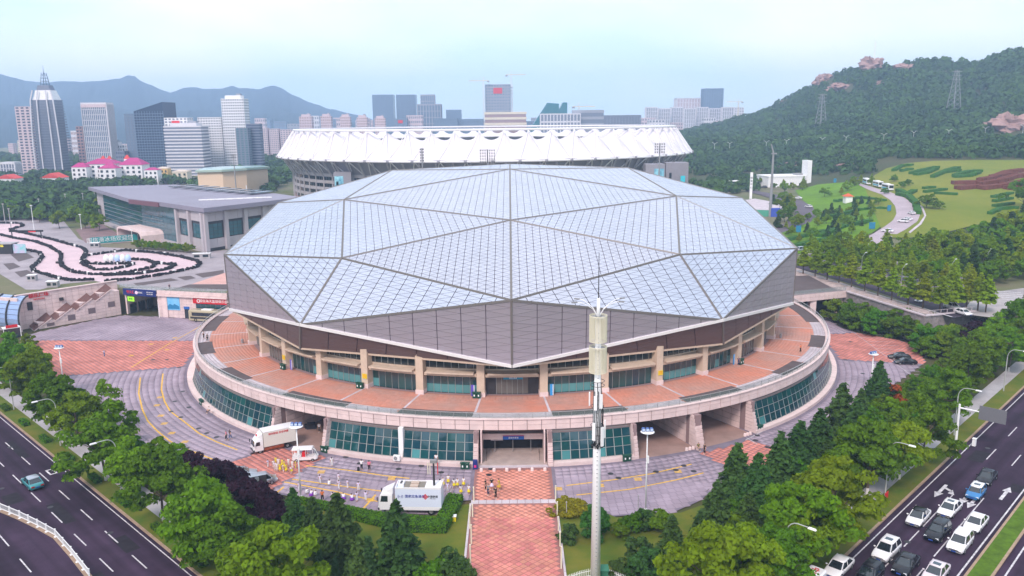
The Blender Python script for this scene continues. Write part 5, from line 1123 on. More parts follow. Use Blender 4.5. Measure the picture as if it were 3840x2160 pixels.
# rocks on the hill
M_rock = mat('pink_rock', (.40, .25, .22), .95, col2=(.28, .18, .17), scale=.15, bump=.8, bscale=.5)
def rock(x, y, w, h, label, seed, Y=None):
    p = T(x, y); s = depth(p) * 3840 / 2576 / CF; rs = np.random.default_rng(seed); mb = MB(); mb.sphere((0, 0, 0), (w * s / 2, w * s * .4, h * s * .62), 34)
    vs = np.array(mb.v); vs *= (1 + .22 * np.sin(vs[:, :1] * .31 + seed) * np.sin(vs[:, 2:] * .41) + rs.normal(0, .13, (len(vs), 1))); mb.v = [tuple(v) for v in vs]
    tag(mb.build('rock_outcrop', M_rock, loc=(p[0], p[1], p[2])), label, 'rock')
rock(2193, 166, 62, 36, 'rugged pink rock crag on the hilltop under the mast', 1); rock(2075, 203, 52, 26, 'pinkish rock shoulder on the left skyline of the hill', 2); rock(2115, 222, 62, 18, 'light pink rock ledge below the hilltop', 3); rock(2275, 172, 46, 17, 'small orange rock patch right of the hilltop crag', 4); rock(2213, 212, 20, 16, 'tiny bare rock patch in the middle of the wooded hill', 5); rock(1975, 259, 28, 12, 'dark pink rock low on the left skyline of the hill', 6)
rock(2545, 322, 110, 52, 'broad bare pink rock face at the right edge of the hill', 7); rock(2000, 418, 76, 14, 'ochre cut bank left above the white building', 8); rock(2135, 416, 56, 8, 'ochre cut bank behind the park', 9)
# pylons and hilltop mast
def pylon(x, yt, yb, label, wtop=.25):
    b = T(x, yb); s = depth(b) * 3840 / 2576 / CF; h = (yb - yt) * s * 1.0; w = h * .12; mb = MB(); py = thing('power_pylon', label, 'pylon', tuple(b), R_(20), 'power pylons on the hill')
    for a_, b_ in ((-1, -1), (1, -1), (1, 1), (-1, 1)): mb.tube((a_ * w, b_ * w, 0), (a_ * w * wtop, b_ * w * wtop, h), .32, .2, 4)
    for k in range(9):
        z0, z1 = h * k / 9, h * (k + 1) / 9; q0, q1 = w * (1 - (1 - wtop) * k / 9), w * (1 - (1 - wtop) * (k + 1) / 9)
        for s_ in (-1, 1): mb.tube((-q0, s_ * q0, z0), (q1, s_ * q1, z1), .16, .16, 4).tube((q0, s_ * q0, z0), (-q1, s_ * q1, z1), .16, .16, 4)
    mb.build('lattice_mast', M_grey, py)
    for k in (.78, .88, .97): MB().box((0, 0, h * k), (w * 2.6, .5, .5)).build('cross_arm', M_grey, py)
pylon(2064, 238, 324, 'tall lattice power pylon standing on the left of the wooded hill'); pylon(2400, 180, 280, 'faint lattice power pylon on the right of the wooded hill')
hm = T(2198, 166); tag(MB().tube((0, 0, 0), (0, 0, 26), .7, .3, 5).box((0, 0, 18), (5, .5, .5)).box((0, 0, 21), (3.5, .5, .5)).build('hilltop_mast', M_white, loc=(hm[0], hm[1], hm[2] + 9)), 'thin white mast on top of the pink rock crag', 'mast')
# white Y shaped lamps along the hill road
yl = MB().tube((0, 0, 0), (0, 0, 8.5), .16, .11, 6).build('lamp_pole', M_white)
lam0 = thing('street_lamp', 'x', 'street lamp', (0, 0, 0)); yl.parent = lam0
for s in (-1, 1): MB().tube((0, 0, 8.4), (s * 2.0, 0, 9.9), .14, .1, 5).box((s * 2.5, 0, 10.1), (1.5, .5, .2)).build('lamp_arm', M_white, lam0)
ylp = [(1797, 377), (1835, 376), (1927, 373), (1978, 370), (2068, 366), (2127, 362), (2222, 358), (2297, 352), (2385, 348), (2477, 342), (2572, 337), (2640, 334), (2700, 334)][:11]
for i, (x, y) in enumerate(ylp):
    o = lam0 if i == 0 else copy_tree(lam0); p = T(x, y + 4); o.location = tuple(p); o['label'] = nth(i) + ' from the left of the white twin arm lamps along the hill road'; o['group'] = 'twin arm lamps along the hill road'; k = depth(p) / 720; o.scale = (.85, .85, .85)
# white building with tower slab
wb = thing('white_building', 'plain white building with a tall white slab tower', 'building', tuple(T(1978, 470)), R_(8)); s = depth(wb.location) * 3840 / 2576 / CF
w = 100 * s; MB().box((0, 8, 13 * s), (w, 18, 26 * s)).build('wall', M_white, wb); MB().box((0, 8, 26.4 * s), (w * 1.02, 18.6, .8)).build('parapet', M_white, wb)
MB().box((w * .56, 2, 32 * s), (11 * s, 8, 66 * s)).build('slab_tower', M_white, wb)
for x, ww, h in ((-.36, 9, 9), (-.08, 11, 8), (.1, 5, 11), (.34, 5, 9)): MB().box((x * w, -1.06, h * s / 2), (ww * s, .2, h * s)).build('doorway', M_glass_d, wb)
MB().box((w * .4, 6, 29 * s), (16 * s, 6, 6 * s)).build('roof_frame', M_grey, wb)
# sign pylon, poles, sports ground
sgn = thing('sign_pylon', 'white upright sign slab with dark vertical lettering', 'sign', tuple(T(1888, 500))); s = depth(sgn.location) * 3840 / 2576 / CF
MB().box((0, 0, 33 * s / 1.0), (6.5 * s, .5, 66 * s)).build('slab', M_white, sgn)
for k, ch in enumerate('体育中心'): lettering(ch, 4.6 * s * 1.3, M_dark, sgn, (0, -.3, (52 - k * 8) * s))
pl = thing('tall_light_pole', 'tall grey light pole with a bent head beside the sports ground', 'pole', tuple(T(1937, 545))); s = depth(pl.location) * 3840 / 2576 / CF; h = 180 * s
MB().tube((0, 0, 0), (0, 0, h * .88), .75, .45, 8).tube((0, 0, h * .88), (-1.2, 0, h), .4, .25, 6).build('shaft', M_grey, pl); MB().box((.4, 0, h * .87), (2.4, 1, .6)).build('bracket', M_grey, pl); MB().box((2.2, 0, 2.0), (4.2, 2.4, 4.0)).build('blue_cover', mat('blue_tarp', (.05, .09, .42), .7), pl)
struct(sheet('sports_court', [tuple(g(x, y, 7)[:2]) for x, y in ((1880, 545), (1960, 545), (1975, 530), (1900, 528))], 7.06, mat('court_green', (.04, .22, .13), .8)))
struct(sheet('stand_apron', [tuple(g(x, y, 7)[:2]) for x, y in ((1860, 505), (1900, 500), (1965, 512), (1985, 522), (1960, 530), (1900, 528), (1850, 520))], 7.10, M_pale))
# hedge strokes on the lawn
M_hl, M_hr = mat('clipped_hedge', (.035, .12, .012), .9, var=.3, scale=.6, bump=.8, bscale=2), mat('red_hedge', (.15, .045, .028), .9, var=.3, scale=.6, bump=.8, bscale=2)
def hedge_stroke(L, m, label, w=3.2, h=1.6):
    P = [T(x, y) for x, y in L]; mb = MB()
    for a, b in zip(P[:-1], P[1:]):
        d = b - a; n = max(1, int(np.linalg.norm(d) / 3))
        for i in range(n): c = a + d * (i + .5) / n; mb.box((c[0], c[1], c[2] + h / 2 + .2), (np.linalg.norm(d[:2]) / n + .7, w * random.uniform(.8, 1.1), h), math.atan2(d[1], d[0]))
    tag(mb.build('clipped_hedge', m), label, 'hedge', 'clipped hedges on the lawn slope')
HZ = lambda L: [((2740 + x / 2.337) / 1.4907, (200 + y / 2.337) / 1.4907) for x, y in L]
for i, (L, q) in enumerate((([(1430, 1040), (1500, 1000), (1590, 990)], 'leftmost green hedge stroke at the top of the lawn'), ([(1490, 1045), (1590, 1025)], 'short green hedge under the leftmost lawn stroke'), ([(1580, 1065), (1680, 1040), (1810, 1010)], 'second green hedge stroke along the top of the lawn'), ([(1620, 1075), (1720, 1060), (1800, 1025)], 'lower half of the second green hedge pair on the lawn'), ([(1770, 1095), (1900, 1040), (1990, 1015)], 'third green hedge stroke along the top of the lawn'), ([(1850, 1060), (2000, 1040)], 'short green hedge crossing the third lawn stroke'), ([(1960, 1085), (2090, 1050), (2190, 1045)], 'fourth green hedge stroke on the lawn'), ([(1960, 1095), (2100, 1085), (2170, 1060)], 'lower arm of the fourth green hedge on the lawn'))): hedge_stroke(HZ(L), M_hl, q)
for i, (L, q) in enumerate((([(1950, 1155), (2150, 1150)], 'leftmost dark red hedge on the lawn'), ([(1990, 1200), (2180, 1185)], 'lower left dark red hedge on the lawn'), ([(2180, 1130), (2300, 1110), (2420, 1060), (2570, 1040)], 'upper long red hedge sweeping to the right edge'), ([(2180, 1165), (2350, 1140), (2480, 1100), (2600, 1080)], 'second long red hedge sweeping to the right edge'), ([(2200, 1200), (2380, 1180), (2600, 1140)], 'third long red hedge sweeping to the right edge'), ([(2290, 1100), (2480, 1075)], 'short red hedge between the two upper sweeping hedges'), ([(2420, 1200), (2620, 1175)], 'lowest red hedge at the right edge of the lawn'))): hedge_stroke(HZ(L), M_hr, q, 4.5, 2.0)
for i, (L, q) in enumerate((([(1690, 1195), (1780, 1185)], 'thin hedge line left in the middle of the lawn'), ([(1700, 1230), (1880, 1205)], 'longer thin hedge line in the middle of the lawn'), ([(1790, 1240), (1980, 1250)], 'lowest thin hedge line in the middle of the lawn'), ([(2300, 1275), (2460, 1240)], 'topmost of the green hedge rungs by the right edge'), ([(2310, 1310), (2460, 1285)], 'second of the green hedge rungs by the right edge'), ([(2310, 1355), (2470, 1330)], 'third of the green hedge rungs by the right edge'), ([(2270, 1420), (2360, 1380), (2500, 1370)], 'bottom bent green hedge rung by the right edge'))): hedge_stroke(HZ(L), M_hl, q, 2.4, 1.3)
for i, (L, q) in enumerate((([(1470, 1215), (1550, 1255), (1610, 1220)], 'bright green hedge patch beside the drive bend'), ([(1470, 1250), (1560, 1270), (1620, 1330), (1640, 1420)], 'hedge line following the outer bank of the drive'))): hedge_stroke(HZ(L), M_hl, q, 3)
for i, (L, q) in enumerate((([(1962, 612), (2030, 596), (2075, 585)], 'low hedge row at the left of the park lawn'), ([(1975, 628), (2060, 610), (2110, 600)], 'second low hedge row across the park lawn'), ([(2060, 598), (2130, 570), (2190, 560)], 'low hedge row across the middle of the park'), ([(2090, 548), (2160, 532), (2230, 528)], 'upper low hedge row across the park'), ([(2100, 510), (2170, 500), (2225, 508)], 'topmost low hedge row across the park'))): hedge_stroke(L, M_hl, q, 2.4, 1.2)
kk = thing('park_hut', 'tiny white hut with an orange red roof in the park', 'hut', tuple(T(2132, 511))); MB().box((0, 0, 1.8), (3.6, 3.6, 3.6)).build('wall', M_white, kk); MB().add([(-2.4, -2.4, 3.6), (2.4, -2.4, 3.6), (2.4, 2.4, 3.6), (-2.4, 2.4, 3.6), (0, 0, 5.2)], [(0, 1, 4), (1, 2, 4), (2, 3, 4), (3, 0, 4), (3, 2, 1, 0)]).build('roof', mat('orange_tiles', (.6, .12, .05), .7), kk)
for i, (x, y, w, q) in enumerate(((2008, 588, 5, 'left blue sign board at the edge of the park'), (2193, 580, 6, 'blue sign board beside the park drive'), (2100, 462, 4, 'small blue board above the park'), (2236, 535, 4, 'blue board on the inner bend of the drive'))):
    b = thing('notice_board', q, 'sign', tuple(T(x, y)), 0, 'blue boards in the park'); MB().box((0, 0, 2.0), (w * .4, .3, 2.6)).build('panel', mat('board_blue', (.03, .20, .36), .6), b); MB().box((0, .1, .4), (.3, .3, 1.0)).build('post', M_grey, b)
# ================================================================ trees and planting
def leaves(C, Nn, size, rs, droop=0.0):
    """rhombic leaf cards at centres C facing Nn"""
    n = len(C); Nn = Nn / (np.linalg.norm(Nn, axis=1, keepdims=True) + 1e-9); r = rs.normal(size=(n, 3)); a = np.cross(Nn, r); a /= np.linalg.norm(a, axis=1, keepdims=True) + 1e-9; b = np.cross(Nn, a)
    s = size * rs.uniform(.65, 1.35, (n, 1)); a, b = a * s, b * s * .62
    V = np.stack([C - a, C - b, C + a, C + b], 1).reshape(-1, 3); V[:, 2] -= droop * np.abs(rs.normal(size=len(V)))
    return V, np.arange(4 * n).reshape(n, 4)
def crown_pts(rs, R, H0, H1, ncl, nl, clump, flat=.8, shape='round'):
    C, N_ = [], []
    zc, hz = (H0 + H1) / 2, (H1 - H0) / 2
    k = 0; ph = rs.uniform(0, 6.28, 4)
    while k < ncl:
        d = rs.normal(size=3); d /= np.linalg.norm(d); r = rs.uniform(.35, 1) ** .55
        az_ = math.atan2(d[1], d[0]); r *= 1 + .16 * math.sin(2 * az_ + ph[0]) + .14 * math.sin(3 * az_ + ph[1] + 2 * d[2]) + .12 * math.sin(5 * az_ + ph[2]) * d[2]; p = d * r; z = p[2]
        if shape == 'cone': w = (1 - (z + 1) / 2) ** .8 * 1.0 + .10; p[:2] *= w
        if shape == 'egg': p[:2] *= 1 - .28 * z
        if z < -.75 and rs.random() < .5: continue
        c = np.array([p[0] * R, p[1] * R, zc + z * hz]); cl = clump * rs.uniform(.7, 1.25)
        q = rs.normal(size=(nl, 3)); q /= np.linalg.norm(q, axis=1, keepdims=True); q[:, 2] = np.abs(q[:, 2]) * 1.0 - .35
        rr = rs.uniform(.55, 1.0, (nl, 1)); C.append(c + q * rr * cl * np.array([1, 1, flat])); N_.append(q + rs.normal(0, .45, (nl, 3)) + np.array([0, 0, .35])); k += 1
    return np.vstack(C), np.vstack(N_)
def trunk_mb(rs, H0, H1, R, r0=.22, nl=6, wash=False):
    mb = MB(); top = H0 + (H1 - H0) * .55; bend = rs.uniform(-.25, .25, 2)
    if wash: mb.tube((0, 0, -.1), (0, 0, 1.0), r0 * 1.2, r0, 7, 1); z0 = 1.0
    else: z0 = -.1
    mb.tube((0, 0, z0), (bend[0], bend[1], H0 + .4), r0, r0 * .75, 7).tube((bend[0], bend[1], H0 + .4), (bend[0] * 1.5, bend[1] * 1.5, top), r0 * .75, r0 * .35, 6)
    for i in range(nl):
        a = 2 * math.pi * i / nl + rs.uniform(-.4, .4); z = H0 * .85 + (top - H0) * rs.uniform(.0, .7); L = R * rs.uniform(.5, .8)
        mb.tube((bend[0], bend[1], z), (bend[0] + L * math.cos(a), bend[1] + L * math.sin(a), z + L * rs.uniform(.4, .9)), r0 * .42, r0 * .12, 5)
    return mb
def make_leafy(seed, R, H0, H1, ncl, nl, clump, size, leafm, shape='round', r0=.22, wash=False, flat=.8):
    rs = np.random.default_rng(seed); C, N_ = crown_pts(rs, R, H0, H1, ncl, nl, clump, flat, shape); V, F = leaves(C, N_, size, rs)
    cm = npmesh('crown', V, F); cm.materials.append(leafm); tm = trunk_mb(rs, H0, H1, R, r0, 6, wash).mesh('trunk'); tm.materials.append(M_bark); tm.materials.append(M_bark_w); return cm, tm
def make_conifer(seed, R, H, lev, m, droop=.25, dens=1.0, size=.34, bare=.6):
    rs = np.random.default_rng(seed); C, N_ = [], []; mb = MB().tube((0, 0, -.1), (0, 0, H * .97), .2, .03, 6)
    for k in range(lev):
        t = k / (lev - 1); z = bare + (H - bare - .3) * t; L = R * (1 - t) ** .85 + .18; nb = max(4, int((11 - 5 * t) * dens))
        for i in range(nb):
            a = rs.uniform(0, 2 * math.pi); l = L * rs.uniform(.7, 1.12); dz = -droop * l * rs.uniform(.4, 1.2); n = max(5, int(l * 13 * dens))
            u = rs.uniform(.12, 1, n) ** .8; wd = .10 * l * (1.15 - u) + .12
            P = np.c_[u * l * math.cos(a), u * l * math.sin(a), z + dz * u ** 1.6 + .12 * l * np.sin(u * 3)]
            P += rs.normal(0, 1, (n, 3)) * np.c_[wd, wd, wd * .35]; C.append(P); N_.append(rs.normal(0, .5, (n, 3)) + np.array([.35 * math.cos(a), .35 * math.sin(a), .9]))
            mb.tube((0, 0, z), (l * .8 * math.cos(a), l * .8 * math.sin(a), z + dz * .7), .045, .012, 4)
    V, F = leaves(np.vstack(C), np.vstack(N_), size, rs); cm = npmesh('crown', V, F); cm.materials.append(m); tm = mb.mesh('trunk'); tm.materials.append(M_bark); tm.materials.append(M_bark_w); return cm, tm
TK = {'plane': [make_leafy(11 + i, 4.4, 2.6, 10.2, 64, 120, 1.25, .30, M_leaf[i % 2], 'egg', .2, True) for i in range(4)],
      'planel': [make_leafy(31 + i, 4.4, 2.6, 10.0, 64, 120, 1.25, .30, M_leaf[(0, 2)[i]], 'egg', .2, True) for i in range(2)],
      'thin': [make_leafy(41, 2.9, 2.0, 9.2, 40, 42, .8, .27, M_leaf[1], 'egg', .14)],
      'cedar': [make_conifer(51 + i, 3.3, 9.0, 30, M_needle, .28) for i in range(3)],
      'cypress': [make_conifer(61, 1.1, 7.0, 26, mat('cypress_leaf', (.035, .085, .02), .6, rand=.4, trans=.15), -.35, 1.2, .24, .2)],
      'bamboo': [make_leafy(71 + i, 2.5, .3, 5.2, 34, 90, .95, .26, (M_leaf[0], M_leaf[1], M_hedge)[i], 'egg', .08) for i in range(3)],
      'shrub': [make_leafy(81 + i, 1.5, .1, 2.4, 20, 70, .62, .2, (M_leaf[1], M_needle)[i], 'round', .06) for i in range(2)],
      'plum': [make_leafy(91 + i, 2.6, 1.2, 5.4, 40, 110, .85, .24, M_plum, 'egg', .11) for i in range(2)],
      'gingko': [make_conifer(101 + i, 2.5, 8.6, 13, mat('ginkgo_leaf', (.24, .33, .008), .55, rand=.35, huev=.02, trans=.4, spec=.1), -.10, 1.0, .34, 2.3) for i in range(3)],
      'mid': [make_leafy(111 + i, 3.6, 1.6, 7.6, 30, 46, 1.25, .5, (M_leaf[0], M_leaf[1], M_leaf[2])[i], 'egg', .16) for i in range(3)],
      'midc': [make_conifer(121, 2.6, 8.0, 14, M_needle, .1, .8, .6)],
      'gold': [make_leafy(131, 1.3, .05, 1.1, 16, 90, .5, .14, M_gold, 'round', .04)],
      'rust': [make_leafy(141, 2.2, .5, 4.6, 26, 60, .8, .26, M_rust, 'egg', .1)],
      'ball': [make_leafy(151, 2.2, .15, 4.0, 60, 110, .6, .17, mat('ball_leaf', (.045, .16, .018), .6, rand=.35, trans=.25), 'round', .1, flat=1.0)]}
def tree(kind, p, label, cat='tree', s=1.0, i=0, group=None, name=None, rz=None):
    cm, tm = TK[kind][i % len(TK[kind])]
    t = thing(name or {'plane': 'plane_tree', 'planel': 'plane_tree', 'thin': 'young_tree', 'cedar': 'cedar_tree', 'cypress': 'cypress_tree', 'bamboo': 'tall_shrub', 'shrub': 'shrub', 'plum': 'plum_tree', 'gingko': 'ginkgo_tree', 'mid': 'broadleaf_tree', 'midc': 'conifer_tree', 'gold': 'golden_shrub', 'rust': 'rust_red_shrub', 'ball': 'round_bush'}[kind], label, cat, tuple(p), random.uniform(0, 6.28) if rz is None else rz, group)
    t.scale = (s * random.uniform(.92, 1.08), s * random.uniform(.92, 1.08), s * random.uniform(.93, 1.07))
    link('crown', cm, None, t); link('trunk', tm, None, t); return t
def gz(x, y, zc, z0=0.0): p = g(x, y, zc); return np.array([p[0], p[1], z0])
# street trees along the left road (seen position of the crown centre, crown at about 6.3 m)
LT = [(665, 1408, 1.15), (560, 1345, .8), (500, 1288, 1.0), (400, 1200, 1.02), (325, 1160, .8), (255, 1105, 1.05), (190, 1045, .85), (128, 1000, 1.0), (70, 945, 1.0), (20, 900, .95), (85, 912, .8)]
for i, (x, y, s) in enumerate(LT):
    p = gz(x, y, 6.3 * s); n = (p[:2] - LO) @ LN
    if n > -2.2: p[:2] -= LN * (n + 2.2)
    tree('planel' if i in (0, 2) else 'plane', p, nth(i) + ' leafy plane tree along the left road counted from the bottom edge', s=s, i=i, group='plane trees along the left road')
tree('thin', gz(272, 1010, 5.5), 'sparse young tree at the plaza edge behind the left plane trees', i=0)
RT = [(1790, 1420, 1.1), (1870, 1400, .95), (1950, 1400, .8), (2010, 1300, 1.05), (2120, 1262, 1.1), (2060, 1350, .8), (2190, 1140, 1.0), (2270, 1110, .95), (2330, 1070, .95), (2385, 985, .95), (2440, 930, .9), (2480, 880, .95), (2545, 865, .95), (2510, 830, .9), (2570, 800, 1.0), (2600, 840, 1)]
for i, (x, y, s) in enumerate(RT):
    p = gz(x, y, 6.3 * s); n = (p[:2] - RO) @ RN
    if n > -2.2: p[:2] -= RN * (n + 2.2)
    tree('planel' if i in (0, 1, 4, 7) else 'plane', p, nth(i) + ' leafy plane tree along the right road counted from the bottom edge', s=s, i=i + 1, group='plane trees along the right road')
# plum trees
for i, (x, y, s) in enumerate(((478, 1168, .9), (520, 1180, 1.0), (566, 1205, 1.1), (612, 1238, 1.1), (655, 1268, 1.15), (690, 1300, 1.0))): tree('plum', gz(x, y, 3.4 * s), nth(i) + ' from left of the dark purple plum trees at the plaza edge', s=s, i=i, group='purple plum trees at the plaza edge')
for i, (x, y, s) in enumerate(((2448, 838, 1.35), (2478, 818, 1.2))): tree('plum', gz(x, y, 4.2), ('large dark purple plum tree below the upper road', 'second dark purple plum tree beside the upper road')[i], s=s, i=i)
# conifers
CL_ = [(852, 1345, 1.05), (1000, 1385, 1.15), (790, 1330, .8), (735, 1335, .75), (905, 1425, .75), (740, 1300, .7)]
for i, (x, y, s) in enumerate(CL_): tree('cedar', gz(x, y, 3.6 * s), nth(i) + ' dark cedar of the clump left of the entrance walk', s=s, i=i, group='cedars left of the entrance walk')
CR_ = [(1852, 1225, 1.0), (1905, 1250, 1.05), (1960, 1195, 1.0), (2010, 1150, 1.05), (2060, 1105, 1.05), (2115, 1060, 1.05), (2165, 1025, 1.0), (1800, 1300, .9), (1760, 1345, .85), (1690, 1370, .8), (2080, 1150, .9), (2150, 1090, .9), (1880, 1320, .9), (2210, 985, .9), (1960, 1270, .9)]
for i, (x, y, s) in enumerate(CR_): tree('cedar', gz(x, y, 3.6 * s), nth(i) + ' dark cedar of the belt between plaza and right road', s=s * random.uniform(.75, 1.12), i=i + 1, group='cedars between plaza and right road')
tree('cypress', gz(930, 1425, 3), 'narrow pointed cypress at the bottom left of the walk', s=1.0)
for i, (x, y) in enumerate(((805, 1430), (845, 1445))): tree('cypress', gz(x, y, 1.5), ('small pointed cypress at the bottom left', 'small pointed cypress right of the other at the bottom left')[i], s=.55)
tree('ball', gz(1500, 1310, 2.1), 'dense round green bush behind the tall mast', 'bush'); tree('rust', gz(2250, 998, 2.4), 'rust red shrub in the green belt by the right road', 'shrub', 1.05)
for i, (x, y) in enumerate(((1412, 1285), (1435, 1275), (1458, 1272), (1425, 1268), (1448, 1288))): tree('gold', gz(x, y, .6), nth(i) + ' golden yellow shrub in the bed right of the entrance walk', 'shrub', 1.15, i, 'golden shrubs right of the entrance walk')
for i, (x, y, k, s) in enumerate(((1428, 1345, 1, .9), (1590, 1312, 0, 1.0), (1622, 1310, 1, 1.0), (1655, 1310, 0, 1.1), (1560, 1335, 0, .8), (1610, 1390, 1, 1.2), (1640, 1420, 1, 1.3), (1600, 1440, 1, 1.2), (1560, 1430, 1, .9), (1130, 1425, 1, 1.6), (1160, 1440, 1, 1.3), (1090, 1440, 0, 1.4))): tree('shrub', gz(x, y, 1.2 * s), nth(i) + ' low dark shrub on the lawns by the entrance walk', 'shrub', s, k, 'shrubs on the lawns')
# tall shrubs filling the belts
def scatter(poly, n, mind, seed, avoid=()):
    rs = random.Random(seed); xs, ys = [p[0] for p in poly], [p[1] for p in poly]; out = []; tries = 0
    while len(out) < n and tries < 6000:
        tries += 1; p = (rs.uniform(min(xs), max(xs)), rs.uniform(min(ys), max(ys)))
        if not inpoly([p], poly)[0]: continue
        if any((p[0] - q[0]) ** 2 + (p[1] - q[1]) ** 2 < mind ** 2 for q in out): continue
        if any((p[0] - q[0]) ** 2 + (p[1] - q[1]) ** 2 < q[2] ** 2 for q in avoid): continue
        out.append(p)
    return out
RW = [(28, -94.5), (49, -72.5), (69, -50.5), (91, -28), (103, -14), tuple(rp_(100, -8)), tuple(rp_(-6, -8))]
for i, (x, y) in enumerate(sorted(scatter(RW, 50, 3.2, 3))): tree('bamboo', (x, y, 0), nth(i) + ' from left of the tall green shrubs filling the right belt', 'shrub', random.uniform(.55, .95), i, 'tall shrubs in the right belt')
LW = [tuple(lp_(-8, -7.5)), tuple(lp_(98, -7.5)), (-118, 0), (-93, -34), (-68, -60), (-47, -75), (-36, -86)]
for i, (x, y) in enumerate(sorted(scatter(LW, 26, 3.2, 4))): tree('bamboo', (x, y, 0), nth(i) + ' from left of the tall green shrubs filling the left belt', 'shrub', random.uniform(.5, .8), i, 'tall shrubs in the left belt')
# shrubs under the retaining wall
RB = gp([(2085, 800), (2125, 815), (2165, 832), (2290, 856), (2335, 905), (2420, 870), (2400, 820)])
RB = [tuple(g(2085, 806)[:2]), tuple(g(2160, 836)[:2]), tuple(g(2292, 860)[:2]), tuple(g(2335, 910)[:2]), (104, -12), (99, -9), (91.5, 17)]
for i, (x, y) in enumerate(sorted(scatter(RB, 26, 2.4, 9))): tree('bamboo', (x, y, 0), nth(i) + ' from left of the tall shrubs under the stone retaining wall', 'shrub', random.uniform(.85, 1.2), i, 'shrubs under the retaining wall')
# small hedge plants along both kerbs (plain green mounds)
def hedge(poly, h, label, m=M_hedge, dens=55, size=.13, cat='hedge'):
    """box hedge of leaf cards over a clipped body; poly in world xy"""
    rs = np.random.default_rng(int(abs(poly[0][0] * 10))); t = thing('hedge', label, cat)
    MB().prism(poly, 0, h * .92).build('hedge_body', mat('hedge_core', (.02, .05, .008), .95), t)
    A = np.array(poly); x0, x1, y0, y1 = A[:, 0].min(), A[:, 0].max(), A[:, 1].min(), A[:, 1].max(); n = int((x1 - x0) * (y1 - y0) * dens)
    P = np.c_[rs.uniform(x0, x1, n), rs.uniform(y0, y1, n)]; P = P[inpoly(P, poly)]; C = [np.c_[P, h + rs.normal(0, .06, len(P))]]; N_ = [np.tile([0, 0, 1.], (len(P), 1)) + rs.normal(0, .5, (len(P), 3))]
    for i in range(len(poly)):
        a, b = np.array(poly[i]), np.array(poly[(i + 1) % len(poly)]); d = b - a; L = np.linalg.norm(d); k = int(L * h * dens); u = rs.uniform(0, 1, (k, 1)); q = a + d * u; nn = np.array([d[1], -d[0]]) / L
        C.append(np.c_[q + nn * rs.normal(.02, .05, (k, 1)), rs.uniform(.02, h, k)]); N_.append(np.tile([nn[0], nn[1], .3], (k, 1)) + rs.normal(0, .5, (k, 3)))
    V, F = leaves(np.vstack(C), np.vstack(N_), size, rs); stuff(link('hedge_leaves', npmesh('hedge_leaves', V, F), m, t)); return t
hedge([tuple(p) for p in gp([(742, 1262), (900, 1312), (1012, 1340), (1110, 1342), (1116, 1318), (1085, 1316), (950, 1302), (800, 1272)])][::1], 1.0, 'long clipped bright green hedge in front of the white broadcast truck')
hedge([tuple(p) for p in gp([(1088, 1342), (1122, 1342), (1165, 1262), (1128, 1258)])], 1.15, 'short clipped hedge arm running back beside the truck toward the walk')
for i in range(8):
    s = 3 + i * 11.5; c = lp_(s, -1.4); hedge([tuple(c + LD * a + LN * b) for a, b in ((-1.6, -.5), (1.6, -.5), (1.6, .5), (-1.6, .5))], .7, nth(i) + ' small clipped hedge block on the left verge from the bottom edge', dens=40)
# ginkgo row along the upper road
for i in range(15):
    zx, zy = np.interp(i, [0, 1, 2, 3, 4, 5, 6, 7, 8, 9, 10, 11, 12, 13, 14], [35, 170, 305, 440, 580, 730, 880, 1035, 1220, 1390, 1580, 1740, 1880, 2010, 2100]), np.interp(i, [0, 3, 5, 8, 10, 12, 14], [200, 305, 400, 555, 630, 600, 640])
    tree('gingko', g((3000 + zx / 3.019) / 1.4907, (960 + zy / 3.019) / 1.4907, 7.0), nth(i) + ' from left of the light green ginkgos along the upper road', s=1.0 * random.uniform(.95, 1.12), i=i, group='ginkgos along the upper road')
# trees of the terrace park: told apart, so one object each
def row(poly, n, mind, seed, kinds, label, group, smin=.8, smax=1.15):
    W = [tuple(T(x, y)[:2]) for x, y in poly]; pts = sorted(scatter(W, n, mind, seed)); rs = random.Random(seed)
    for i, (x, y) in enumerate(pts):
        z = 7.0
        p = pix(np.array([x, y, 7.0])); q = T(p[0], p[1])
        if np.hypot(q[0] - x, q[1] - y) > 1: # on the slope: find height by a short search
            for _ in range(6): p = pix(np.array([x, y, q[2]])); q = T(p[0], p[1])
            z = q[2]
        k = rs.choice(kinds); tree(k, (x, y, z - .1), label.format(nth(i)), s=rs.uniform(smin, smax), i=rs.randrange(3), group=group)
row([(2010, 640), (2150, 632), (2330, 668), (2470, 720), (2420, 745), (2250, 705), (2080, 668)], 60, 4.2, 21, ['gingko', 'gingko', 'mid'], '{} from left of the mixed trees in the terrace car park', 'trees in the terrace car park', .6, .95)
row([(2150, 632), (2300, 632), (2576, 618), (2620, 700), (2490, 718), (2350, 662), (2220, 640)], 75, 5.0, 22, ['mid', 'mid', 'gingko', 'midc'], '{} from left of the darker trees between car park and lawn', 'trees between car park and lawn', .7, 1.1)
row([(2440, 612), (2576, 570), (2680, 560), (2680, 640), (2500, 625)], 30, 5.5, 23, ['mid', 'midc'], '{} from left of the tall dark trees at the right edge of the lawn', 'trees at the right edge of the lawn', .9, 1.3)
row([(1960, 575), (2060, 540), (2190, 500), (2230, 530), (2150, 590), (2000, 625)], 45, 5.5, 24, ['mid', 'midc', 'gingko'], '{} from left of the small trees dotted over the park', 'small trees in the park', .35, .75)
row([(1860, 490), (1990, 505), (2010, 560), (1950, 600), (1930, 570), (1960, 530)], 10, 4.0, 25, ['mid', 'midc'], '{} from left of the trees beside the terrace street', 'trees beside the terrace street', .5, .9)
row([(1880, 460), (2060, 470), (2160, 455), (2200, 470), (2080, 500), (1990, 490)], 16, 6, 26, ['mid', 'gingko'], '{} from left of the trees around the white building', 'trees around the white building', .5, .9)
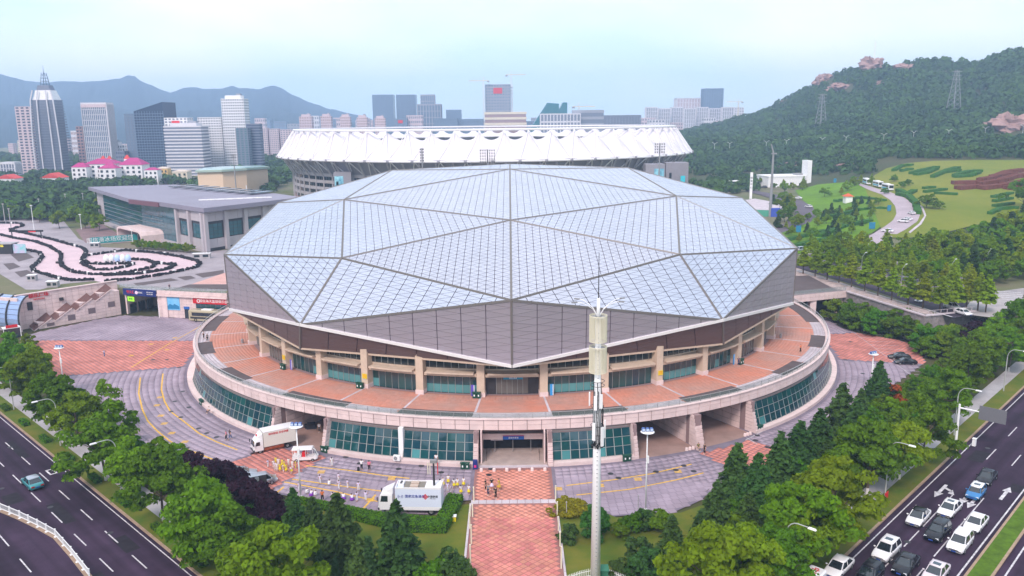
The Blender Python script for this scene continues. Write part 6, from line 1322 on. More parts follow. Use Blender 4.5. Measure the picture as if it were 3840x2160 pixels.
for i, (x, y, s) in enumerate(((2330, 515, .95), (2362, 522, .6), (2248, 452, .6), (2285, 462, .5), (2268, 468, .5), (2225, 485, .45), (2572, 505, 1.8))): tree('mid', T(x, y + 12 * s), nth(i) + ' from left of the lone dark trees on the lawn slope' if i < 6 else 'very large dark tree at the right edge of the lawn', s=s, i=1, group='lone trees on the lawn slope')
# ---- far woods read as one mass
def forest(name, P, S, label_m, nl=34, seed=1, sz=.34):
    rs = np.random.default_rng(seed); n = len(P); P = np.repeat(P, nl, 0); S_ = np.repeat(S, nl)[:, None]
    q = rs.normal(size=(n * nl, 3)); q /= np.linalg.norm(q, axis=1, keepdims=True); q[:, 2] = np.abs(q[:, 2]) * 1.15 - .25
    C = P + q * S_ * np.array([1, 1, 1.0]) * rs.uniform(.75, 1.05, (n * nl, 1)) + np.array([0, 0, 1]) * S_ * .75
    V, F = leaves(C, q + rs.normal(0, .35, q.shape), 1.0, rs); c = np.repeat(C, 4, 0); V = c + (V - c) * np.repeat(S_, 4, 0) * sz * 1.5
    return stuff(link(name, npmesh(name, V, F), label_m))
rs = np.random.default_rng(77); PP_, SS = [], []
for _ in range(15000):
    k = rs.choice([0, 1, 2, 3], p=[.05, .13, .44, .38]); t = rs.uniform(); c = rs.uniform(0, nc - 1)
    r0 = sum(SUB[:k]); r = r0 + t * SUB[k]; i0, c0 = min(int(r), nr - 4), min(int(c), nc - 2); f, h = r - i0, c - c0
    p = (GR[i0, c0] * (1 - f) + GR[i0 + 1, c0] * f) * (1 - h) + (GR[i0, c0 + 1] * (1 - f) + GR[i0 + 1, c0 + 1] * f) * h
    px_ = pix(p)
    if px_[0] > 2650: continue
    if k < 2 and px_[0] > 2195 and px_[1] > 399: continue
    if k == 0 and px_[1] > 442: continue
    if abs(px_[0] - 2545) < 58 and 300 < px_[1] < 350: continue
    if any(abs(px_[0] - a) < w and abs(px_[1] - b) < h_ for a, b, w, h_ in ((2193, 160, 34, 22), (2115, 224, 34, 11), (2075, 200, 24, 13), (2275, 172, 24, 9), (2213, 212, 11, 9))): continue
    PP_.append(p - (0, 0, 1)); SS.append(rs.choice([1.9, 2.6, 3.3, 4.2]) * rs.uniform(.8, 1.2) if k > 1 else rs.uniform(2.6, 4.2))
tag(forest('hill_forest', np.array(PP_), np.array(SS), M_far_leaf, 22, 2), 'dense dark green wood covering the right hill', 'forest')
def flat_wood(poly, n, seed, smin, smax, name, label, z=7.0):
    W = [tuple(g(x, y, z)[:2]) for x, y in poly]; r_ = np.random.default_rng(seed); A = np.array(W); P = np.c_[r_.uniform(A[:, 0].min(), A[:, 0].max(), n * 4), r_.uniform(A[:, 1].min(), A[:, 1].max(), n * 4)]; P = P[inpoly(P, W)][:n]
    tag(forest(name, np.c_[P, np.full(len(P), z)], r_.uniform(smin, smax, len(P)), M_far_leaf, 36, seed), label, 'wood')
flat_wood([(-60, 515), (120, 500), (240, 498), (262, 520), (250, 545), (180, 560), (60, 555), (-60, 560)], 330, 5, 2.8, 4.6, 'park_wood', 'belt of green trees left of the exhibition hall')
flat_wood([(-60, 455), (120, 448), (300, 452), (460, 452), (500, 462), (230, 480), (60, 500), (-60, 500)], 420, 6, 3.2, 5.0, 'park_wood', 'wood in front of the white hotel and red roofed villas')
flat_wood([(560, 452), (660, 400), (735, 385), (740, 460), (690, 475), (600, 470)], 420, 7, 3.2, 5.2, 'park_wood', 'dark wood between the curved pavilion and the stadium')
flat_wood([(-60, 400), (160, 395), (640, 385), (660, 400), (500, 425), (160, 440), (-60, 440)], 520, 8, 4.0, 6.0, 'park_wood', 'trees around the feet of the left towers')
flat_wood([(1720, 470), (1800, 455), (1900, 450), (1900, 480), (1800, 495)], 90, 9, 2.2, 3.6, 'park_wood', 'trees right of the stadium at the foot of the hill')
for i, (x, y, s) in enumerate(((150, 575, 1.0), (190, 560, 1.1), (215, 575, .9), (250, 580, .9), (235, 560, 1.2), (265, 540, 1.3), (285, 548, 1.0), (130, 545, 1.0), (80, 548, .9), (40, 552, .9), (30, 540, 1.1), (100, 560, .8))): tree('mid', g(x, y, 7.0), nth(i) + ' of the single trees beside the hall forecourt and track', s=s, i=i, group='single trees beside the hall')
for i in range(16): tree('mid', g(345 + i * 9, 625 + i * .8, 7.0), nth(i) + ' from left of the low trees along the foot of the exhibition hall', s=.42, i=i, group='low trees at the foot of the hall')
flat_wood([(470, 462), (560, 468), (680, 478), (700, 486), (560, 474), (470, 468)], 60, 12, 2.0, 3.4, 'park_wood', 'low trees in front of the curved beige pavilion')
# ================================================================ vehicles
def paint(name, c): return mat('paint_' + name, c, .28, .0, coat=.6, spec=.6)
M_blk = mat('paint_black', (.008, .008, .013), .25, coat=.25, spec=.4)
PT = {'white': paint('white', (.78, .77, .78)), 'black': paint('black', (.012, .012, .020)), 'blue': paint('blue', (.02, .17, .42)), 'teal': paint('teal', (.02, .22, .24)), 'silver': mat('paint_silver', (.42, .46, .52), .3, .5, coat=.5), 'pearl': paint('pearl', (.66, .58, .62)), 'cream': paint('cream', (.42, .37, .24)), 'red': paint('red', (.5, .02, .02))}
M_cg = mat('car_glass', (.015, .022, .028), .05, 0, spec=.9, coat=.5); M_tyre = mat('tyre', (.015, .015, .016), .85); M_rim = mat('rim', (.35, .35, .36), .35, .7); M_hl = mat('headlamp', (.75, .78, .8), .1, spec=.9) if 'headlamp' not in MATS else MATS['headlamp']; M_tl = mat('tail_lamp', (.45, .01, .01), .2); M_plate = mat('plate_blue', (.03, .08, .35), .5)
def loft(secs, n_mi=0):
    """closed cross-sections (lists of points) joined along their order"""
    k = len(secs[0]); vs = [p for s in secs for p in s]; fs = []
    for i in range(len(secs) - 1):
        for j in range(k): fs.append((i * k + j, i * k + (j + 1) % k, (i + 1) * k + (j + 1) % k, (i + 1) * k + j))
    fs += [tuple(range(k - 1, -1, -1)), tuple(range((len(secs) - 1) * k, len(secs) * k))]
    return MB().add(vs, fs, n_mi)
CARK = {}
def car_kit(kind):
    """meshes of one kind of car; x forward, origin on the ground under its middle"""
    if kind in CARK: return CARK[kind]
    L, W, hs, H, wb, cab = {'sedan': (4.6, 1.80, .86, 1.45, 2.68, (-1.75, -1.05, .35, 1.15)), 'suv': (4.6, 1.86, 1.0, 1.70, 2.68, (-2.1, -1.75, .35, 1.12)), 'hatch': (3.85, 1.73, .88, 1.46, 2.48, (-1.72, -1.42, .45, 1.0)), 'van': (4.9, 1.85, 1.02, 1.78, 2.95, (-2.3, -2.1, .95, 1.75))}[kind]
    x0, x1 = -L / 2, L / 2; w = W / 2
    def sec(x, zb, zs, ww): return [(x, -ww * .90, zb), (x, -ww, zb + .16), (x, -ww, zs - .20), (x, -ww * .95, zs - .05), (x, -ww * .80, zs), (x, ww * .80, zs), (x, ww * .95, zs - .05), (x, ww, zs - .20), (x, ww, zb + .16), (x, ww * .90, zb)]
    rear = hs - (.02 if kind != 'sedan' else -.04)
    S = [sec(x0, .42, rear - .18, w * .84), sec(x0 + .10, .28, rear - .04, w * .93), sec(x0 + .5, .22, rear + .02, w), sec(-L * .12, .2, hs + .02, w), sec(L * .12, .2, hs, w), sec(cab[3] + .05, .2, hs - .01, w), sec(x1 - .75, .22, hs - .09, w * .985), sec(x1 - .28, .25, hs - .18, w * .93), sec(x1 - .06, .32, hs - .29, w * .83), sec(x1, .42, hs - .38, w * .74)]
    body = loft(S).mesh('body', True)
    a, b, c, d = cab; zr = H - .06
    def gsec(z, xa, xb, ww): return [(xa, -ww * .86, z), (xa + .1, -ww, z), (xb - .25, -ww, z), (xb, -ww * .72, z), (xb, ww * .72, z), (xb - .25, ww, z), (xa + .1, ww, z), (xa, ww * .86, z)]
    glass = loft([gsec(hs - .06, a, d, w * .93), gsec(hs + .05, a + .03, d - .06, w * .92), gsec(zr, b, c, w * .74)]).mesh('windows')
    roof = loft([gsec(zr - .05, b - .06, c + .06, w * .765), gsec(H - .02, b + .02, c - .02, w * .74), gsec(H + .015, b + .2, c - .15, w * .60)]).mesh('roof_panel', True)
    pil = MB().box(((b + c) / 2, 0, zr - .02), (c - b, w * 1.36, .03))
    for s in (-1, 1):
        pil.tube((d - .12, s * w * .80, hs - .02), (c - .02, s * w * .66, zr), .045, .045, 5); pil.tube((a + .06, s * w * .86, hs - .02), (b + .02, s * w * .70, zr), .07, .06, 5)
        mx_ = (b + c) / 2 + .05; pil.tube((mx_, s * w * .925, hs - .02), (mx_ - .02, s * w * .745, zr), .05, .05, 5)
    pil = pil.mesh('pillars'); R = .33 if kind != 'suv' else .36
    ty = MB(); ty.lathe([(R * .62, -.10), (R * .93, -.11), (R, -.07), (R, .07), (R * .93, .11), (R * .62, .10)], n=16); ty = ty.mesh('tyre', True)
    rm = MB(); rm.lathe([(.02, .085), (R * .2, .10), (R * .55, .07), (R * .64, .09)], n=12); rm = rm.mesh('rim')
    lamp = MB().box((0, 0, 0), (.22, .36, .15), 0, 0, .75).mesh('headlight'); tail = MB().box((0, 0, 0), (.10, .38, .16)).mesh('tail_light'); plate = MB().box((0, 0, 0), (.03, .46, .14)).mesh('number_plate'); mir = MB().sphere((0, 0, 0), (.09, .13, .09), 7).mesh('mirror'); gril = MB().box((0, 0, 0), (.06, W * .5, .14)).mesh('grille'); sunr = MB().box((0, 0, 0), (.62, W * .42, .02)).mesh('sunroof')
    CARK[kind] = dict(body=body, windows=glass, roof=roof, pil=pil, tyre=ty, rim=rm, lamp=lamp, tail=tail, plate=plate, mir=mir, gril=gril, sunr=sunr, L=L, W=W, hs=hs, H=H, wb=wb, R=R, cab=cab); return CARK[kind]
def car(kind, p, head, col, label, roofc=None, sun=False, group='cars on the roads', cat='car', lit=True, zs=1.0):
    K = car_kit(kind); t = thing('car' if kind != 'van' else 'minivan', label, cat, tuple(p), head, group); t.scale = (zs,) * 3; P = PT[col]; x1 = K['L'] / 2; w = K['W'] / 2
    link('body', K['body'], P, t); link('windows', K['windows'], M_cg, t); link('pillars', K['pil'], P, t); r = link('roof_panel', K['roof'], PT[roofc or col], t)
    if sun: link('sunroof', K['sunr'], M_cg, r, ((K['cab'][1] + K['cab'][2]) / 2 + .15, 0, K['H'] + .02))
    for sx in (-1, 1):
        for sy in (-1, 1):
            q = link('wheel', K['tyre'], M_tyre, t, (sx * K['wb'] / 2, sy * (w - .10), K['R'])); q.rotation_euler = (math.pi / 2 * (1 if sy < 0 else -1), 0, 0); link('rim', K['rim'], M_rim, q)
    for s in (-1, 1):
        link('headlight', K['lamp'], M_hl, t, (x1 - .17, s * w * .66, K['hs'] - .32)); link('tail_light', K['tail'], M_tl, t, (-x1 + .04, s * w * .62, K['hs'] - .18)); link('mirror', K['mir'], P, t, (K['cab'][3] - .28, s * (w + .06), K['hs'] + .06))
    link('grille', K['gril'], M_dark, t, (x1 - .03, 0, K['hs'] - .42)); link('number_plate', K['plate'], M_plate, t, (x1 - .0, 0, .42)); link('number_plate', K['plate'], M_plate, t, (-x1 + .0, 0, .55)); return t
HR, HRb, HL_ = math.atan2(-RD[1], -RD[0]), math.atan2(RD[1], RD[0]), math.atan2(LD[1], LD[0])
for x, y, k, c, lab, kw in ((2482, 1199, 'sedan', 'black', 'black sedan at the back of the queue on the right road', {}), (2455, 1236, 'hatch', 'blue', 'blue hatchback with a white roof on the right road', dict(roofc='white', sun=True)), (2389, 1277, 'sedan', 'white', 'white sedan with dark sunroof behind the black sport utility car', dict(sun=True)), (2310, 1298, 'sedan', 'white', 'white sedan with a black glass roof in the kerb side lane', dict(roofc='black')), (2359, 1336, 'suv', 'black', 'black sport utility car in the middle lane', {}), (2455, 1313, 'sedan', 'white', 'white sedan beside the median of the right road', {}), (2415, 1363, 'suv', 'white', 'white sport utility car beside the median behind the pearl sedan', {}), (2230, 1383, 'suv', 'white', 'white sport utility car with sunroof in the kerb side lane', dict(sun=True)), (2279, 1417, 'sedan', 'black', 'black sedan in the middle lane near the bottom edge', {}), (2354, 1438, 'sedan', 'pearl', 'pearl white sedan with sunroof at the bottom edge', dict(sun=True)), (2186, 1446, 'suv', 'black', 'black car cut by the bottom edge in the middle lane', {}), (2110, 1424, 'sedan', 'white', 'white sedan nearest the kerb at the bottom edge', {})):
    p = g(x, y, .6); car(k, (p[0], p[1], -.09), HR + random.uniform(-.03, .03), c, lab, zs=1.12, **kw)
p = g(81, 1211, .6); car('sedan', (p[0], p[1], -.09), HL_, 'teal', 'teal taxi with a silver roof alone on the left road', roofc='silver', zs=1.12)
p = g(655, 1208, .7); mv = car('van', (p[0], p[1], .035), R_(28), 'silver', 'silver minivan with open side door parked behind the plum trees', group='cars parked on the plaza')
MB().box((.25, -.95, 1.05), (1.0, .06, 1.3)).build('open_doorway', M_dark, mv); MB().box((-.85, -1.02, 1.05), (1.0, .05, 1.3)).build('sliding_door', PT['silver'], mv)
p = g(608, 1190, .6); car('sedan', (p[0], p[1], .035), R_(20), 'silver', 'silver car parked left of the minivan, half hidden by plum trees', group='cars parked on the plaza'); p = g(578, 1183, .6); car('sedan', (p[0], p[1], .035), R_(20), 'black', 'black car parked leftmost behind the plum trees', group='cars parked on the plaza')
p = g(2262, 896, .6); car('sedan', (p[0], p[1], .035), R_(172), 'black', 'black car parked in the right hand bays, further from camera', group='cars parked in the right bays'); p = g(2278, 909, .6); car('sedan', (p[0], p[1], .035), R_(172), 'black', 'dark car parked in the right hand bays, nearer to camera', group='cars parked in the right bays')
a_ = g(2330, 776, 7) - g(2080, 696, 7); hu = math.atan2(a_[1], a_[0])
car('suv', (*g(2396, 772, 7.6)[:2], 7.06), hu, 'white', 'white sport utility car on the upper road behind the ginkgos', group='cars on the terrace'); car('sedan', (*g(2424, 786, 7.6)[:2], 7.06), hu, 'white', 'white car in front of the sport utility car on the upper road', group='cars on the terrace')
for x, y, k, c, h, lab in ((2007, 502, 'sedan', 'white', 2.5, 'white car on the far bend of the terrace street'), (2034, 524, 'sedan', 'white', 1.9, 'white car near the bend of the terrace street'), (1921, 475, 'suv', 'black', 2.9, 'dark car where the terrace street meets the white building'), (2293, 542, 'sedan', 'white', 1.6, 'white car on the outer bend of the park drive'), (2272, 563, 'suv', 'white', 2.2, 'white car left of a pair on the park drive'), (2281, 558, 'sedan', 'white', 2.2, 'white car right of a pair on the park drive'), (2232, 587, 'sedan', 'white', 2.5, 'white car lowest on the park drive')):
    p = T(x, y); car(k, (p[0], p[1], p[2] + .45), h, c, lab, group='cars on the terrace')
for i in range(22):                                       # parked rows glimpsed between the trees
    x, y = 2020 + (i % 11) * 36 + (i // 11) * 18, 632 + (i % 11) * 8.5 + (i // 11) * 10; p = g(x, y, 7.0)
    car(random.choice(['sedan', 'suv']), (p[0], p[1], 7.04), hu + 1.57, random.choice(['white', 'white', 'silver', 'black']), ('front row ' if i >= 11 else 'back row ') + 'car parked under the terrace trees, ' + nth(i % 11) + ' from the left', group='cars in the terrace car park')
def bus(p, head, label, body, stripe, L=11.0, zs=1.0, group=None):
    t = thing('bus', label, 'bus', tuple(p), head, group); w = 1.25; t.scale = (zs,) * 3
    def sec(x, zt, ww): return [(x, -ww, .35), (x, -ww, zt - .25), (x, -ww * .86, zt), (x, ww * .86, zt), (x, ww, zt - .25), (x, ww, .35)]
    loft([sec(-L / 2, 3.1, w * .95), sec(-L / 2 + .2, 3.25, w), sec(L / 2 - .3, 3.25, w), sec(L / 2, 3.05, w * .95)]).build('body', body, t)
    for s in (-1, 1):
        for k in range(6): MB().box((-L / 2 + 1.4 + k * (L - 2.4) / 6 + .3, s * (w + .01), 2.15), ((L - 2.6) / 6, .05, .95)).build('side_window', M_cg, t)
        MB().box((0, s * (w + .008), 1.15), (L * .9, .04, .55)).build('side_stripe', stripe, t)
        for x in (-L * .3, L * .33): q = MB().lathe([(.25, -.12), (.5, -.12), (.5, .12), (.25, .12)], n=14).build('wheel', M_tyre, t, loc=(x, s * (w - .1), .5)); q.rotation_euler = (math.pi / 2, 0, 0)
    for x, nm in ((L / 2 + .01, 'windscreen'), (-L / 2 - .01, 'rear_window')): MB().box((x, 0, 2.05), (.06, w * 1.75, 1.5 if x > 0 else .9)).build(nm, M_cg, t)
    MB().box((0, 0, 3.32), (L * .3, 1.4, .22)).build('roof_unit', M_white, t); return t
bs = g(520, 812); bus((bs[0], bs[1] + 1.5, 0.03), math.atan2(us[1], us[0]) + .0, 'cream bus with dark windows parked under the red club banner', PT['cream'], M_dark, 10.5)
M_bst = mat('bus_teal', (.03, .42, .55), .4)
for i, (x, y) in enumerate(((2180, 465), (2208, 472), (2232, 480))): p = T(x, y); q = T(x + 14, y + 4); bus((p[0], p[1], p[2] + .45), math.atan2(q[1] - p[1], q[0] - p[0]), ('leftmost', 'middle', 'rightmost')[i] + ' of three white and teal buses queued on the park drive', PT['white'], M_bst, 11, 1.0, 'white and teal buses')
p = T(1850, 466); bus((p[0], p[1], 7.05), .2, 'white bus parked at the right foot of the stadium', PT['white'], M_dark, 10)
def wheel(t, x, y, R, w=.26):
    q = MB().lathe([(R * .55, -w / 2), (R * .94, -w / 2), (R, -w * .35), (R, w * .35), (R * .94, w / 2), (R * .55, w / 2)], n=18).build('wheel', M_tyre, t, loc=(x, y, R)); q.rotation_euler = (math.pi / 2 * (1 if y < 0 else -1), 0, 0)
    MB().lathe([(.02, w * .3), (R * .22, w * .42), (R * .3, w * .25), (R * .57, w * .4)], n=14).build('rim', M_rim, q)
def cab_over(t, xf, Wd, zb, zt, body, dpt=1.7):
    w = Wd / 2
    def sec(z, xa, xb, ww): return [(xa, -ww, z), (xb - .18, -ww, z), (xb, -ww * .86, z), (xb, ww * .86, z), (xb - .18, ww, z), (xa, ww, z)]
    loft([sec(zb, xf - dpt, xf, w), sec(zb + (zt - zb) * .48, xf - dpt, xf, w), sec(zb + (zt - zb) * .86, xf - dpt, xf - .22, w * .95), sec(zt, xf - dpt, xf - .42, w * .88)]).build('cab', body, t)
    z0, z1 = zb + (zt - zb) * .50, zb + (zt - zb) * .88
    MB().add([(xf + .01, -w * .8, z0), (xf + .01, w * .8, z0), (xf - .21, w * .76, z1), (xf - .21, -w * .76, z1), (xf - .06, -w * .8, z0), (xf - .06, w * .8, z0), (xf - .28, w * .76, z1), (xf - .28, -w * .76, z1)], [(0, 1, 2, 3), (7, 6, 5, 4), (0, 4, 5, 1), (1, 5, 6, 2), (2, 6, 7, 3), (3, 7, 4, 0)]).build('windscreen', M_cg, t)
    for s in (-1, 1):
        MB().add([(xf - .3, s * (w + .012), z0), (xf - dpt * .68, s * (w + .012), z0), (xf - dpt * .68, s * (w * .965 + .012), z1 - .05), (xf - .48, s * (w * .965 + .012), z1 - .05)], [(0, 1, 2, 3)] if s < 0 else [(3, 2, 1, 0)]).build('door_window', M_cg, t)
        MB().box((xf + .02, s * w * .74, zb + .28), (.10, .36, .22)).build('headlight', M_hl, t); MB().box((xf + .05, s * (w + .22), zb + (zt - zb) * .72), (.12, .22, .5)).build('mirror', M_dark, t)
    MB().box((xf - .05, 0, zb + .1), (.24, Wd * .98, .3)).build('bumper', M_dark, t)
# box truck on the left
p = g(684, 1118, .8); bt = thing('box_truck', 'white box truck with red lettering parked at the open bay', 'truck', (p[0], p[1], .035), R_(212)); 
MB().box((-1.1, 0, 2.25), (5.3, 2.3, 2.5)).build('cargo_box', mat('box_white', (.68, .66, .60), .5), bt); MB().box((-1.1, 0, 3.53), (5.36, 2.36, .08)).build('box_roof', PT['white'], bt)
cab_over(bt, 3.2, 2.05, .5, 2.3, PT['white'], 1.55); dfl = loft([[(1.65, -1, 2.32), (1.65, 1, 2.32), (1.65, .9, 3.35), (1.65, -.9, 3.35)], [(2.75, -.85, 2.32), (2.75, .85, 2.32), (2.45, .7, 2.75), (2.45, -.7, 2.75)]]).build('wind_deflector', PT['white'], bt); MB().sphere((2.42, 0, 2.95), (.12, .2, .2), 8).build('red_emblem', M_red_paint, dfl)
MB().box((-.5, 0, .75), (6.6, .9, .25)).build('chassis', M_dark, bt)
for s in (-1, 1):
    for x in (2.2, -2.3): wheel(bt, x, s * .88, .42)
    for k in range(3): MB().box((-.1, s * 1.0, .45 + k * .17), (3.2, .06, .06)).build('side_guard', mat('guard_orange', (.5, .10, .02), .5), bt)
    lettering('城市配送 安全快捷', .40, M_red_paint, bt, (-.9, s * 1.17, 3.05), math.pi if s > 0 else 0)
# broadcast truck
p = g(1025, 1272, 1.0); tt = thing('broadcast_truck', 'white emergency communication truck with blue lettering and a mast behind the hedge', 'truck', (p[0] + .5, p[1] + .3, .035), R_(177))
bx = MB().box((-1.2, 0, 2.55), (6.3, 2.45, 2.6)).build('body_box', mat('truck_side', (.62, .68, .80), .45), tt)
MB().box((-1.2, 0, 1.0), (6.3, 2.46, .5)).build('side_skirt', PT['white'], tt)
rim_ = MB()
for s in (-1, 1): rim_.box((-1.2, s * 1.17, 3.95), (6.3, .12, .2))
for x in (-4.29, 1.89): rim_.box((x, 0, 3.95), (.12, 2.2, .2))
rim_.build('roof_rim', PT['white'], tt); MB().box((-3.2, 0, 3.93), (2.2, 2.2, .14)).build('roof_plate', PT['white'], tt)
MB().box((-.6, 0, 3.88), (2.9, 2.2, .06)).build('roof_well', mat('roof_well', (.22, .20, .17), .8), tt); MB().box((1.3, -.3, 4.02), (.8, 1.2, .24)).build('air_unit', PT['white'], tt)
for k in (-.25, .25): MB().lathe([(.01, .0), (.18, 0), (.18, .05), (.01, .05)], (1.3, -.3 + k, 4.15), 10).build('fan', M_dark, tt)
for y in (-.5, .5): MB().box((-.6, y, 4.0), (1.1, .6, .25)).build('hatch', mat('hatch_beige', (.5, .4, .33), .7), tt)
cab_over(tt, 4.35, 2.35, .75, 3.1, PT['white'], 1.95); loft([[(2.3, -1.1, 3.05), (2.3, 1.1, 3.05), (2.3, 1.0, 3.85), (2.3, -1.0, 3.85)], [(3.9, -.9, 3.05), (3.9, .9, 3.05), (3.6, .8, 3.3), (3.6, -.8, 3.3)]]).build('wind_deflector', PT['white'], tt)
MB().box((-.2, 0, .75), (8.2, .9, .28)).build('chassis', M_dark, tt)
for s in (-1, 1):
    for x in (3.1, -2.9): wheel(tt, x, s * .98, .52, .32)
    rz_ = 0 if s < 0 else math.pi
    lettering('国家应急通信', .46, mat('letter_blue', (.05, .07, .32), .5), bx, (-s * 0 + (-.75 if s > 0 else -1.2) + s * 0, s * 1.245, 2.78), rz_)
    lettering('中国联通', .36, M_dark, bx, (-3.2 if s > 0 else 1.1, s * 1.245, 2.78), rz_); lettering('China unicom', .14, M_dark, bx, (-3.2 if s > 0 else 1.1, s * 1.245, 2.5), rz_)
    lx = -2.2 if s > 0 else .1
    for dx, dz in ((-.12, .12), (.12, .12), (-.12, -.12), (.12, -.12), (0, .28), (0, -.28), (.28, 0), (-.28, 0)): q = MB().lathe([(.05, 0), (.13, 0), (.13, .02), (.05, .02)], n=10).build('red_knot_emblem', M_red_paint, bx, loc=(lx + dx, s * 1.25, 2.76 + dz)); q.rotation_euler = (math.pi / 2, 0, 0)
    ex = 1.25 if s > 0 else -3.1
    for r in (.12, .22, .34):
        for sg_ in (-1, 1): MB().path([(ex + sg_ * r * math.cos(t), s * 1.25, 2.76 + r * math.sin(t)) for t in np.linspace(-.8, .8, 6)], .025, 4).build('signal_emblem', MATS['letter_blue'], bx)
mm = MB().tube((-3.3, .2, 4.0), (-3.3, .2, 7.4), .16, .12, 8).build('telescopic_mast', M_dark, tt); MB().box((-3.3, .2, 7.5), (.9, .5, .4)).build('mast_head', M_grey, mm)
for dx, c in ((-.55, M_red_paint), (.5, M_cream), (.8, M_cream)): MB().tube((-3.3 + dx, .2, 5.6), (-3.3 + dx, .2, 7.3), .06).build('antenna_rod', c, mm)
for i, x in enumerate((1008, 1041)): q = g(x + 0, 1287); bd = thing('notice_board', ('left', 'right')[i] + ' grey framed board standing before the broadcast truck', 'board', (q[0], q[1], .03), 0, 'grey boards before the truck'); MB().box((0, 0, 1.05), (1.75, .06, 1.5)).build('panel', mat('board_grey', (.10, .10, .11), .6), bd); [MB().box((s * .85, 0, .75), (.08, .08, 1.5)).build('leg', M_dark, bd) for s in (-1, 1)]
# shuttle cart
p = g(768, 1146, .8); ct = thing('shuttle_cart', 'white open sided electric shuttle cart with a red seat', 'cart', (p[0], p[1], .035), R_(4))
loft([[(-1.95, -.75, .3), (-1.95, .75, .3), (-1.95, .75, .85), (-1.95, -.75, .85)], [(.9, -.75, .3), (.9, .75, .3), (.9, .75, .75), (.9, -.75, .75)], [(1.75, -.7, .35), (1.75, .7, .35), (1.75, .65, 1.0), (1.75, -.65, 1.0)], [(2.0, -.5, .45), (2.0, .5, .45), (2.0, .45, .8), (2.0, -.45, .8)]]).build('body', PT['white'], ct)
loft([[(-1.95, -.8, 2.0), (-1.95, .8, 2.0), (-1.95, .75, 2.12), (-1.95, -.75, 2.12)], [(1.2, -.8, 2.02), (1.2, .8, 2.02), (1.2, .75, 2.16), (1.2, -.75, 2.16)]]).build('canopy', PT['white'], ct)
MB().path([(1.2, 0, 2.08), (1.6, 0, 1.75), (1.85, 0, 1.1)], .05).build('pillar', PT['white'], ct); MB().add([(1.2, -.7, 2.05), (1.2, .7, 2.05), (1.7, .68, 1.55), (1.7, -.68, 1.55), (1.88, .6, 1.0), (1.88, -.6, 1.0)], [(0, 1, 2, 3), (3, 2, 4, 5)]).build('windscreen', glassmat('cart_glass', (.3, .4, .45), .4), ct)
for s in (-1, 1):
    for x in (-1.85, .2, 1.3): MB().tube((x, s * .74, .7), (x, s * .74, 2.05), .035).build('pillar', PT['white'], ct)
    for x in (-1.3, 1.25): wheel(ct, x, s * .68, .26, .18)
MB().box((-.15, 0, 1.15), (.5, 1.2, .8)).build('seat', M_red_paint, ct); MB().box((-1.2, 0, .95), (1.3, 1.3, .12)).build('load_bed', PT['white'], ct)
# van with red roof lettering at the bottom edge
p = g(2040, 1449, 2.2); vn = bus((p[0], p[1], -.09), HR, 'white van with red roof letters at the bottom edge of the right road', PT['white'], M_red_paint, 5.4, .78); lettering('中巴', 1.3, M_red_paint, vn, (-.6, 0, 3.46), math.pi / 2 * 0, 0)
# bicycles and parasol pile in the left bay
pk = g(762, 1078); tag(MB().box((0, 0, .5), (1.6, 1.0, 1.0), .2, 0, .85).box((-.8, .2, .35), (.8, .8, .7), .5).build('covered_load', mat('dark_tarp', (.03, .03, .04), .8), loc=(pk[0] + 1.5, pk[1], .03)), 'dark tarpaulin covered load in the open bay behind the lamp', 'load')
# ================================================================ people: one continuous skinned mesh per pose
def body_mesh(J, name):
    """J: joints {name: (x,y,z,r)}; bones from a fixed table; skin + subdivision, then coloured by region"""
    order = list(J); idx = {k: i for i, k in enumerate(order)}
    B = [('pel', 'wai'), ('wai', 'che'), ('che', 'nec'), ('nec', 'hea'), ('hea', 'top')]
    for s in 'lr': B += [('pel', s + 'hip'), (s + 'hip', s + 'kne'), (s + 'kne', s + 'ank'), (s + 'ank', s + 'toe'), ('che', s + 'sho'), (s + 'sho', s + 'elb'), (s + 'elb', s + 'wri'), (s + 'wri', s + 'han')]
    me = bpy.data.meshes.new(name); me.from_pydata([J[k][:3] for k in order], [(idx[a], idx[b]) for a, b in B], [])
    o = bpy.data.objects.new(name, me); sk = o.modifiers.new('s', 'SKIN'); sk.use_smooth_shade = True
    for i, k in enumerate(order): v = me.skin_vertices[0].data[i]; v.radius = (J[k][3] * 1.28, J[k][3] * (1.05 if k in ('wai', 'che', 'pel') else 1.28)); v.use_root = (k == 'pel')
    sb = o.modifiers.new('u', 'SUBSURF'); sb.levels = sb.render_levels = 1
    m2 = evaluated(o); m2.name = name
    P = np.array([J[k][:3] for k in order]); reg = {'pel': 2, 'wai': 1, 'che': 1, 'nec': 0, 'hea': 0, 'top': 3}
    for s in 'lr': reg.update({s + 'hip': 2, s + 'kne': 2, s + 'ank': 0, s + 'toe': 4, s + 'sho': 1, s + 'elb': 0, s + 'wri': 0, s + 'han': 0})
    R = [reg[k] for k in order]; hd = np.array(J['hea'][:3]); tp = np.array(J['top'][:3])
    m2.materials.clear()
    mi = []
    for f in m2.polygons:
        c = np.array(f.center); d = ((P - c) ** 2).sum(1); k = R[int(d.argmin())]
        if k in (0, 3) and np.linalg.norm(c - (hd + tp) / 2) < .17: k = 3 if (c[2] > hd[2] + .03 and c[1] > hd[1] - .075) or c[1] > hd[1] + .035 else 0
        mi.append(k)
    m2.polygons.foreach_set('material_index', mi); return m2
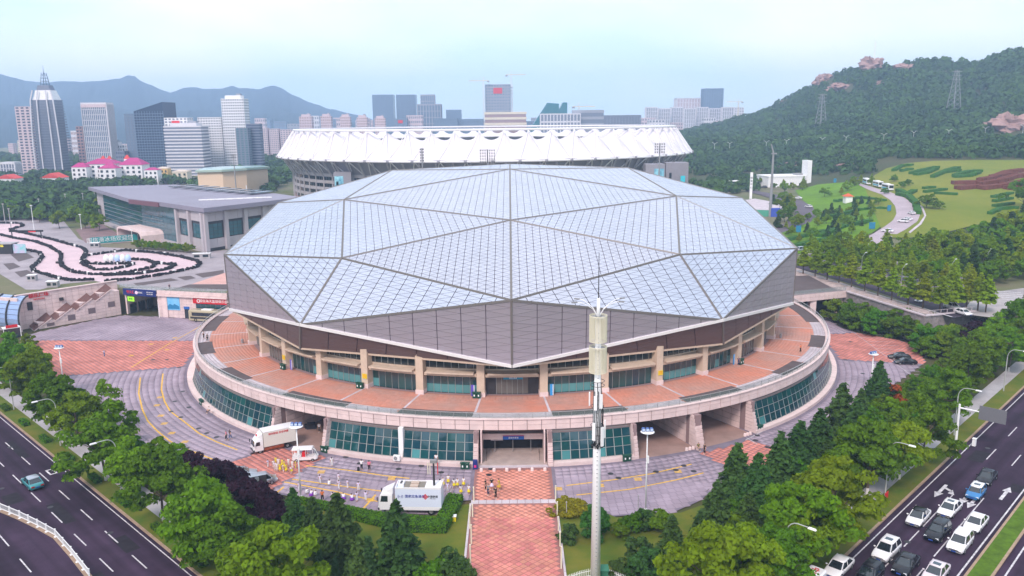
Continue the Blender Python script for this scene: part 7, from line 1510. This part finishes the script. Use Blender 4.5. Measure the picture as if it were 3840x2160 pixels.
def pose(kind):
    J = dict(pel=(0, 0, .92, .115), wai=(0, 0, 1.06, .105), che=(0, 0, 1.30, .125), nec=(0, .0, 1.47, .05), hea=(0, -.015, 1.575, .085), top=(0, -.01, 1.67, .075))
    for s, q in (('l', -1), ('r', 1)): J.update({s + 'hip': (q * .09, 0, .87, .085), s + 'kne': (q * .10, -.01, .48, .06), s + 'ank': (q * .10, .01, .085, .042), s + 'toe': (q * .115, -.13, .035, .036), s + 'sho': (q * .185, 0, 1.39, .058), s + 'elb': (q * .24, .02, 1.12, .043), s + 'wri': (q * .25, -.06, .88, .032), s + 'han': (q * .25, -.09, .79, .034)})
    if kind == 'walk': J.update(lkne=(-.1, -.16, .50, .06), lank=(-.1, -.14, .10, .042), ltoe=(-.1, -.28, .05, .036), rkne=(.1, .08, .47, .06), rank=(.1, .28, .12, .042), rtoe=(.1, .18, .035, .036), lwri=(-.25, .14, .90, .032), lhan=(-.25, .18, .82, .034), rwri=(.25, -.2, .93, .032), rhan=(.25, -.26, .86, .034))
    if kind == 'arms': J.update(lelb=(-.34, -.08, 1.30, .043), lwri=(-.30, -.28, 1.42, .032), lhan=(-.28, -.34, 1.48, .034), relb=(.34, -.08, 1.24, .043), rwri=(.26, -.28, 1.22, .032), rhan=(.22, -.35, 1.22, .034))
    if kind == 'crouch':
        J.update(pel=(0, .12, .34, .12), wai=(0, .10, .47, .11), che=(0, -.06, .68, .125), nec=(0, -.14, .83, .05), hea=(0, -.18, .93, .085), top=(0, -.19, 1.02, .075))
        for s, q in (('l', -1), ('r', 1)): J.update({s + 'hip': (q * .10, .10, .32, .09), s + 'kne': (q * .15, -.26, .46, .062), s + 'ank': (q * .12, .02, .085, .042), s + 'toe': (q * .13, -.13, .035, .036), s + 'sho': (q * .185, -.08, .76, .058), s + 'elb': (q * .22, -.28, .60, .043), s + 'wri': (q * .12, -.40, .56, .032), s + 'han': (q * .06, -.45, .58, .034)})
    if kind == 'bend': J.update(che=(0, -.24, 1.16, .125), nec=(0, -.38, 1.22, .05), hea=(0, -.47, 1.22, .085), top=(0, -.55, 1.25, .075), lsho=(-.185, -.28, 1.16, .058), rsho=(.185, -.28, 1.16, .058), lelb=(-.2, -.34, .90, .043), relb=(.2, -.34, .9, .043), lwri=(-.16, -.38, .68, .032), rwri=(.16, -.38, .68, .032), lhan=(-.14, -.4, .58, .034), rhan=(.14, -.4, .58, .034))
    if kind == 'sit':
        dz = -.43; J = {k: (x, y, z + (dz if k in ('pel', 'wai', 'che', 'nec', 'hea', 'top') or k[1:] in ('hip', 'sho', 'elb', 'wri', 'han') else 0), r) for k, (x, y, z, r) in J.items()}
        for s, q in (('l', -1), ('r', 1)): J.update({s + 'kne': (q * .11, -.42, .50, .062), s + 'ank': (q * .11, -.40, .085, .042), s + 'toe': (q * .12, -.54, .035, .036), s + 'wri': (q * .15, -.30, .60, .032), s + 'han': (q * .12, -.38, .56, .034)})
    return J
BM = {k: body_mesh(pose(k), 'person') for k in ('stand', 'walk', 'arms', 'crouch', 'bend', 'sit')}
CLO = {'white': (.75, .74, .76), 'purple': (.22, .05, .40), 'lilac': (.68, .60, .80), 'yellow': (.72, .58, .03), 'black': (.015, .015, .018), 'pink': (.65, .16, .26), 'orange': (.62, .14, .03), 'denim': (.08, .14, .30), 'olive': (.10, .13, .04), 'ochre': (.55, .36, .05), 'grey': (.22, .22, .24), 'navy': (.03, .04, .10), 'red': (.5, .03, .03)}
def clo(c): return mat('cloth_' + c, CLO[c], .85)
M_skin = mat('skin', (.55, .33, .24), .6); M_hair = mat('hair', (.015, .011, .010), .6); M_shoe = mat('shoe_white', (.65, .65, .66), .7)
skirt_me = MB().lathe([(.12, .98), (.16, .90), (.27, .60), (.29, .52), (.25, .53), (.13, .88)], n=12).mesh('skirt', True)
skirt_lo = MB().lathe([(.13, .42), (.28, .36), (.36, .14), (.34, .06), (.2, .3)], n=12).mesh('skirt', True)
hair_me = MB().sphere((0, .07, 1.50), (.075, .05, .17), 8).mesh('long_hair', True)
def person(px, py, z, kind, shirt, legs, label, h=1.0, rz=0.0, skirt=None, group=None, longhair=False, shoes=None, nat=False):
    if nat: px, py = px / 1.4907, py / 1.4907
    p = g(px, py, z); me = BM[kind]; o = bpy.data.objects.new('person', me); COL.objects.link(o)
    ms = [M_skin, clo(shirt), clo(legs) if legs != 'skin' else M_skin, M_hair, shoes or M_shoe]
    if len(me.materials) == 0:
        for m in ms: me.materials.append(m)
    for i, m in enumerate(ms): o.material_slots[i].link = 'OBJECT'; o.material_slots[i].material = m
    o.location = (p[0], p[1], z); o.rotation_euler = (0, 0, rz); o.scale = (h * 1.1,) * 3; tag(o, label, 'person', group)
    if skirt: link('skirt', skirt_lo if kind == 'crouch' else skirt_me, clo(skirt), o)
    if longhair and kind not in ('crouch', 'bend'): link('long_hair', hair_me, M_hair, o)
    return o
Z0 = .036
def Z4(x, y): return 960 + x / 4.262, 1640 + y / 4.262
GA = [(195, 490, 'stand', 'lilac', None), (285, 500, 'stand', 'white', None), (310, 532, 'stand', 'lilac', None), (338, 540, 'stand', 'white', None), (362, 470, 'stand', 'white', None), (388, 552, 'walk', 'yellow', 'yellow'), (438, 565, 'stand', 'white', None), (458, 505, 'arms', 'yellow', 'yellow'), (484, 562, 'stand', 'yellow', 'yellow'), (525, 468, 'stand', 'white', None), (568, 580, 'bend', 'white', 'yellow'), (585, 505, 'stand', 'white', None), (635, 505, 'stand', 'yellow', None), (320, 445, 'stand', 'yellow', None), (425, 480, 'stand', 'yellow', 'yellow')]
for i, (x, y, k, c, sk_) in enumerate(GA):
    u_, w_ = Z4(x, y); person(u_, w_, Z0, k, c, 'white' if c != 'yellow' else 'yellow', f'child in {c} standing in the crowd beside the shuttle cart, {nth(i)} in that crowd', .80, random.uniform(-2, 2), sk_, 'children beside the shuttle cart', sk_ is not None, nat=True)
GBp = [(1025, 750, 'stand', 0), (1320, 722, 'stand', 0), (1330, 838, 'walk', 0), (1465, 828, 'stand', 0), (1640, 862, 'stand', 0), (1615, 1030, 'stand', 0), (1755, 1022, 'arms', 0), (700, 872, 'stand', 0), (1170, 772, 'crouch', 0), (810, 908, 'crouch', 0), (885, 932, 'crouch', 1), (945, 942, 'crouch', 0), (1235, 978, 'crouch', 0), (1400, 988, 'crouch', 1), (1535, 1002, 'crouch', 1)]
for i, (x, y, k, s) in enumerate(GBp):
    u_, w_ = Z4(x, y); person(u_, w_, Z0, k, 'lilac' if k != 'crouch' else 'white', 'purple' if s else 'white', ('crouching' if k == 'crouch' else 'standing') + f' young dancer in white and purple by the yellow bays, {nth(i)} of the troupe', .86, random.uniform(2.2, 3.9), 'purple' if s else None, 'dancers in white and purple', bool(s), nat=True)
def Z5(x, y): return 1380 + x / 5.574, 1700 + y / 5.574
for i, (x, y, c) in enumerate(((1500, 735, 'y'), (1572, 705, 'y'), (1680, 650, 'y'), (1800, 730, 'y'), (1870, 722, 'y'), (2000, 705, 'y'), (1945, 865, 'y'), (2110, 865, 'y'), (1435, 790, 'p'), (1555, 832, 'p'), (1665, 812, 'p'), (1745, 832, 'b'))):
    u_, w_ = Z5(x, y); person(u_, w_, Z0, 'stand' if c != 'b' else 'bend', 'white' if c == 'y' else 'lilac', 'skin' if c == 'y' else 'white', (f'girl in white top and yellow skirt behind the truck, {nth(i)} of that group' if c == 'y' else f'child in pale lilac beside the rear of the truck, {nth(i)} of that group'), .84, random.uniform(-.6, .6) + (math.pi if i % 3 == 0 else 0), 'yellow' if c == 'y' else None, 'children behind the broadcast truck', c == 'y', nat=True)
for (x, y), k, a, b, lab, hh in ((Z4(1215, 472), 'stand', 'white', 'white', 'child in white shirt and shorts on the grey paving below the plinth', .9), (Z4(1690, 527), 'arms', 'white', 'black', 'adult in white shirt and black trousers beside a black bag', 1.0), (Z4(1812, 540), 'stand', 'pink', 'black', 'woman in a pink top and dark trousers by the glass wall', .98), (Z4(1065, 1032), 'walk', 'orange', 'black', 'adult in an orange top watching the dancers', 1.0), (Z5(1430, 238), 'stand', 'white', 'black', 'person in white top standing on the plinth by the glass', 1.0)):
    person(x, y, Z0 if 'plinth by' not in lab else .56, k, a, b, lab, hh, random.uniform(2.6, 3.6), nat=True)
def Z8(x, y): return 1800 + x / 1.907, 1400 + y / 1.907
for (x, y), k, a, b, lab, sk_ in ((Z8(40, 838), 'stand', 'black', 'black', 'person in black at the back left of the group on the red walk', None), (Z8(60, 876), 'stand', 'grey', 'navy', 'person in a striped top at the front left of the walk group', None), (Z8(84, 832), 'stand', 'black', 'skin', 'woman in black with a light skirt in the group on the red walk', 'lilac'), (Z8(112, 898), 'stand', 'black', 'black', 'man all in black at the front of the group on the red walk', None), (Z8(136, 838), 'stand', 'ochre', 'skin', 'woman in an ochre dress at the right of the group on the red walk', 'ochre'), (Z8(1560, 552), 'sit', 'olive', 'grey', 'seated person in olive beside the stone pier at right', None), (Z8(1605, 580), 'stand', 'black', 'black', 'man in black standing beside the stone pier at right', None)):
    person(x, y, Z0, k, a, b, lab, 1.02, random.uniform(-3, 3) if k != 'sit' else .4, sk_, nat=True, longhair=sk_ is not None)
blk = g(*[q / 1.4907 for q in Z8(1560, 552)]); tag(MB().box((0, .18, .21), (.5, .4, .42)).build('stone_block', M_stone, loc=(blk[0], blk[1], Z0)), 'small stone block under the seated person in olive', 'block')
def Z3(x, y): return 700 + x / 2.337, 1100 + y / 2.337
def Z55(x, y): return 2300 + x / 2.415, 1100 + y / 2.415
for (x, y), z, k, a, b, lab in ((Z55(1693, 540), 7.13, 'walk', 'orange', 'black', 'runner in an orange vest on the right of the podium deck'), (Z55(1132, 660), 7.13, 'stand', 'navy', 'navy', 'dark dressed person by the pillars on the right of the deck'), (Z3(152, 398), 7.13, 'stand', 'white', 'black', 'person in white shirt leaning on the left balustrade'), (Z3(184, 425), 7.13, 'stand', 'grey', 'black', 'person with dark clothes on the left dark paving of the deck'), (Z3(350, 1292), Z0, 'walk', 'pink', 'black', 'person in a pink top walking on the left of the plaza'), (Z3(384, 1282), Z0, 'walk', 'black', 'denim', 'person in black and jeans walking on the left of the plaza'), (Z3(200, 1050), .56, 'sit', 'white', 'black', 'person sitting on the plinth at the left of the podium'), (Z3(1165, 1222), Z0, 'stand', 'white', 'black', 'person in white shirt under the open bay'), ((1010 / 2.576, 780 + 1442 / 2.576), Z0, 'walk', 'lilac', 'denim', 'child walking on the red paving at far left'), ((1640 / 2.576, 780 + 795 / 2.576), 7.08, 'stand', 'navy', 'black', 'dark dressed person standing on the terrace above the tunnel')):
    person(x, y, z, k, a, b, lab, 1.0, random.uniform(-3, 3) if k != 'sit' else -.9, nat=True)
bgp = g(*[q / 1.4907 for q in Z4(1638, 535)]); tag(MB().box((0, 0, .28), (.36, .28, .56), 0, 0, .85).tube((0, 0, .56), (0, 0, .68), .04).build('backpack', M_black, loc=(bgp[0], bgp[1], Z0)), 'black bag standing on the paving beside the adult in white', 'bag')
# ================================================================ street furniture
# tall telecom mast in the foreground
mp_ = np.array((9.3, -107.6)); tm_ = thing('telecom_mast', 'tall white telecom mast with two slatted drums in front of the arena', 'mast', (mp_[0], mp_[1], 0)); HM = 34.0
MB().tube((0, 0, 0), (0, 0, HM - 2), .58, .30, 16).tube((0, 0, HM - 2), (0, 0, HM + .3), .22, .18, 10).build('shaft', M_white, tm_, True)
for k in range(60): MB().box((.0, -(.58 - .28 * (k * .5 + 1) / 32) - .03, 1 + k * .5), (.16, .1, .03)).build('step_bolt', M_grey, tm_)
for zc in (31.0, 27.55):
    dr = MB(); dr.lathe([(.93, 1.45), (.97, 1.45), (.97, 1.38), (.93, 1.38), (.93, 1.45)], n=28); d_ = dr.build('slat_drum', M_cream, tm_, loc=(0, 0, zc)); MB().lathe([(.93, -1.38), (.97, -1.38), (.97, -1.45), (.93, -1.45), (.93, -1.38)], n=28).build('drum_ring', M_cream, d_)
    slat = MB().box((0, -.95, 0), (.085, .03, 2.76)).mesh('drum_slat')
    for k in range(40): o = link('drum_slat', slat, M_cream, d_); o.rotation_euler = (0, 0, 2 * math.pi * k / 40)
    MB().lathe([(.3, 1.2), (.9, 1.2), (.9, 1.24), (.3, 1.24)], n=20).build('drum_plate', M_grey, d_)
MB().tube((0, 0, HM), (0, 0, HM + 5.2), .06, .03, 6).build('lightning_rod', M_dark, tm_)
for a, L in ((200, 2.6), (160, 2.2), (20, 2.6), (-20, 2.3)):
    ar = MB(); pts = [(0.15 * math.cos(R_(a)), .15 * math.sin(R_(a)), HM - 1.6)] + [(L * t * math.cos(R_(a)), L * t * math.sin(R_(a)), HM - 1.4 + 1.5 * math.sin(t * 1.5)) for t in (.25, .5, .75, 1.0)]; ar.path(pts, .038, 5); la = ar.build('lamp_arm', M_white, tm_)
    q = pts[-1]; MB().box((q[0] * 1.08, q[1] * 1.08, q[2] - .02), (.6, .22, .12), R_(a)).build('lamp_head', M_grey, la)
for z, r in ((25.1, .75), (24.6, .75), (22.2, .72), (20.0, .72), (17.8, .8), (19.0, .72)): MB().path([(r * math.cos(t), r * math.sin(t), z) for t in np.linspace(0, 2 * math.pi, 15)], .035, 5).build('ring_bracket', M_dark, tm_)
for k, (a, z, h) in enumerate(((-70, 23.0, 1.6), (-110, 22.8, 1.6), (-55, 18.9, 2.2), (-120, 19.5, 2.0), (-10, 19.6, 2.0), (170, 23.0, 1.5), (60, 19, 2))): MB().box((.86 * math.cos(R_(a)), .86 * math.sin(R_(a)), z), (.14, .36, h), R_(a)).build('antenna_panel', M_white, tm_)
cb_ = MB()
for k in range(9): a = R_(-150 + k * 17); cb_.path([(.5 * math.cos(a), .5 * math.sin(a), 25 - (k % 3)), (.66 * math.cos(a + .2), .66 * math.sin(a + .2), 21.5), (.55 * math.cos(a), .55 * math.sin(a), 17.4 + (k % 2) * .6)], .04, 5)
for k in range(5): cb_.sphere((.62 * math.cos(R_(-150 + k * 30)), .62 * math.sin(R_(-150 + k * 30)), 17.7 + .3 * (k % 2)), (.16, .16, .3), 6)
stuff(cb_.build('cable_bundle', M_black, tm_))
# white picket fence and green cabinet at the mast foot
fc = thing('picket_fence', 'white picket fence around the foot of the telecom mast', 'fence'); gx = gp([(1400, 1462), (1462, 1440), (1500, 1432), (1530, 1436), (1600, 1462)], 1.0)
pk_ = MB().box((0, 0, .6), (.07, .05, 1.2)).add([(-.035, -.025, 1.2), (.035, -.025, 1.2), (.035, .025, 1.2), (-.035, .025, 1.2), (0, 0, 1.3)], [(0, 1, 4), (1, 2, 4), (2, 3, 4), (3, 0, 4)]).mesh('picket')
for a, b in zip(gx[:-1], gx[1:]):
    a, b = np.array(a), np.array(b); L = np.linalg.norm(b - a); n = int(L / .22)
    for k in range(n): p = a + (b - a) * k / n; link('picket', pk_, M_white, fc, (p[0], p[1], 0))
    c = (a + b) / 2
    for z in (.35, .95): MB().box((c[0], c[1], z), (L, .04, .07), math.atan2(b[1] - a[1], b[0] - a[0])).build('fence_rail', M_white, fc)
gc_ = g(1515, 1428, 1.6); gcab = thing('equipment_cabinet', 'green equipment cabinet with pitched lid beside the telecom mast', 'cabinet', (gc_[0], gc_[1] - .4, 0)); MB().box((0, 0, .8), (1.2, .9, 1.6)).build('cabinet_body', mat('cab_green', (.04, .16, .10), .6), gcab); MB().prism([(-.7, -.55), (.7, -.55), (.7, .55), (-.7, .55)], 1.6, [1.75, 1.75, 1.95, 1.95]).build('lid', MATS['cab_green'], gcab)
# plaza floodlight poles with triple blue heads
def plaza_lamp(x, y, yt, label, zb=0.03, rz=0):
    p = g(x, y, zb); h = at(x, yt, p[1])[2] - zb; t = thing('plaza_lamp', label, 'lamp post', (p[0], p[1], zb), rz, 'triple head lamp posts of the plaza')
    MB().tube((0, 0, 0), (0, 0, .25), .22, .2, 10).tube((0, 0, .2), (0, 0, h), .12, .08, 10).build('pole', M_white, t, True); MB().lathe([(.02, 0), (.85, .04), (.95, .1), (.8, .16), (.02, .18)], (0, 0, h), 16).build('lamp_dish', M_white, t)
    for k in (-1, 0, 1): q = MB().box((k * .55, .1, h + .42), (.46, .5, .4), 0, 0, .8).build('lamp_head', mat('lamp_blue', (.08, .15, .38), .4), t); MB().box((k * .55, -.17, h + .42), (.36, .03, .3)).build('lamp_glass', mat('lamp_lens', (.45, .55, .7), .2), q)
    MB().box((.12, -.1, h * .66), (.3, .25, 1.0)).build('control_box', M_white, t)
plaza_lamp(160, 968, 876, 'white triple head lamp post at the far left of the plaza'); plaza_lamp(757, 1251, 1074, 'white triple head lamp post beside the dancers'); plaza_lamp(1624, 1283, 1088, 'white triple head lamp post right of the telecom mast'); plaza_lamp(2190, 982, 892, 'white triple head lamp post on the right of the plaza', rz=.5); plaza_lamp(2304, 828, 757, 'white triple head lamp post below the retaining wall', rz=.9)
# street lamps with curved arms
def street_lamp(fr, s, n, side, label, h=8.6, reach=2.6):
    p = fr(s, n); t = thing('street_lamp', label, 'street lamp', (p[0], p[1], .02), math.atan2(*(side[::-1])), 'curved arm street lamps')
    MB().tube((0, 0, 0), (0, 0, h * .8), .11, .08, 8).path([(reach * (1 - math.cos(a)) * .5 * 1.0, 0, h * .8 + h * .2 * math.sin(a)) for a in np.linspace(0, math.pi / 2, 6)] + [(reach, 0, h)], .06, 6).build('pole', mat('lamp_grey', (.45, .46, .44), .5, .2), t); MB().box((reach + .35, 0, h - .02), (.95, .32, .16), 0, 0, .8).build('lamp_head', M_white, t)
for i, s in enumerate((-6, 25.6, 57, 88)): street_lamp(rp_, s, -2.4, RN, nth(i) + ' curved street lamp along the right road from the bottom edge')
for i, s in enumerate((4, 30, 56, 82)): street_lamp(lp_, s, -2.4, LN, nth(i) + ' curved street lamp along the left road from the bottom edge')
for i, (x, y, rr) in enumerate(((2132 + 33, 700, 0), (2265, 735, 0), (2390, 720, 0), (2480, 690, 0), (2180, 665, 0))):
    p = g(x, y, 7); t = thing('street_lamp', nth(i) + ' curved street lamp among the terrace trees', 'street lamp', (p[0], p[1], 7), .6, 'street lamps on the terrace'); t.scale = (.8, .8, .8); MB().tube((0, 0, 0), (0, 0, 8), .08, .05, 6).tube((0, 0, 8), (1.8, 0, 9.2), .05, .04, 5).build('pole', MATS['lamp_grey'], t); MB().box((2.2, 0, 9.25), (.9, .3, .15)).build('lamp_head', M_white, t)
# slender white poles near the track
for i, (x, y, yt) in enumerate(((86, 580, 517), (205, 577, 540), (334, 612, 578), (602 / 1.0, 690, 672))[:3]):
    p = g(x, y, 7.05); h = at(x, yt, p[1])[2] - 7; t = thing('track_lamp', nth(i) + ' from left of the slim white lamp poles beside the track', 'lamp post', (p[0], p[1], 7.05), 0, 'lamp poles beside the track'); MB().tube((0, 0, 0), (0, 0, h), .16, .1, 6).build('pole', M_white, t); MB().box((0, 0, h), (1.0, .4, .3)).build('lamp_head', M_white, t)
for i, (x, y) in enumerate(((13, 560), (102, 545), (168, 530), (212, 528), (241, 520), (28, 575))):
    p = g(x, y, 7.0); tag(MB().tube((0, 0, 0), (0, 0, 9), .22, .14, 6).box((0, 0, 9), (.9, .3, .4)).build('flag_pole', M_conc, loc=(p[0], p[1], 7)), nth(i) + ' slim grey pole in front of the left wood', 'pole', 'poles before the left wood')
# overhead sign gantry seen from behind
s0 = float((g(2347, 1098)[:2] - RO) @ RD); gp_ = rp_(s0, -1.3); gs = thing('road_sign_gantry', 'cantilever road sign seen from its grey back over the right road', 'road sign', (gp_[0], gp_[1], 0), math.atan2(RN[1], RN[0]))
MB().tube((0, 0, 0), (0, 0, 6.6), .2, .16, 10).build('post', M_white, gs); MB().tube((0, 0, 6.0), (6.6, 0, 6.0), .13, .10, 8).build('arm', M_white, gs)
pn = MB().box((4.9, -.22, 6.0), (3.9, .06, 2.3)).build('sign_panel', mat('sign_back', (.20, .20, .22), .5, .3), gs)
for k in range(5): MB().box((4.9, -.16, 5.05 + k * .47), (3.9, .06, .06)).build('panel_rib', M_grey, pn)
for k in range(7): MB().box((3.05 + k * .62, -.17, 6.0), (.05, .05, 2.2)).build('panel_rib', M_grey, pn)
ub = rp_(s0 + 1.5, -1.6); tag(MB().box((0, 0, .6), (.6, .5, 1.2), .8, 0, .95).box((0, 0, 1.24), (.7, .6, .08), .8).build('utility_box', M_white, loc=(ub[0] + 1.2, ub[1] - 3, .03)), 'small white utility box on the verge below the road sign', 'box')
rs_ = rp_(24, -1.7); rsg = thing('red_notice', 'red notice board on the verge of the right road', 'sign', (rs_[0], rs_[1], .03), .8); MB().box((0, 0, 1.0), (1.2, .08, 1.1)).build('panel', M_red_paint, rsg); [MB().box((s * .5, 0, .3), (.06, .06, .7)).build('leg', M_grey, rsg) for s in (-1, 1)]
# white railing on the median of the left road
mf = thing('median_fence', 'white railing running along the median of the left road', 'fence'); MP = [g(x, y) for x, y in ((225, 1452), (180, 1395), (140, 1350), (95, 1325), (50, 1303), (0, 1282), (-60, 1258), (-140, 1225))]
fp = MB().box((0, 0, .55), (.14, .14, 1.2)).box((0, 0, .04), (.4, .4, .1)).box((0, 0, 1.18), (.2, .2, .06)).mesh('fence_post'); pts = []
for a, b in zip(MP[:-1], MP[1:]):
    n = max(1, int(round(np.linalg.norm(b - a) / 2.6)))
    for k in range(n): pts.append(a + (b - a) * k / n)
bar = MB().box((0, 0, 0), (.03, .03, .72)).mesh('fence_bar')
for a, b in zip(pts[:-1], pts[1:]):
    rz = math.atan2(b[1] - a[1], b[0] - a[0]); L = np.linalg.norm(b - a); c = (a + b) / 2; link('fence_post', fp, M_white, mf, (a[0], a[1], -.09), rz)
    for z in (.22, .98): MB().box((c[0], c[1], z), (L - .1, .07, .08), rz).build('fence_rail', M_white, mf)
    for k in range(14): p = a + (b - a) * (k + .5) / 14; link('fence_bar', bar, M_white, mf, (p[0], p[1], .6), rz)
struct(MB().rail([(p[0], p[1], -.06) for p in pts], .7, .10).build('median_kerb', M_kerb))
# posts beside the entrance walk
for i, (x, y, yt) in enumerate(((1183, 1300, 1272), (1189, 1300, 1268), (1182, 1330, 1290), (1186, 1368, 1320), (1184, 1440, 1370), (1192, 1262, 1225))):
    p = g(x, y); h = at(x, yt, p[1])[2]; tag(MB().tube((0, 0, 0), (0, 0, h), .09, .08, 8).tube((0, 0, h), (0, 0, h + .06), .11, .03, 8).build('walk_post', M_cream, loc=(p[0], p[1], 0)), nth(i) + ' pale post along the left edge of the entrance walk', 'post', 'posts left of the entrance walk')
for i, (x, y, yt) in enumerate(((1398, 1258, 1222), (1402, 1298, 1262), (1405, 1335, 1300), (1409, 1374, 1338), (1412, 1430, 1375))):
    p = g(x, y); h = at(x, yt, p[1])[2]; tag(MB().tube((0, 0, 0), (0, 0, h), .09, .08, 8).tube((0, 0, h), (0, 0, h + .06), .11, .03, 8).build('walk_post', M_cream, loc=(p[0], p[1], 0)), nth(i) + ' pale post along the right edge of the entrance walk', 'post', 'posts right of the entrance walk')
# stone bollards at the entrance and bays
bm_ = MB().lathe([(.02, .5), (.2, .46), (.27, .3), (.25, .08), (.29, 0)], n=12).mesh('stone_bollard', True)
for i in range(6): q = link('stone_bollard', bm_, M_stone, None, (-4.9 + i * 1.96, -75.1, .03)); tag(q, nth(i) + ' from left of the stone bollards before the main entrance', 'bollard', 'bollards before the entrance')
for i, a in enumerate((22.6, 23.1, 23.6, 32.4, 32.9, 33.4)): q = link('stone_bollard', bm_, M_stone, None, pol(73.6, a, .03)); tag(q, ('left', 'middle', 'right')[i % 3] + ' stone bollard of three at the ' + ('inner' if i < 3 else 'outer') + ' right hand open bay', 'bollard', 'bollards at the right open bays')
# waste bins
def bin_(p, rz, label):
    t = thing('litter_bin', label, 'bin', p, rz, 'green double litter bins'); M_ = mat('bin_green', (.015, .07, .045), .5)
    for s in (-1, 1): MB().box((s * .36, 0, .48), (.62, .5, .9), 0, 0, .96).build('bin_body', M_, t); MB().box((s * .36, -.26, .5), (.2, .02, .3)).build('bin_symbol', M_white, t)
    MB().box((0, 0, 1.0), (1.5, .62, .1)).build('lid', M_, t)
for x, y, rz, lab in ((817, 1138, -.5, 'green double bin at the left end of the plinth beside the cart'), (1170, 1180, -.1, 'green double bin left of the main entrance'), (1577, 1160, .25, 'green double bin at the right end of the front glazing'), (1910, 1085, .6, 'dark bin at the corner of the right curved glazing'), (507, 1018, -.9, 'grey bin by the left curved glazing')): p = g(x, y); bin_((p[0], p[1], .036), rz, lab)
for a, lab in ((-25.6, 'green bin by the left yellow notice on the deck'), (-5.6, 'green bin left of the deck entrance doors'), (-44.6, 'green bin by the far left pillar of the deck'), (44.6, 'dark bin by the far right pillar of the deck')): bin_(pol(61.9, a, 7.12), R_(a), lab)
p = g(1190, 1180); bb_ = thing('blue_ballot_bin', 'tall dark blue collection bin right of the green bin', 'bin', (p[0] + .35, p[1] + .1, .036)); MB().box((0, 0, .7), (.75, .6, 1.4), 0, 0, .92).build('bin_body', mat('bin_navy', (.015, .03, .18), .5), bb_); MB().box((0, -.32, .5), (.36, .03, .4)).build('pink_label', mat('label_pink', (.6, .04, .2), .5), bb_)
# air conditioner, yellow notices, pull-up banners on the deck
p = pol(74.2, -14.3, .56); ac = thing('air_conditioner', 'white outdoor air conditioner on the plinth by the glass wall', 'air conditioner', p, R_(-14)); MB().box((0, 0, .42), (1.1, .45, .84)).build('casing', M_white, ac); f_ = MB().lathe([(.05, 0), (.3, 0), (.3, .03), (.05, .03)], n=16).build('fan_grille', M_grey, ac, loc=(-.15, -.24, .42)); f_.rotation_euler = (math.pi / 2, 0, 0)
M_yb = mat('notice_yellow', (.75, .6, .02), .5)
for a, lab in ((-24.9, 'yellow notice on the second pillar left of the deck entrance'), (25.1, 'yellow notice on the second pillar right of the deck entrance'), (-44.9, 'small yellow notice on the far left pillar of the deck')): q = pol(61.42, a, 9.3); nb = thing('pillar_notice', lab, 'notice', q, R_(a), 'yellow notices on the pillars'); MB().box((0, 0, 0), (.95, .05, .85)).build('panel', M_yb, nb); [MB().box((0, -.03, .25 - k * .22), (.7, .01, .07)).build('text_line', M_red_paint, nb) for k in range(3)]
for a, lab, c in ((-6.3, 'leaning blue and violet banner left of the deck entrance', 'banner_violet'), (6.3, 'leaning blue and white banner right of the deck entrance', 'banner_sky'), (-43.2, 'violet banner by the far left pillar of the deck', 'banner_violet'), (43.6, 'blue banner by the far right pillar of the deck', 'banner_sky')):
    q = pol(61.0, a, 7.12); b_ = thing('flag_banner', lab, 'banner', q, R_(a), 'upright banners on the deck'); o = MB().box((0, 0, 1.0), (.6, .06, 2.0)).build('banner_cloth', mat(c, (.12, .08, .45) if 'violet' in c else (.04, .28, .62), .6), b_); MB().box((.22, -.04, 1.0), (.12, .02, 1.9)).build('banner_edge', M_white, b_); MB().tube((-.34, 0, 0), (-.34, 0, 2.15), .03).build('pole', M_grey, b_)
for a, lab in ((-66.5, 'small white bin at the left end of the deck wall'), (66, 'small white bin at the right end of the deck wall')): q = pol(62.5, a, 7.12); tag(MB().lathe([(.02, 0), (.26, 0), (.28, .8), (.2, .88), (.02, .9)], n=12).build('ash_bin', M_grey, loc=q), lab, 'bin')
yb = g(1142, 1310); ygs = thing('yellow_lawn_sprinkler_box', 'small yellow framed box on the lawn left of the walk', 'box', (yb[0], yb[1], 0)); MB().box((0, 0, .35), (.55, .55, .7)).build('box_body', M_yb, ygs); MB().box((0, 0, .74), (.7, .7, .08)).build('lid', M_white, ygs)
# thin lawn poles on the right plaza edge
for i, (x, y, yt) in enumerate(((1425, 1302, 1262), (1500, 1296, 1255), (1605, 1285, 1250))): p = g(x, y); tag(MB().tube((0, 0, 0), (0, 0, 2.2), .06, .05, 6).sphere((0, 0, 2.25), .12, 6).build('lawn_post', M_conc, loc=(p[0], p[1], 0)), nth(i) + ' slim grey post along the plaza edge right of the walk', 'post', 'posts along the right plaza edge')
# ================================================================ haze over the far city and hills
hz = MB().box((0, 1450, 139), (9000, 5500, 281)).build('haze', None) if False else None
me_h = MB().box((0, 1450, 139), (9000, 5500, 281)).mesh('haze'); hz = bpy.data.objects.new('haze', me_h); COL.objects.link(hz)
mh = bpy.data.materials.new('haze_air'); mh.use_nodes = True; nh = mh.node_tree.nodes; nh.clear(); pv = nh.new('ShaderNodeVolumePrincipled'); oh = nh.new('ShaderNodeOutputMaterial')
pv.inputs['Color'].default_value = (.50, .70, 1.0, 1); pv.inputs['Density'].default_value = 0.00028; pv.inputs['Anisotropy'].default_value = 0.0
mh.node_tree.links.new(pv.outputs[0], oh.inputs['Volume']); me_h.materials.append(mh); stuff(hz)
bpy.data.scenes.remove(TMP)
